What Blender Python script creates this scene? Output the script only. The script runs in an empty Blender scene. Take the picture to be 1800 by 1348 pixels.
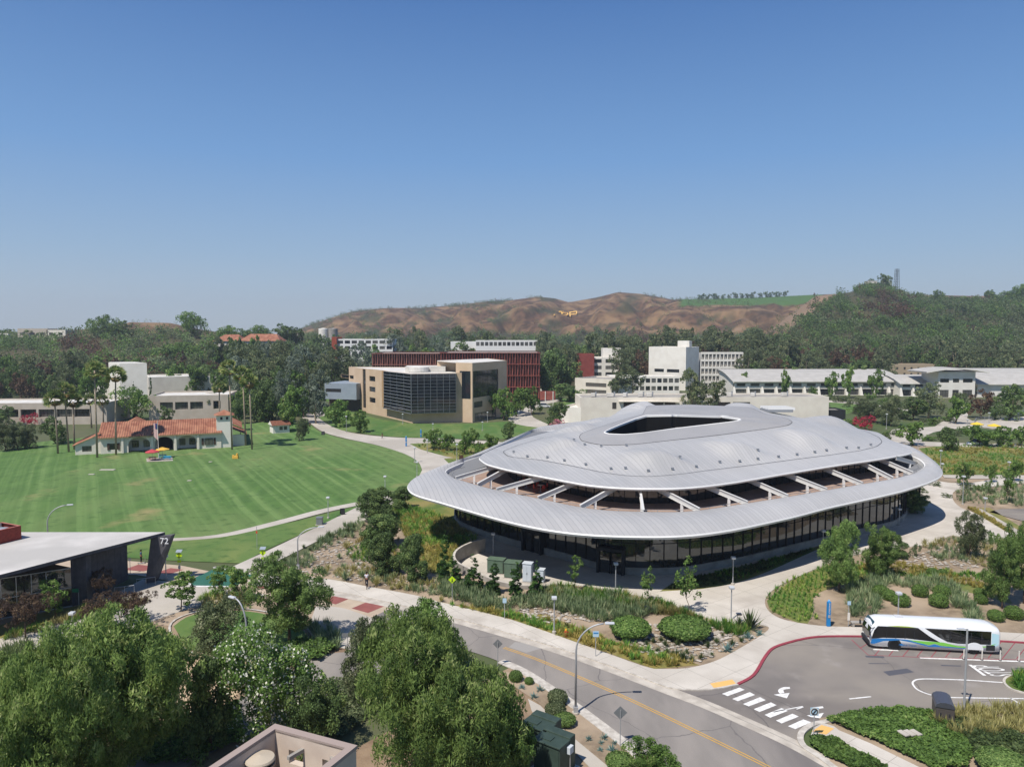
import bpy, bmesh, math, random
import numpy as np
from mathutils import Vector, Matrix, noise as mnoise
from mathutils.geometry import delaunay_2d_cdt
R = math.radians
S = bpy.context.scene
COL = S.collection
# ---------------- camera ----------------
F = 1300.0; CX, CY = 900.0, 674.0; H = 30.0
PITCH = math.atan((674 - 585) / F)
cam_d = bpy.data.cameras.new('camera'); cam = bpy.data.objects.new('camera', cam_d); COL.objects.link(cam)
cam.location = (0, 0, H); cam.rotation_euler = (math.pi / 2 - PITCH, 0, 0)
cam_d.sensor_fit = 'HORIZONTAL'; cam_d.sensor_width = 36; cam_d.lens = 36 * F / 1800
cam_d.clip_start = 0.5; cam_d.clip_end = 20000
S.camera = cam
# ---------------- sky, sun, exposure ----------------
SUN_EL = R(58); SH = Vector((0.62, 0.785, 0)).normalized()      # SH: the way shadows fall
W = bpy.data.worlds.new('World'); S.world = W; W.use_nodes = True
nt = W.node_tree; bg = nt.nodes['Background']
sk = nt.nodes.new('ShaderNodeTexSky'); sk.sky_type = 'NISHITA'; sk.sun_disc = False
sk.sun_elevation = SUN_EL; sk.sun_rotation = math.atan2(-SH.x, -SH.y)
sk.altitude = 0; sk.air_density = 1.25; sk.dust_density = .35; sk.ozone_density = 2.5
tcw = nt.nodes.new('ShaderNodeTexCoord'); sx = nt.nodes.new('ShaderNodeSeparateXYZ'); nt.links.new(tcw.outputs['Generated'], sx.inputs[0])
rp = nt.nodes.new('ShaderNodeValToRGB'); nt.links.new(sx.outputs[2], rp.inputs[0])
def _l(h): return tuple(((v / 255 + .055) / 1.055) ** 2.4 for v in h) + (1,)
for i, (ps, c) in enumerate(((0.0, (178, 194, 210)), (.04, (171, 191, 213)), (.1, (150, 181, 215)), (.22, (114, 160, 215)), (.41, (70, 118, 184)), (.8, (50, 92, 155)))):
    el = rp.color_ramp.elements
    e = el[0] if i == 0 else (el[1] if i == 1 else el.new(ps)); e.position = ps; e.color = _l(c)
mxw = nt.nodes.new('ShaderNodeMix'); mxw.data_type = 'RGBA'; mxw.inputs[0].default_value = .85
scw = nt.nodes.new('ShaderNodeVectorMath'); scw.operation = 'SCALE'; scw.inputs['Scale'].default_value = 9.1; nt.links.new(rp.outputs[0], scw.inputs[0])
nt.links.new(sk.outputs[0], mxw.inputs[6]); nt.links.new(scw.outputs[0], mxw.inputs[7]); nt.links.new(mxw.outputs[2], bg.inputs[0]); bg.inputs[1].default_value = 0.1
sd = bpy.data.lights.new('sun', 'SUN'); sd.energy = 5.0; sd.angle = R(0.53); sd.color = (1, .955, .89)
sun = bpy.data.objects.new('sun', sd); COL.objects.link(sun)
sdir = Vector((SH.x * math.cos(SUN_EL), SH.y * math.cos(SUN_EL), -math.sin(SUN_EL)))
sun.rotation_euler = sdir.to_track_quat('-Z', 'Y').to_euler(); sun.location = (-200, -200, 400)
S.view_settings.view_transform = 'Standard'; S.view_settings.look = 'None'
S.view_settings.exposure = 0.12; S.view_settings.gamma = 1
S.render.engine = 'CYCLES'
S.cycles.max_bounces = 6; S.cycles.diffuse_bounces = 2; S.cycles.glossy_bounces = 2
S.cycles.transmission_bounces = 3; S.cycles.transparent_max_bounces = 6

# ---------------- measuring ----------------
cP, sP = math.cos(PITCH), math.sin(PITCH)
def ray(px, py):
    x = (px - CX) / F; y = -(py - CY) / F
    return x, cP + y * sP, -sP + y * cP
def G(px, py, z=0.0):
    a, b, c = ray(px, py); t = (z - H) / c
    return Vector((a * t, b * t, z))
def AT(px, py, Y):
    a, b, c = ray(px, py); t = Y / b
    return Vector((a * t, Y, H + c * t))
def X(px, Y): return (px - CX) / F * Y / 1.0023
# ---------------- materials ----------------
def lin(c):
    if isinstance(c, str):
        c = [int(c[i:i + 2], 16) / 255 for i in (0, 2, 4)]
        return tuple(v / 12.92 if v <= .04045 else ((v + .055) / 1.055) ** 2.4 for v in c) + (1,)
    return tuple(c) + (1,)
MATS = {}
def mat(name, c, rough=.8, metal=0, c2=None, scale=1., det=5, spec=.3, c3=None, s3=.1, bump=0, bscale=8., stretch=None, emit=None, coat=0):
    """procedural surface: c mixed with c2 by fine noise, and with c3 by broad noise"""
    if name in MATS: return MATS[name]
    m = bpy.data.materials.new(name); m.use_nodes = True; MATS[name] = m
    n = m.node_tree; b = n.nodes['Principled BSDF']
    b.inputs['Roughness'].default_value = rough; b.inputs['Metallic'].default_value = metal
    b.inputs['Specular IOR Level'].default_value = spec
    if coat: b.inputs['Coat Weight'].default_value = coat
    col = lin(c); b.inputs['Base Color'].default_value = col; m.diffuse_color = col
    tc = n.nodes.new('ShaderNodeTexCoord'); src = tc.outputs['Object']
    if stretch:
        mp = n.nodes.new('ShaderNodeMapping'); mp.inputs['Scale'].default_value = stretch[:3]
        if len(stretch) > 3: mp.inputs['Rotation'].default_value = (0, 0, stretch[3])
        n.links.new(src, mp.inputs[0]); src = mp.outputs[0]
    last = None
    def layer(prev, cc, sc, lo, hi, d):
        t = n.nodes.new('ShaderNodeTexNoise'); t.inputs['Scale'].default_value = sc; t.inputs['Detail'].default_value = d
        n.links.new(src, t.inputs['Vector'])
        r = n.nodes.new('ShaderNodeMapRange'); r.inputs[1].default_value = lo; r.inputs[2].default_value = hi
        n.links.new(t.outputs[0], r.inputs[0])
        x = n.nodes.new('ShaderNodeMix'); x.data_type = 'RGBA'
        n.links.new(r.outputs[0], x.inputs[0])
        if prev is None: x.inputs[6].default_value = col
        else: n.links.new(prev, x.inputs[6])
        x.inputs[7].default_value = lin(cc); return x.outputs[2]
    if c2: last = layer(last, c2, scale, .38, .62, det)
    if c3: last = layer(last, c3, s3, .45, .62, 4)
    if last: n.links.new(last, b.inputs['Base Color'])
    if bump:
        t = n.nodes.new('ShaderNodeTexNoise'); t.inputs['Scale'].default_value = bscale; n.links.new(src, t.inputs['Vector'])
        u = n.nodes.new('ShaderNodeBump'); u.inputs['Strength'].default_value = bump; u.inputs['Distance'].default_value = .1
        n.links.new(t.outputs[0], u.inputs['Height']); n.links.new(u.outputs[0], b.inputs['Normal'])
    return m
def add_layer(m, c, sc, lo, hi, det=4, cracks=False, st=None):
    """another broad stain, or thin cracks, over a surface"""
    n = m.node_tree; b = n.nodes['Principled BSDF']; tc = n.nodes.new('ShaderNodeTexCoord'); src = tc.outputs['Object']
    if st:
        mp = n.nodes.new('ShaderNodeMapping'); mp.inputs['Scale'].default_value = st[:3]; mp.inputs['Rotation'].default_value = (0, 0, st[3]); n.links.new(src, mp.inputs[0]); src = mp.outputs[0]
    if cracks:
        t = n.nodes.new('ShaderNodeTexVoronoi'); t.feature = 'DISTANCE_TO_EDGE'
        w = n.nodes.new('ShaderNodeTexNoise'); w.inputs['Scale'].default_value = sc * 4; w.inputs['Detail'].default_value = 4; n.links.new(src, w.inputs['Vector'])
        ad = n.nodes.new('ShaderNodeVectorMath'); ad.operation = 'MULTIPLY_ADD'; ad.inputs[1].default_value = (1.2, 1.2, 0); n.links.new(w.outputs['Color'], ad.inputs[0]); n.links.new(src, ad.inputs[2]); src = ad.outputs[0]
    else: t = n.nodes.new('ShaderNodeTexNoise'); t.inputs['Detail'].default_value = det
    t.inputs['Scale'].default_value = sc; n.links.new(src, t.inputs['Vector'])
    r = n.nodes.new('ShaderNodeMapRange'); r.inputs[1].default_value = lo; r.inputs[2].default_value = hi; n.links.new(t.outputs[0], r.inputs[0])
    x = n.nodes.new('ShaderNodeMix'); x.data_type = 'RGBA'; n.links.new(r.outputs[0], x.inputs[0]); bc = b.inputs['Base Color']
    if bc.links: n.links.new(bc.links[0].from_socket, x.inputs[6])
    else: x.inputs[6].default_value = bc.default_value
    x.inputs[7].default_value = lin(c); n.links.new(x.outputs[2], bc); return m
def stripes(m, dx, dy, spacing, width, c, bump=0.0, mixf=1.0, vary=0):
    """thin parallel seams across a material, in metres along direction (dx,dy)"""
    n = m.node_tree; b = n.nodes['Principled BSDF']
    tc = n.nodes.new('ShaderNodeTexCoord')
    dot = n.nodes.new('ShaderNodeVectorMath'); dot.operation = 'DOT_PRODUCT'
    dot.inputs[1].default_value = (dx / spacing, dy / spacing, 0); n.links.new(tc.outputs['Object'], dot.inputs[0])
    if vary:     # each metal tray has its own slight tone
        fl = n.nodes.new('ShaderNodeMath'); fl.operation = 'FLOOR'; n.links.new(dot.outputs['Value'], fl.inputs[0]); wn = n.nodes.new('ShaderNodeTexWhiteNoise'); wn.noise_dimensions = '1D'; n.links.new(fl.outputs[0], wn.inputs['W'])
        mr = n.nodes.new('ShaderNodeMapRange'); mr.inputs[3].default_value = 1 - vary; mr.inputs[4].default_value = 1 + vary; n.links.new(wn.outputs[0], mr.inputs[0])
        hs = n.nodes.new('ShaderNodeHueSaturation'); n.links.new(mr.outputs[0], hs.inputs['Value']); q = b.inputs['Base Color']
        if q.links: n.links.new(q.links[0].from_socket, hs.inputs['Color'])
        n.links.new(hs.outputs[0], q)
    fr = n.nodes.new('ShaderNodeMath'); fr.operation = 'FRACT'; n.links.new(dot.outputs['Value'], fr.inputs[0])
    lt = n.nodes.new('ShaderNodeMath'); lt.operation = 'LESS_THAN'; lt.inputs[1].default_value = width
    n.links.new(fr.outputs[0], lt.inputs[0])
    if mixf != 1.0:
        mm = n.nodes.new('ShaderNodeMath'); mm.operation = 'MULTIPLY'; mm.inputs[1].default_value = mixf
        n.links.new(lt.outputs[0], mm.inputs[0]); f = mm.outputs[0]
    else: f = lt.outputs[0]
    x = n.nodes.new('ShaderNodeMix'); x.data_type = 'RGBA'; n.links.new(f, x.inputs[0])
    bc = b.inputs['Base Color']
    if bc.links: n.links.new(bc.links[0].from_socket, x.inputs[6])
    else: x.inputs[6].default_value = bc.default_value
    x.inputs[7].default_value = lin(c); n.links.new(x.outputs[2], bc)
    if bump:
        u = n.nodes.new('ShaderNodeBump'); u.inputs['Strength'].default_value = bump; u.inputs['Distance'].default_value = .05
        n.links.new(lt.outputs[0], u.inputs['Height']); n.links.new(u.outputs[0], b.inputs['Normal'])
    return m
# ---------------- meshes ----------------
class MB:
    def __init__(s): s.v = []; s.f = []; s.m = []; s.mats = []; s.smooth = False
    def mi(s, m):
        if m not in s.mats: s.mats.append(m)
        return s.mats.index(m)
    def add(s, vs, fs, m):
        o = len(s.v); s.v += [tuple(v) for v in vs]; k = s.mi(m)
        for f in fs: s.f.append(tuple(o + i for i in f)); s.m.append(k)
        return s
    def box(s, c, d, m, rz=0, rx=0, ry=0):
        M = Matrix.Translation(c) @ Matrix.Rotation(rz, 4, 'Z') @ Matrix.Rotation(ry, 4, 'Y') @ Matrix.Rotation(rx, 4, 'X')
        vs = [M @ Vector((x * d[0] / 2, y * d[1] / 2, z * d[2] / 2)) for x in (-1, 1) for y in (-1, 1) for z in (-1, 1)]
        return s.add(vs, [(0, 1, 3, 2), (4, 6, 7, 5), (0, 4, 5, 1), (2, 3, 7, 6), (0, 2, 6, 4), (1, 5, 7, 3)], m)
    def rbox(s, c, d, m, rz=0, b=.06):
        """box with chamfered edges"""
        bm = bmesh.new(); bmesh.ops.create_cube(bm, size=1)
        for v in bm.verts: v.co = Vector((v.co.x * d[0], v.co.y * d[1], v.co.z * d[2]))
        bmesh.ops.bevel(bm, geom=bm.edges[:], offset=b, segments=2, affect='EDGES', profile=.5)
        M = Matrix.Translation(c) @ Matrix.Rotation(rz, 4, 'Z'); bm.verts.index_update()
        s.add([M @ v.co for v in bm.verts], [[v.index for v in f.verts] for f in bm.faces], m); bm.free(); return s
    def poly(s, pts, m, z=None):
        pts = [Vector(p).to_3d() if len(p) == 2 else Vector(p) for p in pts]
        if z is not None: pts = [Vector((p.x, p.y, z)) for p in pts]
        a = sum(pts[i].x * pts[(i + 1) % len(pts)].y - pts[(i + 1) % len(pts)].x * pts[i].y for i in range(len(pts)))
        if a < 0: pts = pts[::-1]
        zz = pts[0].z; q = []
        for p in pts:
            if not q or (q[-1] - p.to_2d()).length > .004: q.append(p.to_2d())
        if (q[0] - q[-1]).length < .004: q.pop()
        n = len(q); vo, _, fo, _, _, _ = delaunay_2d_cdt(q, [(i, (i + 1) % n) for i in range(n)], [], 1, 1e-4)
        return s.add([(v.x, v.y, zz) for v in vo], fo, m)
    def prism(s, pts, z0, z1, m, mside=None, bottom=False):
        pts = [Vector((p[0], p[1], 0)) for p in pts]
        a = sum(pts[i].x * pts[(i + 1) % len(pts)].y - pts[(i + 1) % len(pts)].x * pts[i].y for i in range(len(pts)))
        if a < 0: pts = pts[::-1]
        s.poly(pts, m, z1)
        n = len(pts); vs = [Vector((p.x, p.y, z0)) for p in pts] + [Vector((p.x, p.y, z1)) for p in pts]
        s.add(vs, [(i, (i + 1) % n, n + (i + 1) % n, n + i) for i in range(n)], mside or m)
        if bottom: s.poly(pts, m, z0)
        return s
    def tube(s, pts, rad, m, n=8, cap=True):
        pts = [Vector(p) for p in pts]
        if not hasattr(rad, '__len__'): rad = [rad] * len(pts)
        vs = []; prev = None
        for i, p in enumerate(pts):
            t = (pts[min(i + 1, len(pts) - 1)] - pts[max(i - 1, 0)]).normalized()
            if prev is None:
                a = Vector((0, 0, 1)) if abs(t.z) < .9 else Vector((1, 0, 0)); u = t.cross(a).normalized()
            else: u = (prev - t * prev.dot(t)).normalized()
            prev = u; w = t.cross(u)
            for k in range(n):
                q = 2 * math.pi * k / n; vs.append(p + (u * math.cos(q) + w * math.sin(q)) * rad[i])
        fs = [(i * n + k, i * n + (k + 1) % n, (i + 1) * n + (k + 1) % n, (i + 1) * n + k) for i in range(len(pts) - 1) for k in range(n)]
        if cap: fs += [tuple(range(n))[::-1], tuple((len(pts) - 1) * n + k for k in range(n))]
        return s.add(vs, fs, m)
    def lathe(s, prof, m, c=(0, 0, 0), n=20):
        vs = []; c = Vector(c)
        for r, z in prof:
            for k in range(n): q = 2 * math.pi * k / n; vs.append(c + Vector((r * math.cos(q), r * math.sin(q), z)))
        fs = [(i * n + k, i * n + (k + 1) % n, (i + 1) * n + (k + 1) % n, (i + 1) * n + k) for i in range(len(prof) - 1) for k in range(n)]
        return s.add(vs, fs, m)
    def ball(s, c, r, m, n=10, k=7, sq=1.0):
        return s.lathe([(r * math.sin(math.pi * i / k) + 1e-4, -r * sq * math.cos(math.pi * i / k)) for i in range(k + 1)], m, c, n)
    def strip(s, A, B, m, closed=False, flip=False):
        n = len(A); vs = list(A) + list(B); k = n if closed else n - 1
        fs = [(i, (i + 1) % n, n + (i + 1) % n, n + i) for i in range(k)]
        if flip: fs = [f[::-1] for f in fs]
        return s.add(vs, fs, m)
    def mesh(s, name, smooth=None):
        me = bpy.data.meshes.new(name); me.from_pydata(s.v, [], s.f)
        for m in s.mats: me.materials.append(m)
        me.polygons.foreach_set('material_index', s.m)
        if smooth or (smooth is None and s.smooth): me.shade_smooth()
        me.update(); return me
    def build(s, name, parent=None, smooth=None, **kw):
        o = bpy.data.objects.new(name, s.mesh(name, smooth)); COL.objects.link(o)
        if parent: o.parent = parent
        for k, v in kw.items(): o[k] = v
        return o
def tag(o, label, cat, group=None):
    o['label'] = label; o['category'] = cat
    if group: o['group'] = group
    return o
def empty(name, label, cat, loc=(0, 0, 0), rz=0, group=None):
    o = bpy.data.objects.new(name, None); COL.objects.link(o); o.location = loc; o.rotation_euler = (0, 0, rz)
    o.empty_display_size = .3
    return tag(o, label, cat, group)
def link(name, me, parent=None, loc=(0, 0, 0), rz=0, sc=(1, 1, 1), rx=0, ry=0):
    o = bpy.data.objects.new(name, me); COL.objects.link(o); o.location = loc; o.rotation_euler = (rx, ry, rz); o.scale = sc
    if parent: o.parent = parent
    return o
def copy_tree(o, parent=None):
    c = o.copy(); COL.objects.link(c); c.parent = parent
    for ch in o.children: copy_tree(ch, c)
    return c
def struct(o): o['kind'] = 'structure'; return o
def stuff(o, label, cat): o['kind'] = 'stuff'; o['label'] = label; o['category'] = cat; return o
def sheet(name, pts, m, z, kind='structure', thick=0, side=None):
    b = MB(); w = [G(*p) if len(p) == 2 else Vector(p) for p in pts]
    if thick: b.prism([(p.x, p.y) for p in w], z - thick, z, m, side)
    else: b.poly(w, m, z)
    o = b.build(name)
    if kind: o['kind'] = kind
    return o
def smooth_line(pts, n=6, closed=False):
    """Catmull-Rom through pts (tuples of any length)"""
    P = [np.array(p, float) for p in pts]; out = []; L = len(P)
    rng = range(L) if closed else range(L - 1)
    for i in rng:
        p0 = P[(i - 1) % L] if closed or i > 0 else P[0]; p1 = P[i]; p2 = P[(i + 1) % L]
        p3 = P[(i + 2) % L] if closed or i + 2 < L else P[-1]
        for k in range(n):
            t = k / n
            out.append(tuple(.5 * (2 * p1 + (p2 - p0) * t + (2 * p0 - 5 * p1 + 4 * p2 - p3) * t * t + (3 * p1 - p0 - 3 * p2 + p3) * t ** 3)))
    if not closed: out.append(tuple(P[-1]))
    return out
def offset_line(L, d):
    """offset a world polyline to its left by d"""
    out = []
    for i, p in enumerate(L):
        t = (L[min(i + 1, len(L) - 1)] - L[max(i - 1, 0)]); t.z = 0; t.normalize()
        out.append(p + Vector((-t.y, t.x, 0)) * d)
    return out
rnd = random.Random(7)
# ---------------- colours ----------------
M_conc = mat('pale_concrete', 'c8c0b4', .9, c2='bdb5a9', scale=.35, c3='b4aca0', s3=.08)
stripes(M_conc, .8, .6, 3.0, .012, '8f887d'); stripes(M_conc, -.6, .8, 3.0, .012, '8f887d')
M_conc2 = mat('path_concrete', 'bcb4a8', .9, c2='b0a89c', scale=.3, c3='a8a094', s3=.05)
M_kerb = mat('kerb_concrete', 'c4bdb2', .9, c2='aaa297', scale=2)
M_gutter = mat('gutter_concrete', 'bfb6a9', .9, c2='a79e92', scale=.8)
M_asph = mat('asphalt', '8b847d', .92, c2='7f7973', scale=.5, c3='978f86', s3=.09, bump=.1, bscale=20, stretch=(1, .35, 1, -.75))
M_asph2 = mat('asphalt_loop', '7e7771', .92, c2='736d68', scale=.35, c3='8a8278', s3=.08, bump=.1, bscale=20)
add_layer(M_asph, '6d6764', .12, .52, .7, 5, st=(1, .25, 1, -.72)); add_layer(M_asph, '6b6663', .11, .005, .001, cracks=True); add_layer(M_asph2, '645e5b', .1, .54, .72, 5, st=(.3, 1, 1, 0)); add_layer(M_asph2, '9a938c', .25, .6, .78, 6); add_layer(M_asph2, '635e5b', .1, .005, .001, cracks=True)
add_layer(M_conc, 'a89f93', .18, .52, .72, 7); add_layer(M_conc2, '9f968a', .12, .52, .72, 7)
M_patch = mat('asphalt_patch', '54545a', .9)
M_patch2 = mat('pale_asphalt_patch', '97928c', .9)
M_white = mat('road_paint', 'e6e4e0', .7, c2='cfccc6', scale=3)
M_yellow = mat('yellow_paint', 'd3a040', .7, c2='c49a4a', scale=3)
M_red = mat('red_paint', '97424c', .7, c2='8a3c46', scale=2)
M_redpave = mat('red_paving', '8f5750', .85, c2='854f49', scale=.8)
M_beigepave = mat('beige_paving', 'b6a48f', .9, c2='ab9984', scale=.5)
M_greenpave = mat('green_paint', '2f5f50', .8, c2='356455', scale=.5)
M_tact = mat('tactile_yellow', 'dcae68', .8)
M_soil = mat('mulch', '8d7760', .95, c2='7a6450', scale=.9, c3='96826a', s3=.12, bump=.4, bscale=6)
M_mulch2 = mat('grey_mulch', '94836d', .95, c2='7d6d5a', scale=1.2, c3='a5927c', s3=.15, bump=.4, bscale=7)
M_gravel = mat('gravel', 'a39a8d', .95, c2='857d74', scale=3, bump=.5, bscale=9)
M_lawn = mat('lawn', '486530', .95, c2='527036', scale=.4, c3='637643', s3=.045, stretch=(1, .3, 1, .5))
def lawn_bands(m):
    n = m.node_tree; b = n.nodes['Principled BSDF']; bc = b.inputs['Base Color']; src0 = bc.links[0].from_socket
    tc = n.nodes.new('ShaderNodeTexCoord')
    # mowing passes: parallel strips of uneven width
    d = n.nodes.new('ShaderNodeVectorMath'); d.operation = 'DOT_PRODUCT'; d.inputs[1].default_value = (.86, .5, 0)
    n.links.new(tc.outputs['Object'], d.inputs[0])
    wn = n.nodes.new('ShaderNodeTexNoise'); wn.noise_dimensions = '1D'; wn.inputs['Scale'].default_value = .55; wn.inputs['Detail'].default_value = 6
    wb = n.nodes.new('ShaderNodeTexNoise'); wb.inputs['Scale'].default_value = .02; n.links.new(tc.outputs['Object'], wb.inputs['Vector'])
    wm = n.nodes.new('ShaderNodeMath'); wm.operation = 'MULTIPLY_ADD'; wm.inputs[1].default_value = 3; n.links.new(wb.outputs[0], wm.inputs[0]); n.links.new(d.outputs['Value'], wm.inputs[2])
    n.links.new(wm.outputs[0], wn.inputs['W'])
    s = n.nodes.new('ShaderNodeMapRange'); s.inputs[1].default_value = .42; s.inputs[2].default_value = .68; n.links.new(wn.outputs[0], s.inputs[0])
    nz = n.nodes.new('ShaderNodeTexNoise'); nz.inputs['Scale'].default_value = .09; nz.inputs['Detail'].default_value = 5; n.links.new(tc.outputs['Object'], nz.inputs['Vector'])
    ad = n.nodes.new('ShaderNodeMath'); ad.operation = 'MULTIPLY'; n.links.new(s.outputs[0], ad.inputs[0]); n.links.new(nz.outputs[0], ad.inputs[1])
    mr = n.nodes.new('ShaderNodeMapRange'); mr.inputs[1].default_value = .02; mr.inputs[2].default_value = .6; n.links.new(ad.outputs[0], mr.inputs[0])
    x = n.nodes.new('ShaderNodeMix'); x.data_type = 'RGBA'; n.links.new(mr.outputs[0], x.inputs[0]); n.links.new(src0, x.inputs[6]); x.inputs[7].default_value = lin('688148')
    n.links.new(x.outputs[2], bc)
lawn_bands(M_lawn); add_layer(M_lawn, '8a8256', .07, .62, .74, 8); add_layer(M_lawn, '3f5a2a', .5, .55, .75, 6)
M_lawn2 = mat('smooth_lawn', '48652f', .95, c2='506f35', scale=.3, c3='5f743d', s3=.06)
add_layer(M_lawn2, '6c7a42', .22, .45, .7, 8, st=(1, .3, 1, .5)); add_layer(M_lawn2, '3e5a28', .6, .52, .75, 6)
M_ggreen = mat('groundcover_green', '52642f', .95, c2='667238', scale=.5, c3='857a48', s3=.12, bump=.5, bscale=3)
M_gyellow = mat('groundcover_yellow', '8a7a44', .95, c2='6c6f38', scale=.6, c3='8c7a50', s3=.15, bump=.5, bscale=3)
M_seam = mat('roof_metal', 'b1aeaa', .45, .1, c2='aaa8a5', scale=.15, c3='b8b5b1', s3=.04)
M_fascia = mat('white_metal', 'dedcd8', .5)
M_glass = mat('dark_glass', '55585a', .03, .72, spec=.9)
M_glass2 = mat('window_glass', '262b30', .08, 0, spec=.8)
def _blinds(m):      # some panes have pale blinds drawn behind them
    n = m.node_tree; b = n.nodes['Principled BSDF']; oi = n.nodes.new('ShaderNodeObjectInfo'); cr = n.nodes.new('ShaderNodeValToRGB'); e = cr.color_ramp.elements
    e[0].color = lin('1c2024'); e[0].position = .35; e[1].color = lin('6a6862'); e[1].position = .95; n.links.new(oi.outputs['Random'], cr.inputs[0]); n.links.new(cr.outputs[0], b.inputs['Base Color'])
_blinds(M_glass2)
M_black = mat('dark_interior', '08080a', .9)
M_mull = mat('dark_mullion', '15161a', .5)
M_concw = mat('wall_concrete', '9f9a92', .9, c2='918c84', scale=1.2, c3='86817a', s3=.4)
M_ter = mat('terrace_paving', 'a18a7b', .9, c2='947d6f', scale=.5)
M_white_wall = mat('white_wall', 'd9d3c9', .85, c2='d0cabf', scale=.5)
M_steel = mat('galvanised_steel', 'b3b5b7', .45, .5)
M_dark = mat('dark_paint', '2c2d30', .6)
# ---------------- terrain ----------------
def interp(tab, x):
    xs = [t[0] for t in tab]; return np.interp(x, xs, [t[1] for t in tab])
def crest_z(py, Y): return AT(900, py, Y).z
RIDGES = [  # (crest profile in view direction px -> horizon row), distance of foot, crest, back
    ([(-900, 612), (-300, 600), (0, 598), (110, 594), (200, 586), (300, 588), (420, 600), (520, 612), (640, 640)], 400, 560, 900, 1.0),
    ([(-900, 600), (0, 590), (190, 575), (230, 566), (300, 567), (350, 578), (430, 590), (560, 600), (620, 640)], 560, 760, 1100, 1.0),
    ([(300, 640), (480, 600), (545, 571), (570, 563), (620, 547), (680, 541), (740, 541), (800, 536), (860, 529), (900, 527), (945, 521), (975, 524), (1000, 531), (1050, 522), (1085, 513), (1125, 516), (1180, 526), (1260, 545), (1400, 580), (1500, 640)], 800, 1500, 2600, 1.15),
    ([(1000, 640), (1120, 560), (1185, 526), (1250, 525), (1330, 523), (1425, 518), (1520, 515), (1700, 520), (2100, 520), (2700, 540)], 900, 1350, 2600, .8),
    ([(1200, 650), (1300, 602), (1350, 582), (1390, 550), (1430, 520), (1470, 516), (1510, 510), (1545, 505), (1580, 518), (1620, 528), (1700, 533), (1740, 531), (1800, 526), (2000, 505), (2700, 520)], 470, 900, 1500, .9),
]
def wedge(px, py): return px < 1388 + (575 - py) * 1.3 and 510 < py < 580 and px > 1300
def terrain_z(px, Y):
    """height of the land in direction px (photo column) at depth Y"""
    x = (px - 900) / F * Y
    z = 0.0
    for prof, y0, y1, y2, pw in RIDGES:
        cz = max(0.0, crest_z(interp(prof, px), y1))
        if Y <= y0: k = 0
        elif Y < y1:
            t = (Y - y0) / (y1 - y0); k = t ** pw * (1.25 - .25 * t)
            k += .16 * mnoise.noise(Vector((x / 70, Y / 110, 3))) * min(1, 4 * t * (1 - t)) * 1.6
            k += .11 * mnoise.noise(Vector((x / 24, Y / 70, 9))) * min(1, 4 * t * (1 - t)) * 1.6
            k = min(k, t ** .5 + .0)
            # never above the crest's own sight line
            k = min(k, (H + (cz - H) * Y / y1) / cz - .004 if cz > 1 else k)
        elif Y < y2: t = (Y - y1) / (y2 - y1); k = 1 - .7 * t * t * (3 - 2 * t)
        else: k = .3
        if cz * k > z: z = cz * k
    return z
def build_land():
    pxs = np.concatenate([np.arange(-900, -50, 40), np.arange(-50, 1900, 8), np.arange(1900, 2800, 40)])
    ys = np.concatenate([[380], np.arange(400, 1000, 12), np.arange(1000, 1700, 13), [1900, 2200, 2600]])
    v = []; 
    for Y in ys:
        for px in pxs: v.append(((px - 900) / F * Y, Y, terrain_z(px, Y) - .3 - (0.7 if Y < 390 else 0)))
    n = len(pxs); f = [(j * n + i, j * n + i + 1, (j + 1) * n + i + 1, (j + 1) * n + i) for j in range(len(ys) - 1) for i in range(n - 1)]
    me = bpy.data.meshes.new('hills'); me.from_pydata(v, [], f); me.shade_smooth()
    # the land's own cover: dry grass, scrub, a watered green, bare brown; one value per region
    m = mat('hill_ground', '634a36', .95, c2='423325', scale=.11, det=12, c3='83694c', s3=.03)
    n_ = m.node_tree; b = n_.nodes['Principled BSDF']; bc = b.inputs['Base Color']
    at = n_.nodes.new('ShaderNodeAttribute'); at.attribute_name = 'cover'
    sep = n_.nodes.new('ShaderNodeSeparateColor'); n_.links.new(at.outputs['Color'], sep.inputs[0])
    src = bc.links[0].from_socket
    for ch, c in ((0, '3c3f2a'), (1, '47632f'), (2, '86705a')):
        x = n_.nodes.new('ShaderNodeMix'); x.data_type = 'RGBA'; n_.links.new(sep.outputs[ch], x.inputs[0])
        n_.links.new(src, x.inputs[6]); x.inputs[7].default_value = lin(c); src = x.outputs[2]
    n_.links.new(src, bc)
    me.materials.append(m)
    ca = me.color_attributes.new('cover', 'FLOAT_COLOR', 'POINT')
    cols = []
    for Y in ys:
        for px in pxs:
            z = terrain_z(px, Y); py = 585 - (z - H) / Y * F
            scrub = .8 if Y < 700 else .12
            if px > 1440 and Y < 1000: scrub = .9
            nz = mnoise.noise(Vector((px / 45, py / 12, 1))) + .35 * mnoise.noise(Vector((px / 12, py / 4, 7)))
            if Y > 800 and px < 1300: scrub = max(0, min(.85, (nz - .12) * 2.2)) + (.55 if py > 585 else 0)
            green = 1.0 if (Y > 1200 and 1190 < px < 1440 and py < 537 + (1400 - px) * .006 and px > 1160 + (537 - py) * -1) else 0
            bare = 0
            if wedge(px + nz * 14, py) and 480 < Y < 1000: bare = .9; scrub = .05
            cols += [min(1, scrub), green, bare, 1]
    ca.data.foreach_set('color', cols)
    o = bpy.data.objects.new('hills', me); COL.objects.link(o); struct(o)
build_land()
g = MB(); g.poly([(-3500, -60, 0), (3500, -60, 0), (3500, 4000, 0), (-3500, 4000, 0)], mat('campus_ground', '4f5638', .95, c2='5d5d42', scale=.05, c3='46582f', s3=.02), -.06)
struct(g.build('ground'))
# ---------------- the ground in front: beds, lawns, roads, paths ----------------
def S_(pts, n=5): return smooth_line(pts, n)
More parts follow.
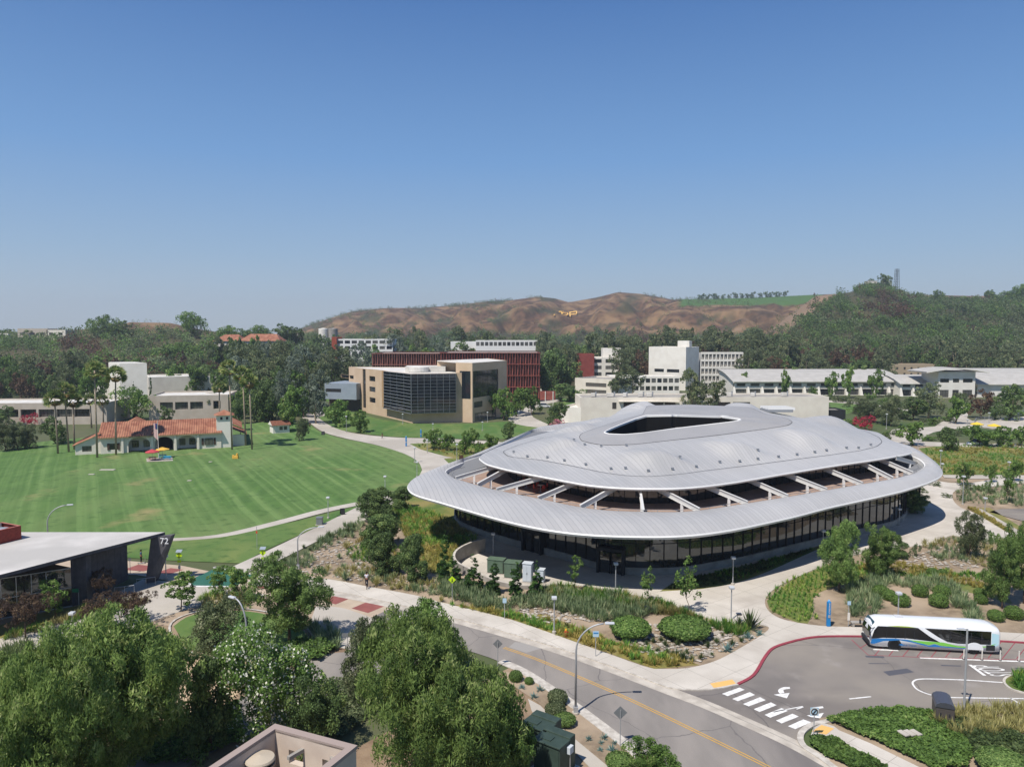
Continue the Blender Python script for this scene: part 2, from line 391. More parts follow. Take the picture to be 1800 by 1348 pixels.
# planted slope and beds around the round-cornered building
sheet('soil', [(420, 1030), (560, 960), (640, 905), (720, 850), (800, 800), (1500, 760), (1900, 830), (1900, 1150), (1300, 1160), (1150, 1190), (900, 1100), (600, 1030)], M_mulch2, -.03)
sheet('soil', [(560, 1348), (900, 1170), (1180, 1360), (1250, 1500), (-400, 1500), (-400, 1040), (330, 1030), (520, 1060), (620, 1100)], M_soil, -.032)
sheet('soil', [(1440, 1262), (1500, 1250), (1640, 1245), (1900, 1245), (1900, 1420), (1480, 1420)], M_mulch2, .02, thick=.1)
# lawns
sheet('lawn', S_([(-320, 830), (-120, 800), (0, 792), (60, 778), (140, 770)], 4) + [(430, 745), (480, 740)] + S_([(540, 740), (560, 757), (600, 770), (660, 782), (710, 797), (735, 813), (741, 828), (730, 850), (700, 866), (640, 880), (560, 898), (480, 918), (380, 940), (300, 948), (200, 965), (-100, 1000), (-320, 1020)], 4), M_lawn, .0)
sheet('lawn', [(-100, 1010), (250, 955), (400, 938), (520, 916), (640, 886), (632, 890), (560, 925), (470, 965), (425, 990), (300, 985), (150, 975)], M_lawn2, .012)
sheet('lawn', S_([(556, 732), (600, 722), (700, 742), (800, 745), (900, 741), (955, 750), (985, 765), (940, 770), (840, 772), (780, 770), (700, 768), (640, 762), (590, 755)], 4), M_lawn2, .0)
sheet('lawn', S_([(985, 700), (1100, 706), (1240, 705), (1320, 712), (1280, 722), (1000, 722)], 3), M_lawn2, .0)
sheet('lawn', S_([(1455, 705), (1530, 712), (1500, 725), (1470, 730)], 3), M_lawn2, .0)
sheet('lawn', [(1615, 788), (1700, 778), (1900, 780), (1900, 838), (1660, 836), (1640, 810)], M_ggreen, .0)
sheet('lawn', S_([(305, 1100), (340, 1080), (420, 1073), (490, 1085), (535, 1110), (540, 1135), (500, 1150), (400, 1155), (330, 1140)], 4), M_lawn2, .0)
sheet('lawn', S_([(560, 700), (640, 690), (720, 700), (600, 715)], 3), M_lawn2, .0)
# curving paths over the lawns
def path_sheet(name, pts, m=M_conc2, z=.02, n=6): return sheet(name, smooth_line(pts, n, True), m, z)
sheet('path', S_([(530, 733), (556, 733), (575, 745), (600, 756), (640, 764), (700, 769), (780, 771), (850, 775), (900, 778)], 5) +
      S_([(880, 800), (830, 805), (800, 800), (770, 790), (730, 777)][::-1], 1)[::-1] + [(800, 806), (790, 828)] + [(745, 840)] +
      S_([(742, 826), (735, 812), (712, 798), (665, 783), (610, 771), (570, 760), (548, 746)], 5), M_conc2, .02)
sheet('path', S_([(530, 735), (555, 735), (590, 722), (580, 718), (545, 723)], 3), M_conc2, .016)
sheet('path', [(742, 826), (790, 828), (700, 885), (640, 882), (700, 866), (730, 850)], M_conc2, .024)
sheet('path', S_([(640, 880), (560, 896), (480, 917), (380, 940), (285, 947)], 4) + S_([(285, 952), (390, 944), (490, 922), (570, 901), (640, 886)], 4), M_conc2, .028)
sheet('path', [(640, 884), (700, 880), (640, 915), (560, 950), (490, 985), (440, 1010), (400, 1000), (470, 968), (560, 925), (632, 889)], M_conc2, .03)
sheet('path', S_([(945, 680), (930, 712), (900, 728), (895, 740), (920, 748), (955, 752)], 5) + S_([(990, 755), (955, 742), (935, 730), (945, 715), (985, 705)], 5), M_conc2, .02)
sheet('path', S_([(985, 745), (1040, 735), (1040, 728), (985, 730)], 2), M_conc2, .02)
# plaza round the building and the walks joining it
sheet('plaza', S_([(860, 1003), (900, 1015), (960, 1027), (1030, 1030), (1080, 1040), (1140, 1052), (1190, 1068), (1240, 1085), (1275, 1095), (1335, 1098), (1350, 1108), (1300, 1140), (1255, 1163), (1205, 1175), (1150, 1176)], 4)
      + S_([(1130, 1171), (1020, 1132), (900, 1090), (780, 1060), (727, 1046), (640, 1030), (575, 1018), (460, 1008)], 3)
      + S_([(440, 1030), (560, 1035), (700, 1062), (800, 1085), (900, 1113), (1000, 1144), (1100, 1180), (1160, 1203), (1185, 1211), (1225, 1213), (1262, 1210), (1297, 1203)], 4)
      + S_([(1297, 1203), (1325, 1187), (1345, 1155), (1362, 1138), (1400, 1126), (1440, 1120), (1520, 1119), (1660, 1122), (1800, 1130), (1950, 1140)], 3)
      + S_([(1950, 1125), (1770, 1112), (1600, 1105), (1520, 1103), (1440, 1100), (1380, 1090), (1352, 1075), (1345, 1055), (1362, 1035), (1400, 1015), (1470, 985), (1520, 972), (1560, 966), (1625, 958), (1655, 952), (1670, 942), (1700, 945), (1760, 952), (1785, 943)], 4)
      + S_([(1770, 935), (1720, 905), (1690, 893), (1675, 878), (1680, 862), (1720, 858), (1800, 849), (1900, 840)], 3)
      + S_([(1900, 834), (1780, 838), (1700, 850), (1650, 846), (1600, 840), (1580, 835)], 2)
      + [(1400, 850), (1000, 860), (830, 900), (820, 960)], M_conc, .06, thick=.1, side=M_kerb)
sheet('path', [(1656, 835), (1900, 836), (1900, 842), (1700, 842), (1660, 840)], M_conc2, .07)
sheet('path', [(1560, 775), (1620, 784), (1900, 788), (1900, 781), (1700, 779), (1620, 776), (1560, 765)], M_conc2, .02)
sheet('path', S_([(1560, 772), (1570, 755), (1640, 750), (1690, 742), (1760, 735), (1830, 733)], 3) + S_([(1850, 742), (1780, 748), (1700, 752), (1640, 760), (1620, 775)], 3), M_conc2, .022)
sheet('path', S_([(1640, 752), (1655, 742), (1680, 728), (1690, 715)], 3) + [(1705, 715), (1700, 735), (1720, 745)], M_conc2, .026)
sheet('path', S_([(1440, 703), (1500, 706), (1540, 711), (1600, 720)], 3) + S_([(1600, 724), (1540, 715), (1500, 710), (1440, 706)], 3), M_conc2, .02)
sheet('path', [(1700, 893), (1725, 895), (1800, 935), (1800, 943), (1775, 938)], M_conc2, .065)
sheet('court', [(852, 948), (830, 953), (812, 962), (800, 972), (797, 982), (806, 993), (822, 1002), (858, 1019), (925, 1031), (1008, 1029), (1040, 1000), (900, 960)], M_conc, .064)
# beds
sheet('groundcover_bed', S_([(745, 855), (700, 880), (690, 900), (715, 945), (750, 1000), (790, 1010), (800, 985), (830, 955), (860, 940), (830, 910), (800, 880)], 4), M_ggreen, -.02)
sheet('groundcover_bed', S_([(720, 780), (780, 778), (880, 780), (960, 775), (940, 800), (880, 808), (800, 805), (740, 790)], 4), M_ggreen, .026)
sheet('groundcover_bed', S_([(780, 806), (810, 805), (830, 815), (800, 825)], 4), M_ggreen, .027)
sheet('groundcover_bed', S_([(1160, 1040), (1200, 1020), (1330, 990), (1440, 960), (1500, 945), (1440, 965), (1350, 1005), (1290, 1026), (1230, 1036)], 3), M_ggreen, .066)
sheet('groundcover_bed', S_([(1390, 1020), (1470, 990), (1560, 1000), (1650, 1020), (1740, 1030), (1780, 1060), (1740, 1050), (1640, 1025), (1560, 1010), (1470, 1030), (1430, 1050), (1420, 1095), (1360, 1075), (1348, 1055)], 3), M_ggreen, -.02)
sheet('groundcover_bed', [(1700, 893), (1712, 892), (1785, 937), (1770, 936)], M_gyellow, .07)
sheet('groundcover_bed', [(1722, 893), (1740, 893), (1800, 930), (1800, 938)], M_ggreen, .07)
sheet('groundcover_bed', [(1680, 862), (1720, 858), (1900, 847), (1900, 895), (1720, 893), (1688, 888)], M_mulch2, -.02)
sheet('groundcover_bed', [(780, 1060), (960, 1080), (1090, 1130), (1180, 1150), (1230, 1168), (1150, 1175), (1020, 1130), (900, 1088)], M_gyellow, -.015)
sheet('soil', [(150, 1082), (360, 1050), (430, 1035), (560, 1040), (560, 1120), (300, 1100)], M_mulch2, -.01)
sheet('path', S_([(330, 1150), (400, 1135), (440, 1135), (460, 1190), (330, 1260), (300, 1220)], 3), mat('decomposed_granite', 'c2aa8c', .95, c2='b39b7e', scale=1), -.005)
# kerb round the little lawn
L = [G(*p) for p in smooth_line([(300, 1102), (340, 1078), (420, 1071), (492, 1083), (540, 1108), (547, 1136), (502, 1152), (400, 1157), (328, 1142)], 5, True)]
b = MB(); L.append(L[0]); b.strip([p + Vector((0, 0, .1)) for p in L], [p + Vector((0, 0, .1)) for p in offset_line(L, .22)], M_kerb); struct(b.build('kerb'))
# ---- roads
FAR = [(150, 982), (300, 992), (340, 998), (440, 1018), (560, 1037), (700, 1064), (800, 1088), (900, 1116), (1000, 1147), (1100, 1183), (1160, 1207), (1300, 1262), (1400, 1308), (1500, 1362)]
NEAR = [(1150, 1352), (1098, 1309), (1022, 1250), (970, 1214), (920, 1182), (860, 1155), (780, 1130), (690, 1095), (600, 1070), (560, 1062), (470, 1045), (330, 1025), (230, 1010), (120, 1006)]
sheet('road', S_(FAR[5:], 3) + [(1560, 1400), (1250, 1430)] + S_(NEAR[:8], 3), M_asph, .0)
sheet('road', S_([(-300, 985), (0, 985), (150, 981), (300, 992), (340, 998), (440, 1018), (560, 1037), (700, 1062)], 3) + [(653, 1085), (560, 1062), (470, 1045), (340, 1028), (240, 1010), (120, 1008), (-300, 1020)], M_beigepave, .0)
sheet('road', [(1160, 1206), (1225, 1212), (1262, 1209), (1297, 1202), (1325, 1186), (1345, 1154), (1362, 1137), (1400, 1125), (1440, 1119), (1520, 1118), (1800, 1129), (1950, 1139), (1950, 1250), (1640, 1248), (1560, 1250), (1500, 1257), (1452, 1267), (1425, 1275), (1408, 1290), (1412, 1310), (1445, 1332), (1300, 1262)], M_asph2, .006)
sheet('road', [(1738, 900), (1760, 895), (1900, 893), (1900, 935), (1830, 925)], M_asph2, .07)
# driveway at the left between the trees
sheet('path', S_([(555, 1066), (600, 1068), (653, 1085), (700, 1100), (690, 1110), (675, 1120), (640, 1140), (590, 1135), (545, 1095)], 4), M_conc2, .02)
sheet('road', S_([(690, 1100), (760, 1130), (800, 1160), (700, 1200), (620, 1230), (540, 1250), (440, 1290), (340, 1340), (240, 1400)], 3) + S_([(80, 1400), (260, 1320), (400, 1240), (520, 1175), (570, 1150), (640, 1142), (668, 1120), (680, 1108)], 3), M_asph, .008)
# path past the angular-roofed building
sheet('path', S_([(-200, 1200), (0, 1120), (150, 1082), (280, 1050), (350, 1030)], 4) + S_([(470, 1045), (440, 1050), (360, 1062), (260, 1095), (130, 1150), (0, 1215), (-200, 1330)], 4), M_conc2, .012)
sheet('path', [(160, 1050), (210, 1040), (250, 1018), (300, 1022), (345, 1030), (300, 1060), (250, 1070)], M_conc2, .016)
sheet('groundcover_bed', [(-100, 1130), (60, 1080), (150, 1062), (260, 1060), (140, 1084), (0, 1122)], M_gyellow, .018)
# near pavement bottom middle
sheet('path', [(928, 1228), (950, 1240), (1000, 1290), (1075, 1352), (1130, 1420), (1080, 1420), (1040, 1352), (980, 1290), (935, 1250)], M_conc2, .03, thick=.06)
sheet('gravel_strip', [(885, 1180), (920, 1184), (1022, 1252), (1098, 1312), (1150, 1356), (1180, 1400), (1120, 1400), (1000, 1288), (948, 1236), (895, 1200)], M_mulch2, .01)
# bottom right pavement between the ground cover
sheet('path', [(1430, 1280), (1447, 1272), (1466, 1278), (1475, 1285), (1530, 1308), (1620, 1352), (1680, 1400), (1600, 1400), (1545, 1352), (1480, 1318), (1424, 1297)], M_conc, .1, thick=.12, side=M_kerb)
def band(name, pts, w, m, z, h=0, n=4, smooth=True):
    L = [G(*p) for p in (smooth_line(pts, n) if smooth else pts)]
    A = offset_line(L, w / 2); B = offset_line(L, -w / 2); b = MB()
    if h:
        b.prism(A + B[::-1], z - h, z, m)
    else: b.strip([p + Vector((0, 0, z)) for p in A], [p + Vector((0, 0, z)) for p in B], m, flip=True)
    return struct(b.build(name))
band('gutter', [(440, 1019), (560, 1038), (700, 1066), (800, 1090), (900, 1118), (1000, 1149), (1100, 1185), (1160, 1208), (1240, 1238), (1300, 1264), (1400, 1310), (1500, 1366)], 1.3, M_gutter, .012)
band('gutter', [(1240, 1236), (1300, 1263), (1400, 1309), (1500, 1365)], .06, M_concw, .018)
band('kerb', [(700, 1062), (800, 1086), (900, 1114), (1000, 1145), (1100, 1180), (1160, 1203), (1185, 1210), (1225, 1213), (1262, 1210), (1297, 1203)], .2, M_kerb, .085, h=.1)
band('kerb', [(1152, 1352), (1098, 1307), (1022, 1249), (970, 1212), (920, 1180), (880, 1162)], .9, M_kerb, .06, h=.07)
band('red_kerb', [(1297, 1203), (1325, 1187), (1345, 1155), (1362, 1138), (1400, 1126)], .27, M_red, .11, h=.12)
band('red_kerb', [(1400, 1126), (1440, 1119.5), (1520, 1119), (1660, 1122), (1800, 1130), (1950, 1140)], .27, M_red, .11, h=.12)
band('kerb', [(1900, 1254), (1640, 1250), (1560, 1251), (1500, 1259), (1452, 1269), (1425, 1276), (1408, 1291), (1412, 1311), (1445, 1334), (1480, 1360)], .45, M_kerb, .12, h=.14)
band('kerb', [(1802, 1184), (1772, 1190), (1765, 1200), (1778, 1212), (1802, 1219)], .2, M_kerb, .12, h=.14)
sheet('soil', S_([(1900, 1190), (1802, 1184), (1774, 1190), (1767, 1200), (1780, 1212), (1802, 1218), (1900, 1220)], 3), M_ggreen, .08)
# ---- red, green squares in the beige street
for q in ([(160, 988), (170, 980)], ): pass
for q in ([(163, 996), (186, 988), (210, 989), (186, 998)], [(217, 1001), (243, 992), (281, 996), (252, 1004)], [(274, 1006), (300, 998), (322, 1001), (297, 1009)],
          [(440, 1031), (462, 1023), (492, 1028), (475, 1036)], [(566, 1055), (592, 1045), (616, 1051), (590, 1062)], [(618, 1069), (644, 1058), (676, 1065), (647, 1077)]):
    sheet('red_paving_square', q, M_redpave, .008)
sheet('green_crossing', [(378, 999), (449, 1008), (415, 1030), (340, 1029), (330, 1020)], M_greenpave, .01)
for q in ([(374, 997), (450, 1006), (449, 1008), (377, 999)], [(328, 1021), (340, 1029), (415, 1030), (414, 1032), (338, 1031), (325, 1022)]):
    sheet('road_marking', q, M_white, .016)
sheet('road', [(378, 995), (455, 1004), (450, 1006), (374, 997)], M_asph, .012)
sheet('road', [(653, 1085), (700, 1062), (712, 1065), (700, 1100)], M_asph, .004)
# ---- painted lines
def line(pts, w, m=M_white, z=.014, n=4, sm=True): return band('road_marking', pts, w, m, z, 0, n, sm)
CL = [(886, 1138), (940, 1157), (1000, 1182), (1100, 1226), (1180, 1264), (1260, 1303), (1355, 1350), (1450, 1400)]
Lc = [G(*p) for p in smooth_line(CL, 4)]
for off in (.13, -.13):
    A = offset_line(Lc, off + .045); B = offset_line(Lc, off - .045)
    b = MB(); b.strip([p + Vector((0, 0, .014)) for p in A], [p + Vector((0, 0, .014)) for p in B], M_yellow, flip=True); struct(b.build('centre_line'))
CW = [((1269, 1219), (1300, 1208), (1309, 1212), (1279, 1223)), ((1287, 1228), (1318, 1216), (1327, 1221), (1297, 1232)), ((1306, 1237), (1336, 1225), (1346, 1230), (1316, 1241)),
      ((1325, 1246), (1355, 1234), (1365, 1239), (1335, 1251)), ((1344, 1256), (1374, 1244), (1385, 1249), (1354, 1261)), ((1364, 1266), (1393, 1254), (1404, 1259), (1374, 1271)), ((1385, 1276), (1412, 1264), (1426, 1269), (1398, 1281))]
for q in CW: sheet('crosswalk_bar', q, M_white, .014)
for q in ([(1248, 1202), (1287, 1195), (1295, 1204), (1255, 1210)], [(1427, 1287), (1444, 1276), (1466, 1282), (1452, 1293)]):
    sheet('tactile_paving', q, M_tact, .112 if q[0][0] > 1400 else .07)
line([(1493, 1228), (1531, 1224)], .15)
line([(1400, 1246), (1412, 1242)], .12)
line([(1360, 1251), (1385, 1246), (1411, 1241)], .1)
line([(1800, 1200), (1760, 1199), (1700, 1195), (1640, 1193), (1615, 1193.5), (1606, 1197), (1605, 1203), (1615, 1213), (1640, 1222), (1660, 1225), (1700, 1226), (1800, 1227.5)], .16)
line([(1777, 1227), (1800, 1241)], .18)
line([(1617, 1156), (1700, 1159), (1820, 1163)], .24)
line([(1705, 1168), (1731, 1187)], .3, sm=False)
line([(1535, 1141), (1579, 1143)], .25, sm=False)
line([(1497, 1124), (1526, 1151), (1620, 1155), (1820, 1160)], .09, M_red, sm=False)
for k in range(12):
    x = 1512 + k * 25; line([(x + 24, 1124 + k * .3), (x, 1152 + k * .5) if x > 1526 else (x, 1139)], .07, M_red, z=.013, sm=False)
for q, m in (([(1552, 1180), (1594, 1174.5), (1607, 1181), (1563, 1187.5)], M_patch), ([(1520, 1152), (1553, 1153), (1555, 1156), (1523, 1155)], M_patch), ([(1526, 1165), (1563, 1165.5), (1562, 1166.5), (1528, 1166.5)], M_patch),
             ([(1653, 1168), (1690, 1169.5), (1689, 1171), (1655, 1170)], M_patch), ([(1784, 1173), (1810, 1174), (1810, 1175.5), (1786, 1175)], M_patch)):
    sheet('asphalt_patch', q, m, .012)
sheet('asphalt_patch', [(894, 1137), (905, 1128), (952, 1130), (950, 1140), (925, 1147)], M_patch2, .008)
line([(671, 1106), (704, 1117), (760, 1138)], .18, z=.02)
line([(703, 1118), (690, 1140)], .3, z=.02); line([(671, 1106), (668, 1130)], .15, z=.02)
# faded white arrow of the crossing lane
def arrow(c, s, rot, flipx=1):
    pts = [(-1.2, -.2), (-.35, -.2), (-.35, -.55), (.45, 0), (-.35, .55), (-.35, .2), (-1.2, .2)]
    return pts
def world_poly(name, pts, m, z):
    b = MB(); b.poly([(p[0], p[1], 0) for p in pts], m, z); return struct(b.build(name))
# turn arrows: curved shaft and head, drawn as the photo shows them
sheet('turn_arrow', S_([(1388, 1207), (1377, 1207.5), (1369, 1211), (1368, 1215), (1371, 1219)], 3) + S_([(1379, 1217), (1377, 1214), (1379, 1211.5), (1389, 1210)], 3), M_white, .014)
sheet('turn_arrow', [(1360, 1220.5), (1388, 1217.5), (1383, 1227)], M_white, .015)
sheet('turn_arrow', [(1424, 1248), (1428, 1243), (1446, 1241), (1448, 1244), (1434, 1246), (1432, 1250)], M_white, .014)
sheet('turn_arrow', [(1418, 1257), (1434, 1255), (1448, 1252.5), (1442, 1262), (1426, 1260)], M_white, .015)
# bicycle/figure markings on the road
for q in ([(698, 1081), (712, 1084), (725, 1083), (722, 1087), (712, 1088), (707, 1091), (702, 1085)], [(712, 1079), (722, 1081), (737, 1082), (730, 1085), (720, 1084)]):
    sheet('road_marking', q, M_white, .014)
# ---------------- the big building with the folded metal roof ----------------
CC = Vector((28.2, 129.5, 0)); ZO = 1.5
def ring_curve(pix=(), world=(), N=300, smooth=3, up=0):
    P = [G(a, b, z + up) for a, b, z in pix] + [Vector((w[0], w[1], w[2] + up)) for w in world]
    T = sorted(((math.atan2(p.y - CC.y, p.x - CC.x) % (2 * math.pi)), (p - CC).to_2d().length, p.z) for p in P)
    Q = []
    for i in range(len(T)):      # straight runs between the measured points
        a, c = T[i], T[(i + 1) % len(T)]; ax, ay, bx_, by_ = a[1] * math.cos(a[0]), a[1] * math.sin(a[0]), c[1] * math.cos(c[0]), c[1] * math.sin(c[0])
        for k in range(10):
            f = k / 10; x, y = ax + (bx_ - ax) * f, ay + (by_ - ay) * f; Q.append((math.atan2(y, x) % (2 * math.pi), math.hypot(x, y), a[2] + (c[2] - a[2]) * f))
    T = sorted(Q)
    th = np.array([t[0] for t in T]); r = np.array([t[1] for t in T]); z = np.array([t[2] for t in T])
    th3 = np.concatenate([th - 2 * np.pi, th, th + 2 * np.pi]); r3 = np.tile(r, 3); z3 = np.tile(z, 3)
    q = np.linspace(0, 2 * np.pi, N, endpoint=False)
    rr = np.interp(q, th3, r3); zz = np.interp(q, th3, z3)
    for _ in range(smooth):
        rr = (np.roll(rr, 1) + 2 * rr + np.roll(rr, -1)) / 4; zz = (np.roll(zz, 1) + 2 * zz + np.roll(zz, -1)) / 4
    return [Vector((CC.x + rr[i] * math.cos(q[i]), CC.y + rr[i] * math.sin(q[i]), zz[i])) for i in range(N)]
def pz(l, z): return [(a, b, z) for a, b in l]
E0 = ring_curve([(715, 857, 5.8), (721, 869, 5.7), (738, 877, 5.6), (756, 881, 5.5), (806, 896, 5.5), (867, 914, 5.5), (922, 928, 5.5), (978, 938.5, 5.5), (1033, 944.5, 5.5), (1089, 947, 5.5), (1172, 948, 5.5), (1230, 944, 5.5), (1290, 935, 5.5), (1327, 927, 5.5), (1391, 913, 5.5), (1458, 895, 5.5), (1527, 880, 5.5), (1583, 867, 5.5), (1630, 852, 5.7), (1652, 842, 5.9), (1657, 833, 6.1), (1650, 820, 6.6), (1628, 803, 7.4), (1600, 787, 8),
     (725, 846, 6), (745, 835, 6.2), (780, 824, 6.6), (810, 813, 7.2), (845, 802, 7.9)], [(6, 158, 8), (20, 172, 8), (45, 178, 8), (70, 168, 8)], up=ZO)
E1 = ring_curve(pz([(780.5, 829), (794, 839), (833, 851), (867, 860), (942, 875), (1012, 890), (1061, 897), (1133, 899.5), (1200, 900), (1238, 896), (1322, 883), (1391, 872), (1455, 861), (1516, 850.5), (1572, 841), (1610, 831)], 6.6) + [(1630, 818, 6.9), (1617, 806, 7.6), (783, 822, 6.8), (806, 815, 7.2), (832, 808, 7.8)], [(4, 152, 7.8), (20, 167, 7.8), (45, 173, 7.8), (68, 160, 7.8)], up=ZO)
E2 = ring_curve(pz([(841, 808), (855.5, 819), (894, 829), (936, 837.5), (986, 847), (1033, 856), (1089, 861), (1144, 862), (1190, 861.5), (1235.5, 858), (1291, 850.5), (1374, 836), (1458, 822), (1541, 810), (1597, 800), (1605, 796), (1590, 788), (1565, 776), (1543, 762), (850, 800), (872, 790), (900, 780), (930, 771), (960, 763)], 8.4), [(20, 171, 8.6), (45, 178, 8.6), (66, 168, 8.6)], up=ZO)
E3 = ring_curve(pz([(883, 794), (894, 803), (950, 808.5), (1005.5, 819), (1061, 831), (1103, 836.5), (1144, 838), (1200, 833), (1235.5, 828), (1319, 818), (1402, 807), (1458, 800), (1513, 792), (1541, 785), (1551, 777), (1545, 769), (1520, 757), (910, 783), (940, 774), (975, 764)], 9.5), [(22, 166, 9.8), (45, 171, 9.8), (62, 160, 9.8)], up=1.2)
E4 = ring_curve([(1018, 768, 12.3), (1022, 775, 12.2), (1047, 781, 12.2), (1075, 783, 12.2), (1117, 781, 12.3), (1180, 774, 12.4), (1263, 765, 12.6), (1347, 754, 12.9), (1385, 748, 13.2), (1394, 742, 13.4), (1383, 735.5, 13.8), (1347, 729, 14.2), (1022, 762, 12.6), (1047, 753, 13), (1089, 740, 13.6), (1130, 728.5, 14.2)], [(27, 147, 14.9), (36, 149, 14.9), (47, 146, 14.7)], up=.6)
E5 = ring_curve([(1060.5, 760, 13.2), (1069, 762.8, 13.1), (1097, 764, 13.1), (1130.5, 761, 13.2), (1180, 754, 13.3), (1235.5, 747.5, 13.5), (1285.5, 741.5, 13.9), (1299, 739.5, 14), (1302.5, 736.5, 14.1), (1297, 733, 14.3), (1263, 730.5, 14.7), (1180, 729.5, 14.9), (1135, 730.5, 14.7), (1117, 736, 14.3), (1089, 747, 13.8), (1069, 755.5, 13.4)], smooth=1, up=.6)
NR = 300
def lerpc(A, B, t): return [a.lerp(b, t) for a, b in zip(A, B)]
def inset(C, d, z=None):
    out = []
    for p in C:
        v = (p - CC).to_2d(); L = v.length; v = v * ((L - d) / L); out.append(Vector((CC.x + v.x, CC.y + v.y, p.z if z is None else z)))
    return out
def dz(C, d): return [p + Vector((0, 0, d)) for p in C]
HUMPS = [  # crest points in plan: inner end, outer end, height, half width
    (G(1108, 781, 13.5), G(1188, 822, 11.4), 1.3, 4.6), (G(1250, 768, 13.5), G(1332, 806, 11.4), 1.3, 4.6), (G(1372, 752, 13.5), G(1452, 790, 11.4), 1.3, 4.6),
    (G(1065, 762, 13), G(985, 770, 11), 1.0, 4), (Vector((18, 143, 0)), Vector((10, 150, 0)), 1.2, 4), (Vector((28, 145, 0)), Vector((25, 161, 0)), 1.5, 4), (Vector((46, 145, 0)), Vector((49, 160, 0)), 1.4, 4.5),
    (Vector((56, 138, 0)), Vector((70, 146, 0)), 1.8, 4.4), (G(1030, 778, 12.5), G(960, 800, 10.4), 0.8, 4)]
def hump(p, r):
    z = 0
    for a, b, h, w in HUMPS:
        d = (b - a).to_2d(); L = d.length; d = d / L; q = (p - a).to_2d(); s = q.dot(d) / L; t = d.x * q.y - d.y * q.x
        if -.1 < s < 1.15:
            along = max(0, math.sin(math.pi * min(1, max(0, (s + .1) / 1.2)) ** 1.25)) ** .8
            ww = w * (.55 + .6 * min(1, max(0, s)))
            z += h * along * math.exp(-(t / ww * 1.25) ** 4 * .9)
    f = min(1, r / .4); g = min(1, (1 - r) / .3); return .95 * z * f * f * (3 - 2 * f) * g * g * (3 - 2 * g)
bld = empty('campus_building', 'big round-cornered glass building under a folded grey metal roof with a long oculus', 'building', (CC.x, CC.y, 0))
def cpart(mb, name, smooth=None, parent=bld, **k):
    mb.v = [(x - CC.x, y - CC.y, z) for x, y, z in mb.v] if parent is bld else mb.v
    return mb.build(name, parent, smooth, **k)
# metal surfaces with parallel standing seams
M_roof = M_seam; stripes(M_roof, .97, .24, .62, .09, '939290', .3, vary=.045)
M_collar = mat('collar_metal', 'a3a09d', .55, .1, c2='9d9a97', scale=.2); stripes(M_collar, .35, .94, .62, .09, '808388', .4)
M_line = mat('roof_joint', '4c4e52', .7)
# upper roof: edge -> seam -> collar -> rim
b = MB(); b.smooth = True
rows = [lerpc(dz(E2, .3), E3, t) for t in np.linspace(0, 1, 5)]
def lift(C, r, base): return [p + Vector((0, 0, hump(p, r))) for p in C]
K = 22
mid = []
for i in range(1, K):
    t = i / K; e = t + .12 * math.sin(math.pi * t) * 0
    C = lerpc(E3, E4, t)
    C = [Vector((p.x, p.y, p.z + .35 * math.sin(math.pi * t))) for p in C]
    mid.append(lift(C, t, 0))
allr = rows + mid + [E4]
for A, B_ in zip(allr[:-1], allr[1:]): b.strip(A, B_, M_roof, True)
roof = cpart(b, 'roof')
b = MB(); b.smooth = True
cr = [lerpc(E4, E5, t) for t in np.linspace(0, 1, 6)]
for A, B_ in zip(cr[:-1], cr[1:]): b.strip(dz(A, .03), dz(B_, .03), M_collar, True)
cpart(b, 'roof_collar')
b = MB()
for C, w in ((E3, .05), (E4, .05)): b.strip(dz(inset(C, -w), .06), dz(inset(C, w), .06), M_line, True)
cpart(b, 'roof_joint')
b = MB()
b.strip(dz(inset(E5, .0), .10), dz(inset(E5, .25), .06), M_fascia, True); b.strip(dz(inset(E5, .25), .06), dz(inset(E5, .25), -.25), M_fascia, True); b.strip(dz(inset(E5, -.15), .02), dz(inset(E5, .0), .1), M_fascia, True)
cpart(b, 'oculus_rim')
b = MB(); b.strip(dz(inset(E5, .22), -.25), inset(E5, .1, 6.6), M_black, True); b.poly([(p.x, p.y) for p in inset(E5, .1)], M_black, 6.6)
cpart(b, 'lightwell')
b = MB(); p = [G(1183, 751, 11.8), G(1292, 741, 12.4), G(1292, 736, 12.6), G(1183, 741, 12)]
u = mat('mesh_screen', '8b8782', .8, c2='7a7671', scale=2)
b.box((35.6, 130.3, 11.6), (13.2, 6.0, 3.4), u, rz=.14); cpart(b, 'penthouse')
for k in range(6): b = MB(); b.box((21.4 + k * 3.5, 132.6 + k * .2, 12.9), (.35, 2.4, .5), M_mull, rz=.1); cpart(b, 'lightwell_beam')

# fascia and soffit of the upper roof
b = MB(); O = inset(E2, -.02)
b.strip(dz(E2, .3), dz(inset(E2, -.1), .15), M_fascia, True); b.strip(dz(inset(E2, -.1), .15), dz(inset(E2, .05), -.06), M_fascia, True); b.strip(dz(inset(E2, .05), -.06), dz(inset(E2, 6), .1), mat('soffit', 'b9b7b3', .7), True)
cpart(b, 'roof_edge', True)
# lower canopy ring
b = MB(); b.smooth = True
M_ring = mat('ring_metal', 'b1aeaa', .45, .1, c2='aaa8a5', scale=.2, c3='b8b5b1', s3=.05); stripes(M_ring, .97, .24, .62, .09, '939290', .3, vary=.045)
rr = [Vector((0, 0, 0))]
ringrows = []
for t in np.linspace(0, 1, 7):
    C = lerpc(dz(E0, .36), E1, t); ringrows.append(dz(C, .45 * math.sin(math.pi * t)))
for A, B_ in zip(ringrows[:-1], ringrows[1:]): b.strip(A, B_, M_ring, True)
cpart(b, 'canopy_ring')
b = MB()
b.strip(dz(E0, .36), dz(inset(E0, -.1), .2), M_fascia, True); b.strip(dz(inset(E0, -.1), .2), dz(inset(E0, .05), -.06), M_fascia, True)
b.strip(dz(inset(E0, .05), -.06), dz(inset(E0, 5.5), -.4), mat('canopy_soffit', '77787a', .7), True)
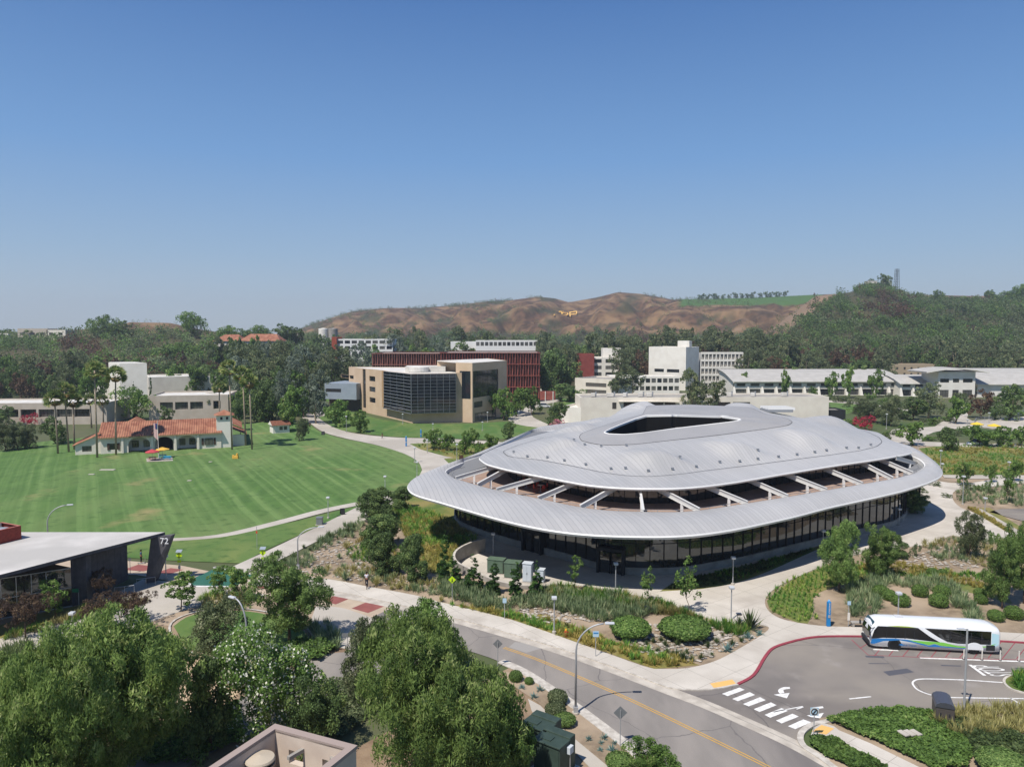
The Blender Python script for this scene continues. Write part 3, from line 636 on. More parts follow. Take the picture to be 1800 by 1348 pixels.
b.strip(dz(E1, .02), dz(inset(E1, .15), -.05), M_fascia, True); b.strip(dz(inset(E1, .15), -.05), dz(inset(E1, .15), -.8), M_fascia, True)
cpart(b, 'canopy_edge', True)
# ground floor wall line
Wp = [(800, 908), (805, 925), (850, 943), (928, 966), (1000, 985), (1072, 1007), (1133, 1011), (1200, 1009), (1305, 990), (1444, 955), (1530, 935), (1569, 926), (1590, 912), (1592, 900)]
WC = ring_curve(pz(Wp, 0.0), [(72, 128, 0), (74, 140, 0), (70, 155, 0), (45, 165, 0), (20, 160, 0), (4, 148, 0), (-9, 126, 0)], N=260, smooth=4)
def zset(C, z): return [Vector((p.x, p.y, z)) for p in C]
b = MB(); b.strip(zset(inset(WC, -.25), -.1), zset(inset(WC, -.25), .95), M_concw, True, flip=True); b.strip(zset(inset(WC, -.25), .95), zset(inset(WC, .1), .95), M_concw, True, flip=True); cpart(b, 'plinth_wall')
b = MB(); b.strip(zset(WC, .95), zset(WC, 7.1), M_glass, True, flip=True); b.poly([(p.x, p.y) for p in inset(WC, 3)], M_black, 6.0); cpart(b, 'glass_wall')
b = MB()
# cumulative mullions about 1.9 m apart
def along(C, step):
    out = []; acc = 0
    for i in range(len(C)):
        a, c = C[i], C[(i + 1) % len(C)]; L = (c - a).length
        while acc < L: out.append((a.lerp(c, acc / L), (c - a).normalized())); acc += step
        acc -= L
    return out
for p, t in along(WC, 1.75):
    if p.y < 140 or p.x > 60: b.box((p.x, p.y, 4.0), (.09, .22, 6.2), M_mull, rz=math.atan2(t.y, t.x))
for z in (3.9,): b.strip(zset(inset(WC, -.06), z), zset(inset(WC, -.06), z + .08), M_mull, True, flip=True)
cpart(b, 'mullions')
for (px, py) in ((939, 968), (1072, 1004)):
    g_ = G(px, py); i = min(range(len(WC)), key=lambda k: (WC[k] - g_).length); p = WC[i]; t = (WC[(i + 1) % len(WC)] - p); a = math.atan2(t.y, t.x)
    b = MB(); c0 = Vector((p.x - CC.x, p.y - CC.y, 0)); n = Vector((math.sin(a), -math.cos(a), 0))
    for s in (-1, 1):
        b.box(c0 + n * .5 + Vector((math.cos(a), math.sin(a), 0)) * s * 1.6 + Vector((0, 0, 1.6)), (.3, .9, 3.2), M_dark, rz=a)
        b.box(c0 + n * .55 + Vector((math.cos(a), math.sin(a), 0)) * s * .75 + Vector((0, 0, 1.4)), (1.35, .06, 2.6), M_glass, rz=a)
        b.box(c0 + n * .62 + Vector((math.cos(a), math.sin(a), 0)) * s * .12 + Vector((0, 0, 1.4)), (.1, .08, 2.7), M_mull, rz=a)
    b.box(c0 + n * .5 + Vector((0, 0, 3.1)), (3.4, .9, .35), M_dark, rz=a)
    b.build('entrance_door', bld)
# terrace and upper storey
FZ = 7.1
b = MB()
T0 = zset(inset(E1, -.6), FZ); b.strip(T0, zset(inset(E2, 8), FZ), M_ter, True); cpart(b, 'terrace_floor')
U = zset(inset(E2, 5.0), FZ)
b = MB(); b.strip(U, zset(U, 10.4), M_glass, True, flip=True); cpart(b, 'upper_glass')
b = MB()
for p, t in along(U, 1.5):
    if p.y < 145: b.box((p.x, p.y, 8.3), (.09, .16, 3.7), M_mull, rz=math.atan2(t.y, t.x))
b.strip(dz(inset(U, -.06), 2.0), dz(inset(U, -.06), 2.08), M_mull, True, flip=True)
cpart(b, 'upper_mullions')
# sloping steel beams from the roof edge to the ring, each with its post
def near_on(C, px, py, z):
    q = G(px, py, z); return min(C, key=lambda p: (p.to_2d() - q.to_2d()).length)
BEAMS = [((847, 819), (797, 841)), ((862, 828), (834, 851)), ((922, 838), (868, 860)), ((986, 850), (943, 875)), ((1058, 863), (1014, 890)), ((1132, 866), (1131, 899)), ((1191, 866), (1238, 896)), ((1272, 857), (1320, 883)), ((1344, 844), (1391, 872)),
         ((1410, 834), (1455, 861)), ((1474, 824), (1516, 850)), ((1530, 814), (1572, 841)), ((1576, 808), (1610, 831)), ((1596, 803), (1628, 815))]
for (ux, uy), (lx, ly) in BEAMS:
    A = near_on(E2, ux, uy, 9.8).copy(); A.z = 9.5; Bp = near_on(E1, lx, ly, 8.2).copy(); Bp.z = 8.05
    d = (Bp - A); A = A - d.normalized() * 3.2; A.z = min(A.z, 9.85); d = (Bp - A).normalized(); sd_ = Vector((-d.y, d.x, 0)).normalized()
    b = MB()
    for off, wd, hh in ((0, .07, .62), (.31, .3, .07), (-.31, .3, .07)):
        up = Vector((0, 0, 1)); q = []
        for P in (A, Bp):
            for s in (-1, 1):
                for v in (-1, 1): q.append(P + sd_ * s * wd / 2 + up * (off + v * hh / 2) - CC)
        b.add(q, [(0, 1, 3, 2), (4, 6, 7, 5), (0, 4, 5, 1), (2, 3, 7, 6), (0, 2, 6, 4), (1, 5, 7, 3)], mat('beam_paint', 'c6c4c0', .55))
    bo = b.build('roof_beam', bld)
    P = A.lerp(Bp, .62) - CC; b = MB(); hgt = A.lerp(Bp, .62).z - .35 - FZ
    b.box((P.x, P.y, FZ + hgt / 2), (.32, .32, hgt), M_fascia); b.build('post', bo)
# guard rail of the terrace
b = MB(); Rl = zset(inset(E1, .9), FZ)
for p, t in along(Rl, 2.4):
    if p.y < 135: b.box((p.x, p.y, FZ + .5), (.05, .05, 1.0), M_steel)
b.strip(dz(Rl, 1.0), dz(Rl, 1.06), M_steel, True, flip=True); cpart(b, 'terrace_railing')
# small vents sitting on the roof
def roof_z(px, py):
    best = None
    for C in mid:
        for p in C:
            v = p - Vector((0, 0, H)); 
            k = v.y * cP - v.z * sP; x = CX + F * v.x / k; y = CY - F * (v.y * sP + v.z * cP) / k
            e = (x - px) ** 2 + (y - py) ** 2
            if best is None or e < best[0]: best = (e, p)
    return best[1]
for px, py in ((903, 795), (928, 801), (962, 806), (992, 811), (1031, 817), (1073, 823), (1101, 828), (1139, 830), (1185, 825), (1192, 806), (1225, 820), (1266, 815), (1299, 812), (1331, 807), (1332, 791), (1370, 803), (1400, 799), (1434, 796), (1455, 794), (1486, 789), (1510, 787), (1531, 782), (1010, 776), (1027, 783), (1057, 785), (1101, 783)):
    p = roof_z(px, py); b = MB(); q = p - CC
    b.box(q + Vector((0, 0, .22)), (.34, .26, .2), mat('vent_grey', '85888c', .6)); b.box(q + Vector((0, 0, .34)), (.4, .32, .04), mat('vent_grey', '85888c', .6))
    b.build('roof_vent', bld)
b = MB(); 
for k in range(4): b.box((52 + k * .1 - CC.x, 146.5 - k * 1.2 - CC.y, 15.3), (5.2, .25, .5), M_fascia)
b.box((52 - CC.x, 144.8 - CC.y, 14.9), (5, 4.4, .5), mat('vent_grey', '6e7176', .6)); b.build('rooftop_louvre', bld)
# red chairs and white tables on the terrace
M_redc = mat('red_plastic', 'a3362c', .6)
def terrace_table(x, y):
    t = empty('table', 'small white cafe table on the roof terrace behind the sloping beams', 'table', (x, y, FZ), 0, 'cafe tables on the terrace')
    b = MB(); b.lathe([(.001, 1.02), (.45, 1.02), (.45, 1.06), (.001, 1.06)], M_white_wall); b.build('tabletop', t)
    b = MB(); b.lathe([(.3, 0), (.3, .04), (.04, .06), (.04, 1.02)], M_steel); b.build('pedestal', t)
def terrace_chair(x, y, rz):
    t = empty('chair', 'red bar chair at a white cafe table on the roof terrace', 'chair', (x, y, FZ), rz, 'red chairs on the terrace')
    b = MB(); b.rbox((0, 0, .72), (.45, .45, .06), M_redc, b=.02); b.build('seat', t)
    b = MB(); b.rbox((0, .22, 1.0), (.45, .05, .5), M_redc, b=.02); b.build('backrest', t)
    for sx in (-1, 1):
        for sy in (-1, 1): b = MB(); b.tube([(sx * .18, sy * .18, .7), (sx * .24, sy * .24, 0)], .02, M_redc, 5); b.build('leg', t)
for px, py in ((926, 854), (950, 862)):
    g_ = G(px, py + 3, FZ); terrace_table(g_.x, g_.y)
    for k in range(4): a = k * math.pi / 2 + .4; terrace_chair(g_.x + .85 * math.cos(a), g_.y + .85 * math.sin(a), a - math.pi / 2)
# ---------------- the other buildings ----------------
def text_mesh(s, size, m, ext=.01):
    cu = bpy.data.curves.new('txt', 'FONT'); cu.body = s; cu.size = size; cu.extrude = ext; cu.align_x = 'CENTER'; cu.align_y = 'CENTER'
    o = bpy.data.objects.new('txt', cu); COL.objects.link(o); me = bpy.data.meshes.new_from_object(o.evaluated_get(bpy.context.evaluated_depsgraph_get()))
    bpy.data.objects.remove(o); me.materials.clear(); me.materials.append(m); return me
def frame_of(A, B):
    A = Vector(A).to_3d(); B = Vector(B).to_3d(); A.z = B.z = 0; u = (B - A).normalized(); return A, u, Vector((u.y, -u.x, 0)), (B - A).length
def facade(mb, A, B, z0, z1, holes, m, d=.3, mrev=None):
    """wall A->B (left to right seen from outside) with rectangular openings (u0,u1,z0,z1) cut through and lined to depth d"""
    A, u, n, L = frame_of(A, B)
    us = sorted({0, L, *[max(0, h[0]) for h in holes], *[min(L, h[1]) for h in holes]}); zs = sorted({z0, z1, *[h[2] for h in holes], *[h[3] for h in holes]})
    P = lambda a, z, k=0: A + u * a - n * k + Vector((0, 0, z))
    for i in range(len(us) - 1):
        for j in range(len(zs) - 1):
            cu, cz = (us[i] + us[i + 1]) / 2, (zs[j] + zs[j + 1]) / 2
            if any(h[0] < cu < h[1] and h[2] < cz < h[3] for h in holes): continue
            mb.add([P(us[i], zs[j]), P(us[i + 1], zs[j]), P(us[i + 1], zs[j + 1]), P(us[i], zs[j + 1])], [(0, 1, 2, 3)], m)
    for a, b, c, e in holes:
        q = [(a, c), (b, c), (b, e), (a, e)]
        for k in range(4):
            (p, r), (s, t) = q[k], q[(k + 1) % 4]; mb.add([P(p, r), P(s, t), P(s, t, d), P(p, r, d)], [(0, 1, 2, 3)], mrev or m)
def window(parent, A, B, h, nx=1, nz=1, d=.2, mg=None, mf=None, name='window', fw=.07):
    """one window standing in an opening: glass with its bars"""
    A, u, n, L = frame_of(A, B); a, b, c, e = h; ang = math.atan2(u.y, u.x); mb = MB(); o = parent.location if parent else Vector()
    mid_ = A + u * (a + b) / 2 - n * d + Vector((0, 0, (c + e) / 2)) - o; w, hh = b - a, e - c
    mb.box(mid_, (w, .04, hh), mg or M_glass2, rz=ang); f = mf or M_mull
    for k in range(nx + 1): mb.box(mid_ + u * (-w / 2 + w * k / nx) + n * .04, (fw, .06, hh), f, rz=ang)
    for k in range(nz + 1): mb.box(mid_ + n * .045 + Vector((0, 0, -hh / 2 + hh * k / nz)), (w, .055, fw), f, rz=ang)
    return mb.build(name, parent)
def block(name, label, cat, A, B, depth, z1, m, roofm=None, holes=(), wins=(), z0=-.1, parapet=.5, sideholes=None, mside=None, d=.3, base=None, group=None, wkw={}):
    """a flat-roofed block: front A->B, walls, parapet and roof; holes = front openings that get a window each"""
    A = Vector((A[0], A[1], 0)); B = Vector((B[0], B[1], 0)); _, u, n, L = frame_of(A, B); C = B - n * depth; D = A - n * depth
    t = base or empty(name, label, cat, ((A + C) / 2), 0, group); o = t.location
    mb = MB(); facade(mb, A, B, z0, z1, list(holes), m, d)
    sh = sideholes or []; facade(mb, B, C, z0, z1, sh, mside or m, d); facade(mb, C, D, z0, z1, [], m); facade(mb, D, A, z0, z1, [], m)
    k = .3
    iA, iB, iC, iD = A - n * k + u * k, B - n * k - u * k, C + n * k - u * k, D + n * k + u * k
    up = Vector((0, 0, z1)); dn = Vector((0, 0, z1 - parapet))
    for (p, q), (r, s) in (((A, B), (iA, iB)), ((B, C), (iB, iC)), ((C, D), (iC, iD)), ((D, A), (iD, iA))):
        mb.add([p + up, q + up, s + up, r + up], [(0, 1, 2, 3)], m); mb.add([r + up, s + up, s + dn, r + dn], [(0, 1, 2, 3)], m)
    mb.v = [(x - o.x, y - o.y, z - o.z) for x, y, z in mb.v]; w = mb.build('wall', t)
    rb = MB(); rb.poly([(p.x - o.x, p.y - o.y) for p in (iA, iB, iC, iD)], roofm or M_wroof, z1 - parapet); rb.build('roof', t)
    for i, h in enumerate(holes):
        if i < 60: window(t, A, B, h, *(wins if wins else (1, 1)), **wkw)
    for h in sh: window(t, B, C, h, *(wins if wins else (1, 1)), **wkw)
    return t
def part_at(t, mb, name, parent=None, smooth=None):
    o = t.location; mb.v = [(x - o.x, y - o.y, z - o.z) for x, y, z in mb.v]; return mb.build(name, parent or t, smooth)
M_wroof = mat('white_roofing', 'd6d2ca', .8, c2='c2bdb4', scale=.3)
M_groof = mat('grey_roofing', 'a39d94', .9, c2='8f8a82', scale=.3)
M_cream = mat('cream_stucco', 'b9aea0', .9, c2='b0a596', scale=.4)
M_cream2 = mat('pale_stucco', 'e0d8ca', .9, c2='d7cec0', scale=.3)
M_tan = mat('tan_panel', 'c9b197', .85, c2='c0a78c', scale=.25); M_tan2 = mat('tan_panel_deep', 'a98a68', .85)
M_wall = mat('bright_wall', 'e2ddd3', .85, c2='dad4c9', scale=.3)
M_tile = mat('clay_tile', '91604b', .85, c2='815240', scale=1.2, c3='a07058', s3=.5)
M_rust = mat('dark_red_fin', '9c5a4e', .6, c2='8a4d43', scale=.5); M_rust2 = mat('dark_red_wall', '5a342f', .7)
M_rustl = mat('faded_red_fin', 'a87466', .7, c2='98685b', scale=.5)
M_greyp = mat('grey_panel', '8f99a3', .5, c2='87919b', scale=.3)
# --- low campus buildings, left
A = G(-120, 748); B = G(188, 745); L = (B - A).to_2d().length
hs = [(L * .30 + i * 5.6, L * .30 + i * 5.6 + 4.9, 2.4, 5.0) for i in range(0, 9) if L * .30 + i * 5.6 + 4.9 < L - .5]
lowL = block('classroom_building', 'long low beige building with deep dark windows behind the left palms', 'building', A, B, 18, 7.1, M_cream, M_wroof, hs, (4, 1), d=.9, wkw=dict(d=.8))
A = G(262, 738); B = G(402, 735); L = (B - A).to_2d().length
hs = [(L * .14 + i * 4.9, L * .14 + i * 4.9 + 4.2, 3.4, 6.0) for i in range(3)] + [(L - 5, L - 2.6, 3.4, 6.2)]
block('classroom_building', 'low beige building with three wide windows above the red tiled roof', 'building', A, B, 20, 8.3, M_cream, M_wroof, hs, (4, 1), d=.9, wkw=dict(d=.8))
block('classroom_building', 'windowless grey-beige block behind the right-hand palms', 'building', G(402, 733), G(450, 728), 14, 8.0, M_cream, M_groof)
block('classroom_building', 'white-roofed low wing seen left of the white tower', 'building', AT(120, 700, 318), AT(196, 700, 318), 20, 7.2, M_cream2, M_wroof)
block('classroom_building', 'white-roofed wing right of the white tower', 'building', AT(262, 700, 330), AT(395, 700, 345), 24, 10.2, M_cream2, M_wroof)
for px, w in ((272, 8), (300, 9), (340, 7)):
    pass
# white tower: bright left face, grey right face
A = Vector((AT(193, 700, 312).x, 312, 0)); Bc = Vector((AT(212, 700, 300).x, 300, 0)); Cc = Vector((AT(260, 700, 303).x, 303, 0))
t = empty('theatre_tower', 'tall plain white windowless tower above the low buildings at the left', 'tower', Bc)
mb = MB(); D_ = A + (Cc - Bc); mb.prism([(p.x, p.y) for p in (A, Bc, Cc, D_)], -.1, 17.6, M_wall); part_at(t, mb, 'wall')
mb = MB(); c = (A + Cc) / 2; mb.prism([(p.x + (c.x - p.x) * .06, p.y + (c.y - p.y) * .06) for p in (A, Bc, Cc, D_)], 17.6, 17.7, M_wroof); part_at(t, mb, 'roof')
# --- the red-roofed hall
A = G(177, 798); B = G(389, 787); _, u, n, L = frame_of(A, B)
hall = empty('mission_style_hall', 'low cream hall with red tiled roof, three arches and a small bell tower', 'building', A.lerp(B, .5))
P = lambda a, k=0, z=0: A + u * a - n * k + Vector((0, 0, z))
def arch_wall(mb, a, b, zt, m, arches, z0=-.1, th=.35):
    """front wall with round-headed openings (centre, half width, spring height)"""
    def strips(xs, top):
        for x0, x1 in zip(xs[:-1], xs[1:]):
            y0, y1 = top(x0), top(x1)
            mb.add([P(x0, 0, y0), P(x1, 0, y1), P(x1, 0, zt), P(x0, 0, zt)], [(0, 1, 2, 3)], m)
            if y0 > z0 + .01 or y1 > z0 + .01: mb.add([P(x0, 0, y0), P(x1, 0, y1), P(x1, th, y1), P(x0, th, y0)], [(0, 1, 2, 3)], m)
    x = a
    for c, r, s in arches:
        mb.add([P(x, 0, z0), P(c - r, 0, z0), P(c - r, 0, zt), P(x, 0, zt)], [(0, 1, 2, 3)], m)
        xs = [c - r + 2 * r * (1 - math.cos(math.pi * i / 16)) / 2 for i in range(17)]
        strips(xs, lambda q: s + math.sqrt(max(0, r * r - (q - c) ** 2)) * .72)
        for e in (c - r, c + r): mb.add([P(e, 0, z0), P(e, 0, s), P(e, th, s), P(e, th, z0)], [(0, 1, 2, 3)], m)
        x = c + r
    mb.add([P(x, 0, z0), P(b, 0, z0), P(b, 0, zt), P(x, 0, zt)], [(0, 1, 2, 3)], m)
ku = L / (1545 - 700)
arches = [((962 - 700) * ku, 2.45, 2.0), ((1135 - 700) * ku, 2.2, 2.0), ((1297 - 700) * ku, 2.3, 2.0)]
mb = MB(); arch_wall(mb, 5.2, L, 4.2, M_cream2, arches)
hh = ((755 - 700) * ku, (830 - 700) * ku, 1.0, 2.7); facade(mb, P(0), P(5.2), -.1, 4.2, [(1.9, 3.9, .9, 2.5)], M_cream2)
mb.add([P(5.3, 3, -.1), P(L - 6, 3, -.1), P(L - 6, 3, 4.2), P(5.3, 3, 4.2)], [(0, 1, 2, 3)], M_cream2)
mb.add([P(0, 0, -.1), P(0, 13, -.1), P(0, 13, 4.2), P(0, 6.5, 7.0), P(0, 0, 4.2)], [(0, 1, 2, 3, 4)], M_cream2); mb.add([P(L, 0, -.1), P(L, 13, -.1), P(L, 13, 4.2), P(L, 6.5, 7.0), P(L, 0, 4.2)], [(0, 1, 2, 3, 4)], M_cream2)
mb.add([P(0, 13, -.1), P(L, 13, -.1), P(L, 13, 4.2), P(0, 13, 4.2)], [(0, 1, 2, 3)], M_cream2)
part_at(hall, mb, 'wall')
def tiled(mb, a, b, c, d, w=.55):
    """pitched tiled plane a(eave left) b(eave right) c(ridge right) d(ridge left) with barrel rows"""
    a, b, c, d = map(Vector, (a, b, c, d)); nn = (b - a).cross(d - a).normalized(); k = max(2, int((b - a).length / w))
    if nn.z < 0: nn = -nn
    for i in range(k):
        t0, t1 = i / k, (i + 1) / k; tm = (t0 + t1) / 2
        p0, p1, pm = a.lerp(b, t0), a.lerp(b, t1), a.lerp(b, tm) + nn * .13; q0, q1, qm = d.lerp(c, t0), d.lerp(c, t1), d.lerp(c, tm) + nn * .13
        mb.add([p0, pm, p1, q0, qm, q1], [(0, 1, 4, 3), (1, 2, 5, 4)], M_tile)
    mb.add([a, b, b - Vector((0, 0, .18)), a - Vector((0, 0, .18))], [(0, 1, 2, 3)], M_tan2)
mb = MB(); tiled(mb, P(-.5, -.7, 4.05), P(L + .3, -.7, 4.05), P(L + .3, 6.5, 7.15), P(-.5, 6.5, 7.15)); tiled(mb, P(L + .3, 13.7, 4.05), P(-.5, 13.7, 4.05), P(-.5, 6.5, 7.15), P(L + .3, 6.5, 7.15))
part_at(hall, mb, 'roof')
# left lean-to wing
mb = MB(); facade(mb, P(-5.6, .6), P(0, .6), -.1, 2.4, [(1.5, 3.6, .7, 2.1)], M_cream2); mb.add([P(-5.6, .6, 2.4), P(0, .6, 2.4), P(0, .6, 4.9)], [(0, 1, 2)], M_cream2); mb.add([P(-5.6, 10, -.1), P(-5.6, .6, -.1), P(-5.6, .6, 2.4), P(-5.6, 10, 2.4)], [(0, 1, 2, 3)], M_cream2)
part_at(hall, mb, 'side_wing_wall'); mb = MB(); tiled(mb, P(-6.1, 10.4, 2.3), P(-6.1, .1, 2.3), P(.1, .1, 5.0), P(.1, 10.4, 5.0)); part_at(hall, mb, 'side_wing_roof')
window(hall, P(-5.6, .6), P(0, .6), (1.5, 3.6, .7, 2.1), 2, 2); window(hall, P(0), P(5.2), (1.9, 3.9, .9, 2.5), 3, 2)
for a0, a1 in (((905 - 700) * ku, (950 - 700) * ku), ((985 - 700) * ku, (1025 - 700) * ku), ((1240 - 700) * ku, (1280 - 700) * ku), ((1310 - 700) * ku, (1350 - 700) * ku)): window(hall, P(0, 2.75), P(L, 2.75), (a0, a1, .9, 2.5), 2, 2, d=.12)
window(hall, P(0, -.25), P(L, -.25), ((1425 - 700) * ku, (1485 - 700) * ku, 1.0, 2.7), 2, 1, d=.12)
for a_ in (1.6, 3.9): 
    mb = MB(); mb.box(P(a_ + .15, -.1, 1.7), (.5, .08, 1.7), mat('brown_shutter', '4a3a30', .8), rz=math.atan2(u.y, u.x)); part_at(hall, mb, 'shutter')
for a_ in ((1410 - 700) * ku, (1498 - 700) * ku):
    mb = MB(); mb.box(P(a_, -.06, 1.85), (.5, .08, 1.75), mat('brown_shutter', '4a3a30', .8), rz=math.atan2(u.y, u.x)); part_at(hall, mb, 'shutter')
mb = MB(); mb.box(P(arches[1][0], 2.8, 1.9), (3.6, .25, 3.6), mat('dark_interior', '08080a', .9), rz=math.atan2(u.y, u.x)); part_at(hall, mb, 'doorway')
for a_ in (4.9, (1040 + 12 - 700) * ku, (1215 - 700) * ku, (1378 - 700) * ku):
    mb = MB(); mb.box(P(a_, -.15, 2.0), (.5, .55, 4.0), M_cream2, rz=math.atan2(u.y, u.x)); part_at(hall, mb, 'buttress')
# bell tower
T0 = P(L + .9, 1.2); ang = math.atan2(u.y, u.x); mb = MB(); mb.box(T0 + Vector((0, 0, 4.2)) - n * 1, (3.9, 3.9, 8.6), M_wall, rz=ang); part_at(hall, mb, 'tower')
mb = MB()
c = T0 - n * 1 + Vector((0, 0, 8.5)); q = [c + u * s1 * 2.5 + n * s2 * 2.5 for s1, s2 in ((-1, -1), (1, -1), (1, 1), (-1, 1))]; ap = c + Vector((0, 0, 1.3))
for i in range(4): mb.add([q[i], q[(i + 1) % 4], ap], [(0, 1, 2)], M_tile)
mb.add(q, [(0, 1, 2, 3)], M_tan2); part_at(hall, mb, 'tower_roof')
for s in (-.7, .7): mb = MB(); mb.box(T0 + u * s + n * .96 + Vector((0, 0, 7.7)), (.55, .1, .7), M_mull, rz=ang); part_at(hall, mb, 'belfry_opening')
mb = MB(); facade(mb, P(L + 2.8, 2), P(L + 6, 2), -.1, 3, [], M_cream2); part_at(hall, mb, 'side_wing_wall'); mb = MB(); tiled(mb, P(L + 6.4, 1.6, 3), P(L + 6.4, 11, 3), P(L + 2.8, 11, 4.6), P(L + 2.8, 1.6, 4.6)); part_at(hall, mb, 'side_wing_roof')
# rear wings
for a0, a1, k0, k1 in ((2, 8.5, 13, 30), (L - 2, L + 5, 9, 24)):
    mb = MB(); m_ = (a0 + a1) / 2
    mb.add([P(a0, k0, -.1), P(a0, k1, -.1), P(a0, k1, 4), P(a0, k0, 4)], [(0, 1, 2, 3)], M_cream2); mb.add([P(a1, k0, -.1), P(a1, k1, -.1), P(a1, k1, 4), P(a1, k0, 4)], [(0, 1, 2, 3)], M_cream2); part_at(hall, mb, 'rear_wing_wall')
    mb = MB(); tiled(mb, P(a0 - .4, k1, 3.9), P(a0 - .4, k0, 3.9), P(m_, k0, 5.9), P(m_, k1, 5.9)); tiled(mb, P(a1 + .4, k0, 3.9), P(a1 + .4, k1, 3.9), P(m_, k1, 5.9), P(m_, k0, 5.9)); part_at(hall, mb, 'rear_wing_roof')
# --- white kiosk
A = G(480, 762); B = G(509, 760); _, u2, n2, L2 = frame_of(A, B); t = empty('kiosk', 'little white kiosk with brown tiled roof at the lawn edge', 'kiosk', A.lerp(B, .5))
mb = MB(); facade(mb, A, B, -.05, 2.5, [(1.9, 2.9, .9, 2.0), (3.2, 4.2, .9, 2.0)], M_wall, .15); C2 = B - n2 * 4; D2 = A - n2 * 4; facade(mb, B, C2, -.05, 2.5, [], M_wall); facade(mb, D2, A, -.05, 2.5, [], M_wall); facade(mb, C2, D2, -.05, 2.5, [], M_wall); part_at(t, mb, 'wall')
for h in ((1.9, 2.9, .9, 2.0), (3.2, 4.2, .9, 2.0)): window(t, A, B, h, 2, 1)
mb = MB(); z = Vector((0, 0, 1)); e0, e1, r0, r1 = A + n2 * .5 - u2 * .4 + z * 2.4, B + n2 * .5 + u2 * .4 + z * 2.4, B - n2 * 2 + u2 * .4 + z * 3.6, A - n2 * 2 - u2 * .4 + z * 3.6
kt = mat('brown_tile', '7d5240', .9, c2='6d4535', scale=2); mb.add([e0, e1, r1 if False else r0, r1], [(0, 1, 2, 3)], kt); f0, f1 = D2 - n2 * .5 - u2 * .4 + z * 2.4, C2 - n2 * .5 + u2 * .4 + z * 2.4; mb.add([f1, f0, r1, r0], [(0, 1, 2, 3)], kt); mb.add([e0, r1, f0], [(0, 1, 2)], M_wall); mb.add([e1, r0, f1], [(0, 1, 2)], M_wall); part_at(t, mb, 'roof')
# --- tan building with the big glass box
Lf = Vector((-64.5, 292, 0)); Cn = Vector((-33.2, 245, 0)); Rt = Vector((-13.5, 249, 0)); H1 = 16.6
t = empty('library_building', 'tan panelled building with a large dark glass curtain wall and grey projecting box', 'building', (-30, 262, 0))
def D2px(px, A_, B_):   # distance along wall A_-B_ at which photo column px falls
    _, uu, nn, LL = frame_of(A_, B_); k = (px - 900) / F * 1.0; a = A_
    return (k * a.y - a.x) / (uu.x - k * uu.y)
ff = lambda px: D2px(px, Lf, Cn); _, uT, nT, LT = frame_of(Lf, Cn)
hs = [(ff(637.0), ff(642.2), 1.6, 16.3)] + [(ff(648.5), ff(659), z_, z_ + 1.9) for z_ in (4.2, 8.2, 12.1)] + [(ff(598.5), ff(621), 12.0, 13.3)]
mb = MB(); facade(mb, Lf, Cn, -.1, H1, hs, M_tan, .5); gA = Cn + (Rt - Cn) * 1.0
facade(mb, Cn, Rt, -.1, H1, [], M_tan); back = Vector((10, 290, 0))
facade(mb, Rt, Vector((-6, 285, 0)), -.1, H1, [], M_tan); facade(mb, Vector((-6, 285, 0)), Lf, -.1, H1, [], M_tan)
mb.poly([(p.x, p.y) for p in (Lf, Cn, Rt, Vector((-6, 285, 0)))], M_wroof, H1 - .15)
_, _, _, _ = 0, 0, 0, 0
part_at(t, mb, 'wall')
for i, h in enumerate(hs): window(t, Lf, Cn, h, 1 if i == 0 else 2, 12 if i == 0 else 1, d=.35)
mb = MB(); a0 = ff(672); a1 = ff(680); mb.box(Lf + uT * (a0 + a1) / 2 + nT * .15 + Vector((0, 0, 10)), (a1 - a0, .3, 13), M_tan2, rz=math.atan2(uT.y, uT.x)); part_at(t, mb, 'bronze_strip')
M_shade = mat('sunshade_metal', '7d8286', .5, .3)
# glass box: left facet, right facet, standing proud
g0 = Lf + uT * ff(680) + nT * 1.2; g1 = Vector((X(722, 242.5), 242.5, 0)); g2 = Vector((X(801, 246), 246, 0)); gz0, gz1 = 3.4, 16.5
mb = MB(); Mg = mat('curtain_glass', '1b2026', .06, spec=.8, c2='242a31', scale=.15)
for p, q in ((g0, g1), (g1, g2)): facade(mb, p, q, gz0, gz1, [], Mg)
mb.add([g0, g0 - nT * 1.3] , [], Mg)
for p, q in ((g2, g2 + Vector((0, 4, 0))),): facade(mb, p, q, gz0, gz1, [], Mg)
mb.poly([(p.x, p.y) for p in (g0, g1, g2, g2 + Vector((0, 5, 0)), g0 - nT * 2)], M_wroof, gz1 - .02); mb.poly([(p.x, p.y) for p in (g0, g1, g2, g2 + Vector((0, 5, 0)), g0 - nT * 2)], M_tan2, gz0 + .02)
part_at(t, mb, 'curtain_wall')
mb = MB()
for p, q in ((g0, g1), (g1, g2)):
    _, uu, nn, LL = frame_of(p, q); a_ = math.atan2(uu.y, uu.x); nv = 4 if p is g0 else 7
    for k in range(nv + 1): mb.box(p + uu * LL * k / nv + nn * .1 + Vector((0, 0, (gz0 + gz1) / 2)), (.08, .16, gz1 - gz0), M_shade, rz=a_)
    for k in range(13): mb.box(p + uu * LL / 2 + nn * (.25 if p is g0 else .1) + Vector((0, 0, gz0 + (gz1 - gz0) * k / 12)), (LL, .5 if p is g0 else .14, .06), M_shade, rz=a_)
part_at(t, mb, 'sunshades')
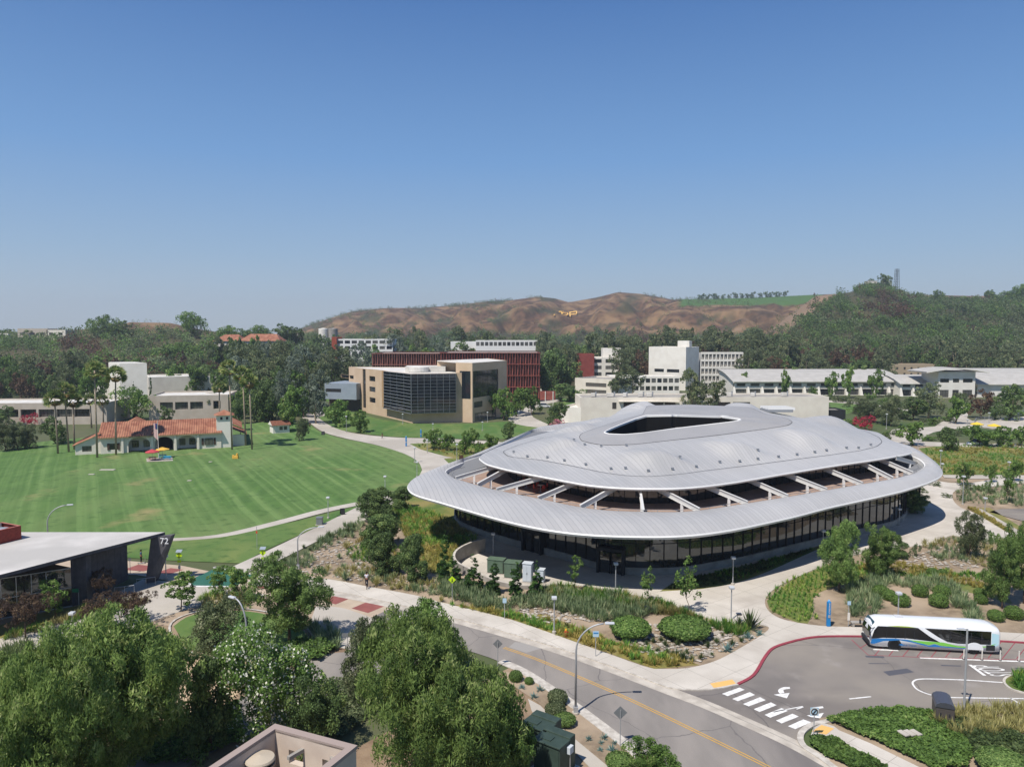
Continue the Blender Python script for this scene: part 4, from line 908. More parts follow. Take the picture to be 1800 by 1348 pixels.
# grey projecting box
mb = MB(); b0 = Vector((X(569, 283), 283, 0)); b1 = Vector((X(625, 279), 279, 0)); _, ub, nb_, Lb = frame_of(b0, b1)
facade(mb, b0, b1, 4.7, 10.8, [(.5, Lb * .52, 7.4, 8.7)], M_greyp, .3); facade(mb, b1, b1 - nb_ * 16, 4.7, 10.8, [], M_greyp); facade(mb, b0 - nb_ * 14, b0, 4.7, 10.8, [], M_greyp); q = [(p.x, p.y) for p in (b0, b1, b1 - nb_ * 16, b0 - nb_ * 16)]; mb.poly(q, M_greyp, 10.8); mb.poly(q, M_mull, 4.7); part_at(t, mb, 'projecting_box')
window(t, b0, b1, (.5, Lb * .52, 7.4, 8.7), 8, 1)
mb = MB(); facade(mb, b0 - nb_ * 3, b1 - nb_ * 3, -.1, 4.7, [], mat('recess_wall', '4a4542', .8)); part_at(t, mb, 'recess_wall')
# right block with upper glass and tan fin
r0 = Vector((X(801, 249.5), 249.5, 0)); r1 = Vector((X(830, 246.5), 246.5, 0)); r2 = Vector((X(891, 268), 268, 0)); Hr = 20.0; fx = lambda px: D2px(px, r1, r2)
_, ur, nr_, Lr = frame_of(r1, r2)
lo = [(fx(833), fx(848), 4.8, 6.8), (fx(834), fx(872), 0.2, 3.0)]; bigw = (fx(831.5), fx(876), 8.2, 17.2)
mb = MB(); facade(mb, r1, r2, -.1, Hr, lo + [bigw], M_tan, .6); l2 = [(1.0, 4.2, .1, 3.0), (3.0, 4.5, 4.6, 6.4)]
facade(mb, r0, r1, -.1, Hr, [], M_tan); facade(mb, r2, r2 + Vector((-8, 22, 0)), -.1, Hr, [], M_tan); facade(mb, Vector((X(768, 262), 262, 0)), r0 + Vector((0, 10, 0)), H1, Hr, [], M_tan); mb.poly([(p.x, p.y) for p in (r0, r1, r2, r2 + Vector((-8, 22, 0)), Vector((X(768, 270), 270, 0)), Vector((X(768, 262), 262, 0)))], M_wroof, Hr - .1); part_at(t, mb, 'wing_wall')
window(t, r1, r2, bigw, 5, 5, d=.3, mg=Mg, name='corner_glass'); window(t, r1, r2, lo[0], 2, 1); window(t, r1, r2, lo[1], 6, 1)
mb = MB(); mb.box(((r0 + r1) / 2) + Vector((.4, -.15, 12.6)), (4.2, .3, 9.2), Mg, rz=math.atan2((r1 - r0).y, (r1 - r0).x)); part_at(t, mb, 'corner_glass')
mb = MB(); mb.box(Vector((X(745, 256), 262, H1 + .8)), (14, 9, 1.7), M_wroof, rz=.05); mb.lathe([(3.6, 0), (3.6, 1.6), (0, 2.1)], M_wroof, (X(735, 256), 256, H1)); part_at(t, mb, 'rooftop_drum')
# --- dark red finned building
def fins(t, A_, B_, z0, z1, rows, sp, m, mw, base_only=False):
    _, uu, nn, LL = frame_of(A_, B_); a_ = math.atan2(uu.y, uu.x); r = random.Random(4)
    for j in range(rows):
        za, zb = z0 + (z1 - z0) * j / rows, z0 + (z1 - z0) * (j + 1) / rows; mb = MB(); k = 0; x = sp / 2
        while x < LL:
            s = 1 if (k + j) % 2 else -1; tw = .5 * s
            p0 = A_ + uu * (x - .3 * s) + nn * .35 + Vector((0, 0, za + .15)); p1 = A_ + uu * (x + .3 * s) + nn * .35 + Vector((0, 0, zb - .15))
            q0, q1 = p0 + nn * .55 + uu * .25 * s, p1 + nn * .55 - uu * .25 * s; w_ = uu * .12
            mb.add([p0, q0, q1, p1, p0 + w_, q0 + w_, q1 + w_, p1 + w_], [(0, 1, 2, 3), (4, 7, 6, 5), (0, 4, 5, 1), (1, 5, 6, 2), (2, 6, 7, 3)], m); x += sp; k += 1
        mb.box(A_.lerp(B_, .5) + nn * .5 + Vector((0, 0, zb)), (LL, 1.0, .22), m, rz=a_); part_at(t, mb, 'fin_screen')
A = Vector((X(773, 322), 322, 0)); B = Vector((X(950, 322), 322, 0))
t = block('office_building', 'dark red building wrapped in tall zigzag metal fins', 'building', A, B, 40, 21.2, M_rust2, M_groof)
fins(t, A, B, 1.5, 21.3, 4, 1.15, M_rust, M_rust2)
A = Vector((X(653, 338), 338, 0)); B = Vector((X(773, 338), 338, 0)); t2 = block('wing', '', '', A, B, 30, 20.6, M_rust2, M_groof, base=t); fins(t, A, B, 0, 20.6, 4, 1.1, M_rustl, M_rust2)
A = G(949, 716); B = G(976, 716); t = empty('gate_screen', 'small dark red screen on white posts beside the finned building', 'screen', A)
mb = MB(); facade(mb, A, B, 3, 6.6, [], M_rust); part_at(t, mb, 'panel')
for k in range(2): mb = MB(); mb.box(A.lerp(B, .35 + .5 * k) + Vector((0, -.2, 3.2)), (.3, .3, 6.6), M_wall); part_at(t, mb, 'post')
# --- buildings behind
M_wband = mat('white_band', 'dcdad6', .8)
def banded(name, label, px0, px1, Y, ztop, floors, fh, m=M_wband, nx=8, depth=16, Y1=None, gl=None, wn=(2, 1)):
    A_ = Vector((X(px0, Y), Y, 0)); B_ = Vector((X(px1, Y1 or Y), Y1 or Y, 0)); L_ = (B_ - A_).length; hs_ = []
    for j in range(floors):
        zt = ztop - .9 - j * fh
        for k in range(nx): hs_.append((L_ * (k + .12) / nx, L_ * (k + .88) / nx, zt - fh * .55, zt))
    return block(name, label, 'building', A_, B_, depth, ztop, m, M_wroof, hs_, wn)
t = banded('laboratory_building', 'white building with window grid and brick-red end wall beyond the grove', 592, 690, 450, 26.2, 3, 3.4, nx=8)
mb = MB(); mb.box((X(588.5, 450), 455, 12), (3, 14, 31), mat('orange_brick', '9b4c38', .9, c2='8c4433', scale=1)); part_at(t, mb, 'end_wall')
t = banded('laboratory_building', 'white-roofed building with a row of dark windows above the finned building', 836, 945, 445, 25.4, 1, 4.2, nx=14)
block('laboratory_building', 'low white rooftop seen left above the finned building', 'building', Vector((X(792, 460), 460, 0)), Vector((X(850, 460), 460, 0)), 14, 24.5, M_wband, M_wroof)
for px, r_c, ht, s, m_ in ((568, 4.3, 36.5, 'white water tank on the far slope, left one', M_wall), (585, 4.2, 36.0, 'grey water tank on the far slope, right one', M_concw)):
    c = land_z = None
TANKS = [(568.5, 4.4, 'white round water tank on the wooded slope', M_wall), (585.5, 4.3, 'grey round water tank on the wooded slope', M_concw)]
for px, rad, s, m_ in TANKS:
    x = X(px, 690); b = MB(); b.smooth = False; b.lathe([(rad, 0), (rad, 15), (rad * .98, 15.2), (.01, 15.9)], m_, (0, 0, 0), 28); o = b.build('water_tank'); o.location = (x, 690, 18.6); tag(o, s, 'water tank')
# white screened block and its neighbours
A = Vector((X(1141, 398), 398, 0)); B = Vector((X(1206.5, 384), 384, 0)); L = (B - A).length
hs = [(L * .16, L * .42, 9.2, 10.9), (L * .5, L * .83, 9.2, 10.9)]
t = block('lecture_building', 'big white windowless block with a rooftop lift house', 'building', A, B, 15, 22.6, M_wall, M_wroof, hs, (5, 1))
mb = MB(); mb.box((X(1204, 392), 392, 24), (6.2, 5, 3.6), M_wall, rz=-.5); part_at(t, mb, 'lift_house')
A = Vector((X(1232, 398), 398, 0)); B = Vector((X(1305.5, 398), 398, 0)); L = (B - A).length; t = empty('lecture_building', 'white block faced with a concrete grid of arched screens', 'building', A.lerp(B, .5))
mb = MB(); facade(mb, A, B, -.1, 19.0, [], mat('screen_shadow_wall', 'a9a49c', .8)); facade(mb, B, B + Vector((0, 14, 0)), -.1, 19.4, [], M_wall); facade(mb, A + Vector((0, 14, 0)), A, -.1, 19.4, [], M_wall); mb.poly([(A.x, A.y), (B.x, B.y), (B.x, B.y + 14), (A.x, A.y + 14)], M_wroof, 19.0); part_at(t, mb, 'wall')
mb = MB(); n11 = 11
for k in range(n11 + 1): mb.box(A.lerp(B, k / n11) + Vector((0, -.7, 9.7)), (.5, 1.2, 19.4), M_wall)
for k in range(n11):
    for j in range(5): mb.box(A.lerp(B, (k + .5) / n11) + Vector((0, -.9, 3.9 * j + 3.55)), (L / n11, .9, 1.1), M_wall); 
    for j in range(5): mb.box(A.lerp(B, (k + .5) / n11) + Vector((0, -.5, 3.9 * j + 1.9)), (.12, .3, 3.4), M_wall)
part_at(t, mb, 'screen')
t = banded('studio_building', 'low two-storey white building with brown-framed windows and thin columns', 1074, 1196, 362, 8.6, 2, 3.8, nx=12, m=M_wall)
A = Vector((X(1015, 340), 352, 0)); B = Vector((X(1076, 340), 340, 0)); L = (B - A).length
block('studio_building', 'cream two-storey block with two window rows left of the bushes', 'building', A, B, 20, 8.6, M_cream2, M_groof, [(L * .3, L * .86, 1.6, 3.4), (L * .3, L * .86, 4.8, 6.6)], (6, 1), wkw=dict(mf=mat('brown_frame', '6b4a3c', .8)))
t = banded('office_building', 'stacked white-banded building with dark strip windows', 1033, 1090, 405, 16.5, 4, 3.6, nx=2, m=M_wall, wn=(6, 1))
block('office_building', 'plain brick-red block at the left of the white-banded building', 'building', Vector((X(1015, 402), 402, 0)), Vector((X(1045, 402), 402, 0)), 12, 18.6, mat('brick_red_wall', '8a463e', .9, c2='7d3e37', scale=.6), M_groof)
block('office_building', 'small white penthouse above the white-banded building', 'building', Vector((X(1060, 415), 415, 0)), Vector((X(1092, 415), 415, 0)), 8, 21.4, M_wall, M_wroof)
# long white building right behind the domed roof
A = G(1021, 744); B = G(1456, 742); _, ul, nl, L = frame_of(A, B); W1 = 8.6
t = block('workshop_building', 'long single-storey white building with rooftop vents behind the metal roof', 'building', A, B, 16, W1, M_cream2, M_groof, [(L * a_, L * b_, 4.7, 6.9) for a_, b_ in ((.125, .142), (.17, .215), (.225, .27), (.28, .33), (.335, .378), (.53, .60), (.61, .68))], (4, 1))
for a_, w_ in ((.06, 1.4), (.13, 2.2), (.19, 1.1), (.255, 1.5), (.29, 1.8), (.62, 1.6), (.72, 1.2), (.85, 1.8)):
    mb = MB(); p = A + ul * L * a_ - nl * 7; mb.rbox(p + Vector((0, 0, W1 + .3)), (w_, 1.3, 1.2), M_wroof, b=.08); mb.lathe([(.25, 0), (.25, 1.5), (.35, 1.6), (0, 1.7)], M_steel, p + Vector((w_ * .7, 0, W1 - .3)), 8); part_at(t, mb, 'rooftop_unit')
mb = MB(); mb.box(A.lerp(B, .27) + nl * .7 + Vector((0, 0, 7.3)), (L * .24, 1.5, .2), M_cream2); part_at(t, mb, 'awning')
block('workshop_building', 'low white annex at the left end of the long white building', 'building', G(985, 742), G(1022, 744), 18, 5.2, M_wall, M_wroof)
t = block('workshop_canopy', 'small flat-roofed shelter at the right end of the long white building', 'shelter', G(1457, 741), G(1486, 741), 8, 4.0, M_dark, M_groof)
# curved-roof halls, right
M_croof = mat('pale_curved_roof', 'b3afa8', .7, c2='a8a49d', scale=.3); stripes(M_croof, 1, 0, 1.2, .05, 'a5a099')
def curved_hall(label, px0, px1, Y, eave, rise, depth, bays, openings=True, name='curved_roof_hall', over=1.5):
    A_ = Vector((X(px0, Y), Y, 0)); B_ = Vector((X(px1, Y), Y, 0)); L_ = (B_ - A_).length; t_ = empty(name, label, 'building', A_.lerp(B_, .5)); mb_ = MB(); hs_ = []
    if openings:
        for k in range(bays): hs_ += [(L_ * (k + .1) / bays, L_ * (k + .9) / bays, .1, 3.0), (L_ * (k + .18) / bays, L_ * (k + .82) / bays, 4.3, 5.7)]
    facade(mb_, A_, B_, -.1, eave + .1, hs_, M_wall, .5)
    K_ = 10; prof = [(k / K_ * (depth + over) - over, eave + rise * math.sin(math.pi * .5 * k / K_) ** 1.0) for k in range(K_ + 1)]
    for S0, sg in ((A_, 1), (B_, -1)):
        side = [S0 + Vector((0, y_, z_ - .1)) for y_, z_ in prof if y_ >= 0]; mb_.add([S0 + Vector((0, 0, -.1))] + side + [S0 + Vector((0, depth, -.1))], [tuple(range(len(side) + 2))], M_wall)
    part_at(t_, mb_, 'wall')
    mb_ = MB(); rr_ = [[P_ + Vector((e, y_, z_ + dz_)) for y_, z_ in prof] for P_, e in ((A_, -1), (B_, 1)) for dz_ in (.15, -.15)]
    mb_.strip(rr_[0], rr_[2], M_croof); mb_.strip(rr_[1], rr_[3], M_croof); mb_.strip(rr_[0], rr_[1], M_wall); mb_.strip(rr_[2], rr_[3], M_wall); mb_.add([rr_[0][0], rr_[1][0], rr_[3][0], rr_[2][0]], [(0, 1, 2, 3)], M_wall); part_at(t_, mb_, 'roof')
    if openings:
        for i, h in enumerate(hs_): window(t_, A_, B_, h, 4, 1, d=.4)
        for k in range(bays + 1):
            mb_ = MB(); c_ = A_.lerp(B_, k / bays); q = [c_ + Vector((s * w_, y_, z_)) for z_, w_, y_ in ((0, .75, -1.6), (4, .35, -.6)) for s in (-1, 1)]; r2_ = [Vector((p.x, c_.y, p.z)) for p in q]
            mb_.add(q + r2_, [(0, 1, 3, 2), (0, 2, 6, 4), (1, 5, 7, 3), (2, 3, 7, 6)], M_wall); part_at(t_, mb_, 'pilaster')
    return t_
curved_hall('long white hall with pale vaulted roof and flared pilasters, left part of the right-hand complex', 1292, 1590, 356, 6.6, 4.6, 26, 12)
curved_hall('short white hall with lower vaulted roof directly left of the gabled pavilion', 1586, 1652, 350, 6.0, 3.4, 14, 3)
curved_hall('white hall with broad pale vaulted roof cut off by the right edge', 1722, 1900, 345, 6.0, 6.0, 30, 6, openings=False)
A = Vector((X(1652, 342), 342, 0)); B = Vector((X(1718, 342), 342, 0)); L = (B - A).length
hs = [(L * a_, L * b_, 7.0, 8.8) for a_, b_ in ((.06, .3), (.4, .57), (.67, .93))] + [(L * a_, L * b_, .1, 3.6) for a_, b_ in ((.06, .3), (.4, .57), (.67, .93))]
t = block('entrance_pavilion', 'white entrance pavilion with wide shallow curved roof and three tall bays', 'building', A, B, 14, 12.0, M_wall, M_croof, hs, (3, 1))
mb = MB(); K_ = 14; c_ = A.lerp(B, .45); W_ = 14.5
pr = [(-W_ + 2 * W_ * k / K_, 12.0 + 1.7 * math.cos(math.pi * .5 * (-1 + 2 * k / K_))) for k in range(K_ + 1)]
fr = [c_ + Vector((a_, -2.5, z_)) for a_, z_ in pr]; bk = [c_ + Vector((a_, 15, z_)) for a_, z_ in pr]; fl = [p - Vector((0, 0, .45)) for p in fr]
mb.strip(fr, bk, M_croof); mb.strip(fr, fl, M_wall); mb.strip(fl, [p - Vector((0, 0, .45)) for p in bk], M_wall); part_at(t, mb, 'curved_roof')
block('apartment_building', 'tan flat-roofed building with small windows beyond the curved-roof hall', 'building', Vector((X(1571, 430), 430, 0)), Vector((X(1648, 430), 430, 0)), 12, 11.8, mat('tan_stucco', 'a8977f', .9), M_groof, [(a_, a_ + 1.2, z_, z_ + 1.5) for a_ in (2.2, 6.5, 10.5, 14.5, 19, 22.5) for z_ in (5.2, 8.6)], (1, 1))
# houses on the slopes
def hill_block(label, px0, px1, Y, y_top, y_bot, m=M_cream, roofm=M_groof, nwin=3, depth=12):
    zt = AT(px0, y_top, Y).z; zb = AT(px0, y_bot, Y).z - 3; A_ = Vector((X(px0, Y), Y, 0)); B_ = Vector((X(px1, Y), Y, 0)); L_ = (B_ - A_).length
    return block('hill_house', label, 'house', A_, B_, depth, zt, m, roofm, [(L_ * (k + .25) / nwin, L_ * (k + .7) / nwin, zb + 4.2, min(zt - .6, zb + 6)) for k in range(nwin)], (2, 1), z0=zb)
hill_block('flat-roofed beige house on the left ridge', 31, 84, 535, 577.5, 592); hill_block('lower flat-roofed house at the right of the ridge house', 82, 115, 535, 580, 592, M_cream2, M_wroof, 2)
hill_block('pale flat house at the extreme left of the ridge', -20, 14, 540, 586, 594, M_wall, M_wroof, 2)
t = empty('hill_house', 'house with a long hipped red tiled roof high in the left trees', 'house', (X(430, 440), 440, 20))
for a_, b_, zt in ((373, 424, 29.0), (418, 492, 29.3)):
    x0, x1 = X(a_, 440), X(b_, 440); mb = MB(); Y = 440; e = 25.1; q = [Vector((x0, Y, e)), Vector((x1, Y, e)), Vector((x1, Y + 14, e)), Vector((x0, Y + 14, e))]; r0_, r1_ = Vector((x0 + 5, Y + 7, zt)), Vector((x1 - 4, Y + 7, zt))
    mb.add(q + [r0_, r1_], [(0, 1, 5, 4), (1, 2, 5), (2, 3, 4, 5), (3, 0, 4)], M_tile); part_at(t, mb, 'roof'); mb = MB(); mb.prism([(x0 + .8, Y + .8), (x1 - .8, Y + .8), (x1 - .8, Y + 13), (x0 + .8, Y + 13)], 10, e - .02, M_cream2); part_at(t, mb, 'wall')
for px, Y, w, s in ((1697, 760, 11, 'red-roofed villa among the trees on the right hillside'), (1722, 755, 9, 'small orange-roofed villa right of the hillside villa')):
    t = empty('hill_house', s, 'house', (X(px, Y), Y, AT(px, 549, Y).z)); mb = MB(); mb.box((0, 0, 1.5), (w, 6, 5), M_cream2); mb.build('wall', t); mb = MB(); q = [Vector((s1 * (w / 2 + .8), s2 * 3.8, 4)) for s1, s2 in ((-1, -1), (1, -1), (1, 1), (-1, 1))]; mb.add(q + [Vector((-w / 4, 0, 6)), Vector((w / 4, 0, 6))], [(0, 1, 5, 4), (1, 2, 5), (2, 3, 4, 5), (3, 0, 4)], M_tile); mb.build('roof', t)
# hilltop tank and radio mast
x = X(1560, 905); b = MB(); zt = AT(1560, 494, 905).z; b.lathe([(6.5, 0), (6.5, 9), (.01, 10)], mat('pale_green_tank', 'b9c2a8', .8), (0, 0, 0), 24); o = b.build('water_tank'); o.location = (X(1555, 905), 905, zt - 9); tag(o, 'pale green round tank on top of the right hill', 'water tank')
x = X(1528, 900); b = MB(); b.rbox((0, 0, 0), (11, 8, 6), M_cream2, b=.2); b.box((0, 0, 3.2), (11.6, 8.6, .5), M_wroof); o = b.build('hilltop_shed'); o.location = (x, 900, AT(1528, 499, 900).z); tag(o, 'small pale shed left of the hilltop trees', 'shed')
t = empty('radio_mast', 'steel lattice radio mast on top of the right hill', 'mast', (X(1573, 893), 893, AT(1573, 506, 893).z - 2)); hm = (AT(1573, 473, 893).z - AT(1573, 506, 893).z) + 2; b = MB()
for sx in (-1, 1):
    for sy in (-1, 1): b.tube([(sx * 2.4, sy * 2.4, 0), (sx * 1.6, sy * 1.6, hm)], .22, M_dark, 4)
for k in range(8):
    z0, z1 = hm * k / 8, hm * (k + 1) / 8; w0, w1 = 2.4 - .8 * k / 8, 2.4 - .8 * (k + 1) / 8
    for s in (-1, 1): b.tube([(-w0, s * w0, z0), (w1, s * w1, z1)], .12, M_dark, 3); b.tube([(w0, s * w0, z0), (-w1, s * w1, z1)], .12, M_dark, 3); b.tube([(-w1, s * w1, z1), (w1, s * w1, z1)], .12, M_dark, 3)
b.build('lattice', t); b = MB()
for k, (a_, z_) in enumerate(((0, .9), (2, .75), (4, .95), (3, .6))): b.lathe([(.01, 0), (1.0, .1), (1.0, .5), (.01, .6)], M_steel, (1.9 * math.cos(a_), 1.9 * math.sin(a_), hm * z_), 10)
b.build('antenna', t)
# big letters on the hillside: pale yellow outlines lying on the slope
M_lett = mat('hillside_letter_paint', 'ffcf72', .8)
def hill_pt(px, py):
    lo_, hi_ = 850.0, 1500.0
    best = min(((abs(585 - (terrain_z(px, Y_) - .3 - H) / Y_ * F - py), Y_) for Y_ in np.arange(850, 1500, 6)), key=lambda q: q[0]); Y_ = best[1]
    return Vector(((px - 900) / F * Y_, Y_, terrain_z(px, Y_) + 3.0))
lt = empty('hillside_letters', 'large yellow and white CPP letters laid out on the brown hill', 'letters', hill_pt(990, 557))
for nm, segs in (('letter_c', [[(986, 552), (975, 554), (974, 558), (986, 558.5)]]), ('letter_p', [[(983, 551.2), (990, 551.5)], [(987.3, 552), (987.5, 561.5)], [(989, 554), (996, 554), (998.5, 556), (996, 557.6), (989, 557.6)]]), ('letter_p', [[(1000, 552.5), (1013, 551.4), (1013, 555), (1001, 556)], [(1001.5, 553), (1002, 559.5)]])):
    b = MB()
    for s in segs:
        pts = [hill_pt(*p) for p in s]
        for p, q in zip(pts[:-1], pts[1:]): b.tube([p, q], .95, M_lett, 5)
    part_at(lt, b, nm)
# --- the angular-roofed building with the 72 on its pier
M_pier = mat('dark_board_concrete', '5c5a5d', .9, c2='504e51', scale=1.5); stripes(M_pier, 1, .2, .35, .08, '4a484b'); M_r72 = mat('pale_roof_membrane', 'c9c4be', .85, c2='bcb7b0', scale=.25, c3='aeaaa4', s3=.1)
t = empty('angular_building', 'dark glass building with a pale pointed roof ending on a leaning pier marked 72', 'building', G(150, 1040)); o = t.location
zr = 6.0; tip = G(290, 935, zr); lf = G(-140, 1046, zr); lb = G(-160, 935, zr)
b = MB(); b.poly([tip, lf, lb], M_r72, zr); b.build('roof', t); 
for q in (bpy.data.objects[t.children[-1].name],): q.location = -o
b = MB(); th = .45
def slab(P0, P1, z0_, z1_, m): b.add([P0 + Vector((0, 0, z0_ - zr)), P1 + Vector((0, 0, z0_ - zr)), P1 + Vector((0, 0, z1_ - zr)), P0 + Vector((0, 0, z1_ - zr))], [(0, 1, 2, 3)], m)
slab(tip, lf, zr - .35, zr, M_pier); slab(tip, lb, zr - .35, zr, M_pier)
inn = G(165, 975, zr); li = lf + (lb - lf) * .12
b.poly([tip, lf, lb], mat('dark_soffit', '2e2b2e', .8), zr - .36); part_at(t, b, 'roof_edge')
# sloping dark soffit dropping to the glass line
e0 = lf + (tip - lf) * .0; w0 = G(-140, 1080); w1 = G(128, 1062)
b = MB(); b.poly([(p.x, p.y) for p in (tip, lf, lb)], M_mull, zr - .4); part_at(t, b, 'soffit')
gA = G(-140, 1113, 0); gB = G(127, 1066, 0); b = MB(); facade(b, gA, gB, 0, 4.4, [], M_glass); part_at(t, b, 'glass_wall')
b = MB(); _, uu, nn, LL = frame_of(gA, gB); a_ = math.atan2(uu.y, uu.x)
for k in range(int(LL / 1.35)): b.box(gA + uu * k * 1.35 + nn * .06 + Vector((0, 0, 2.2)), (.08, .12, 4.4), M_steel, rz=a_)
for z_ in (0.1, 2.2, 4.35): b.box(gA.lerp(gB, .5) + nn * .07 + Vector((0, 0, z_)), (LL, .1, .09), M_steel, rz=a_)
part_at(t, b, 'mullions')
b = MB(); q = [gA + Vector((0, 0, 4.4)), gB + Vector((0, 0, 4.4)), tip.lerp(lf, .52) + Vector((0, 0, -.38)), lf + Vector((0, 0, -.38))]; b.add(q, [(0, 1, 2, 3)], mat('dark_soffit', '2e2b2e', .8)); part_at(t, b, 'soffit')
b = MB(); facade(b, gB, gB + Vector((1.5, 9, 0)), 0, 5.7, [], M_pier); part_at(t, b, 'side_wall')
c1 = G(130, 1064); c2 = G(155, 1062); b = MB(); w_ = (c2 - c1).length; b.box((c1 + c2) / 2 + Vector((0, .5, 2.78)), (w_, 1.0, 5.6), M_pier); part_at(t, b, 'column')
# leaning pier: wide at the top, narrow at the foot
p0, p1 = G(255.5, 1025), G(272, 1023); t0, t1 = Vector((X(253, p0.y), p0.y, zr - .45)), Vector((X(289, p0.y - .0), p0.y + .2, zr - .2)); dp = Vector((.1, .75, 0)); b = MB()
b.add([p0, p1, t1, t0, p0 + dp, p1 + dp, t1 + dp, t0 + dp], [(0, 1, 2, 3), (5, 4, 7, 6), (1, 5, 6, 2), (4, 0, 3, 7), (3, 2, 6, 7)], M_pier); part_at(t, b, 'pier')
nm = link('number', text_mesh('72', 1.05, mat('white_sign', 'e8e8e8', .5), .02), t, Vector((X(277, p0.y), p0.y - .04, 5.15)) - o, 0, rx=math.pi / 2)
# brick box on its roof
b0, b1 = G(-40, 966, zr), G(38, 947, zr); t = empty('brick_penthouse', 'brick-red rooftop box on the angular building at the left edge', 'rooftop box', b0.lerp(b1, .5)); Mb = mat('red_brick', '8e4034', .9, c2='7c372d', scale=4)
_, uu, nn, LL = frame_of(b0, b1); b = MB(); facade(b, b0, b1, zr, zr + 1.6, [], Mb); b.add([p + Vector((0, 0, zr)) * 0 for p in ()], [], Mb)
bk1 = b1 - nn * 3.6; bk0 = b0 - nn * 3.6; facade(b, b1, bk1, zr, zr + 1.6, [], Mb); facade(b, bk1, bk0, zr, zr + 1.6, [], Mb); ii = .25; facade(b, bk0 + nn * ii, bk1 + nn * ii - uu * ii, zr, zr + 1.58, [], M_wroof)
for (p, q), (r, s) in (((b0, b1), (b0 - nn * ii, b1 - nn * ii - uu * ii)), ((b1, bk1), (b1 - nn * ii - uu * ii, bk1 + nn * ii - uu * ii)), ((bk1, bk0), (bk1 + nn * ii - uu * ii, bk0 + nn * ii))):
    k_ = Vector((0, 0, zr + 1.6)); b.add([Vector((v.x, v.y, 0)) + k_ for v in (p, q, s, r)], [(0, 1, 2, 3)], mat('pale_red_coping', 'a8685c', .8))
part_at(t, b, 'wall'); b = MB(); b.poly([(p.x, p.y) for p in (b0, b1, bk1, bk0)], M_wroof, zr + .35); part_at(t, b, 'roof')
for k in range(2): b = MB(); b.rbox(b0.lerp(b1, .55 + .22 * k) - nn * 1.8 + Vector((0, 0, zr * 0 + .9 - (0 if b0.z else 0))), (1, 1, .9), M_steel, b=.05); part_at(t, b, 'rooftop_unit')
# --- beige rooftop tower at the bottom edge
zt = 12.0; a = G(366, 1352, zt); c = G(483, 1275, zt); e = G(626, 1313, zt); s_ = a + (e - c); t = empty('roof_tower', 'beige roof parapet enclosing a round metal vent at the bottom edge', 'rooftop tower', (a + e) / 2 * 1); t.location.z = 0
M_par = mat('beige_stucco', 'c6b6a6', .9, c2='bcab9b', scale=1); M_cope = mat('brown_coping', '9c8c83', .85)
cen = (a + e) / 2; a = a + (a - c) * .6; s_ = a + (e - c); out_ = [c, e, s_, a]; wth = .32
inn_ = []
d1 = (e - c).normalized(); d2 = (a - c).normalized(); inn_ = [c + d1 * wth + d2 * wth, e - d1 * wth + d2 * wth, s_ - d1 * wth - d2 * wth, a + d1 * wth - d2 * wth]
b = MB(); fl = 3.1
inh = [(.75, 1.55, zt - 1.35, zt - .72), (2.6, 3.2, zt - 1.35, zt - .72)]
facade(b, inn_[0], inn_[1], zt - fl, zt - .01, [(x0 * 1.0, x1 * 1.0, y0, y1) for x0, x1, y0, y1 in inh], M_par, -.0)
facade(b, inn_[3], inn_[0], zt - fl, zt - .01, [], M_par); facade(b, inn_[1], inn_[2], zt - fl, zt - .01, [], M_par); facade(b, inn_[2], inn_[3], zt - fl, zt - .01, [], M_par)
# outer faces, with the same two openings cut through the far wall
LLo = (e - c).length
facade(b, out_[1], out_[0], -.1, zt - .01, [(LLo - wth - x1, LLo - wth - x0, y0, y1) for x0, x1, y0, y1 in inh], M_par, wth)
for p, q in ((out_[0], out_[3]), (out_[3], out_[2]), (out_[2], out_[1])): facade(b, p, q, -.1, zt - .01, [], M_par)
part_at(t, b, 'wall'); b = MB()
for k in range(4):
    p, q, r, s = out_[k], out_[(k + 1) % 4], inn_[(k + 1) % 4], inn_[k]; cz_ = Vector((0, 0, .08)); pc = (out_[0] + out_[2]) / 2
    p, q = p + (p - pc) * .015, q + (q - pc) * .015
    b.add([p + cz_, q + cz_, r + cz_, s + cz_, p - cz_, q - cz_, r - cz_, s - cz_], [(0, 1, 2, 3), (0, 1, 5, 4), (3, 2, 6, 7)], M_cope)
part_at(t, b, 'coping'); b = MB(); b.poly([(p.x, p.y) for p in inn_], M_groof, zt - fl); part_at(t, b, 'roof')
for k, (x0, x1) in enumerate(((1.5, -1.2), (3.5, -.9))):
    b = MB(); p = inn_[0] + d1 * x0 + d2 * .3; b.box(p + Vector((0, 0, -.55)), (.16, 1.0, .16), M_concw, rz=.5 if k else -.6); part_at(t, b, 'brace')
vc = G(457, 1322, zt - .2) ; b = MB(); b.lathe([(.75, -2.6), (.75, -1.15), (.5, -.95), (.5, -.55), (.62, -.5)], mat('beige_metal', 'b5a894', .6), vc, 28); part_at(t, b, 'vent_stack', smooth=False)
b = MB(); b.lathe([(.5, -.55), (.5, -.35)], M_dark, vc, 28); b.lathe([(.62, -.36), (.64, -.3), (.6, -.22), (.001, -.1)], mat('beige_metal', 'b5a894', .6), vc, 28); part_at(t, b, 'vent_cap')
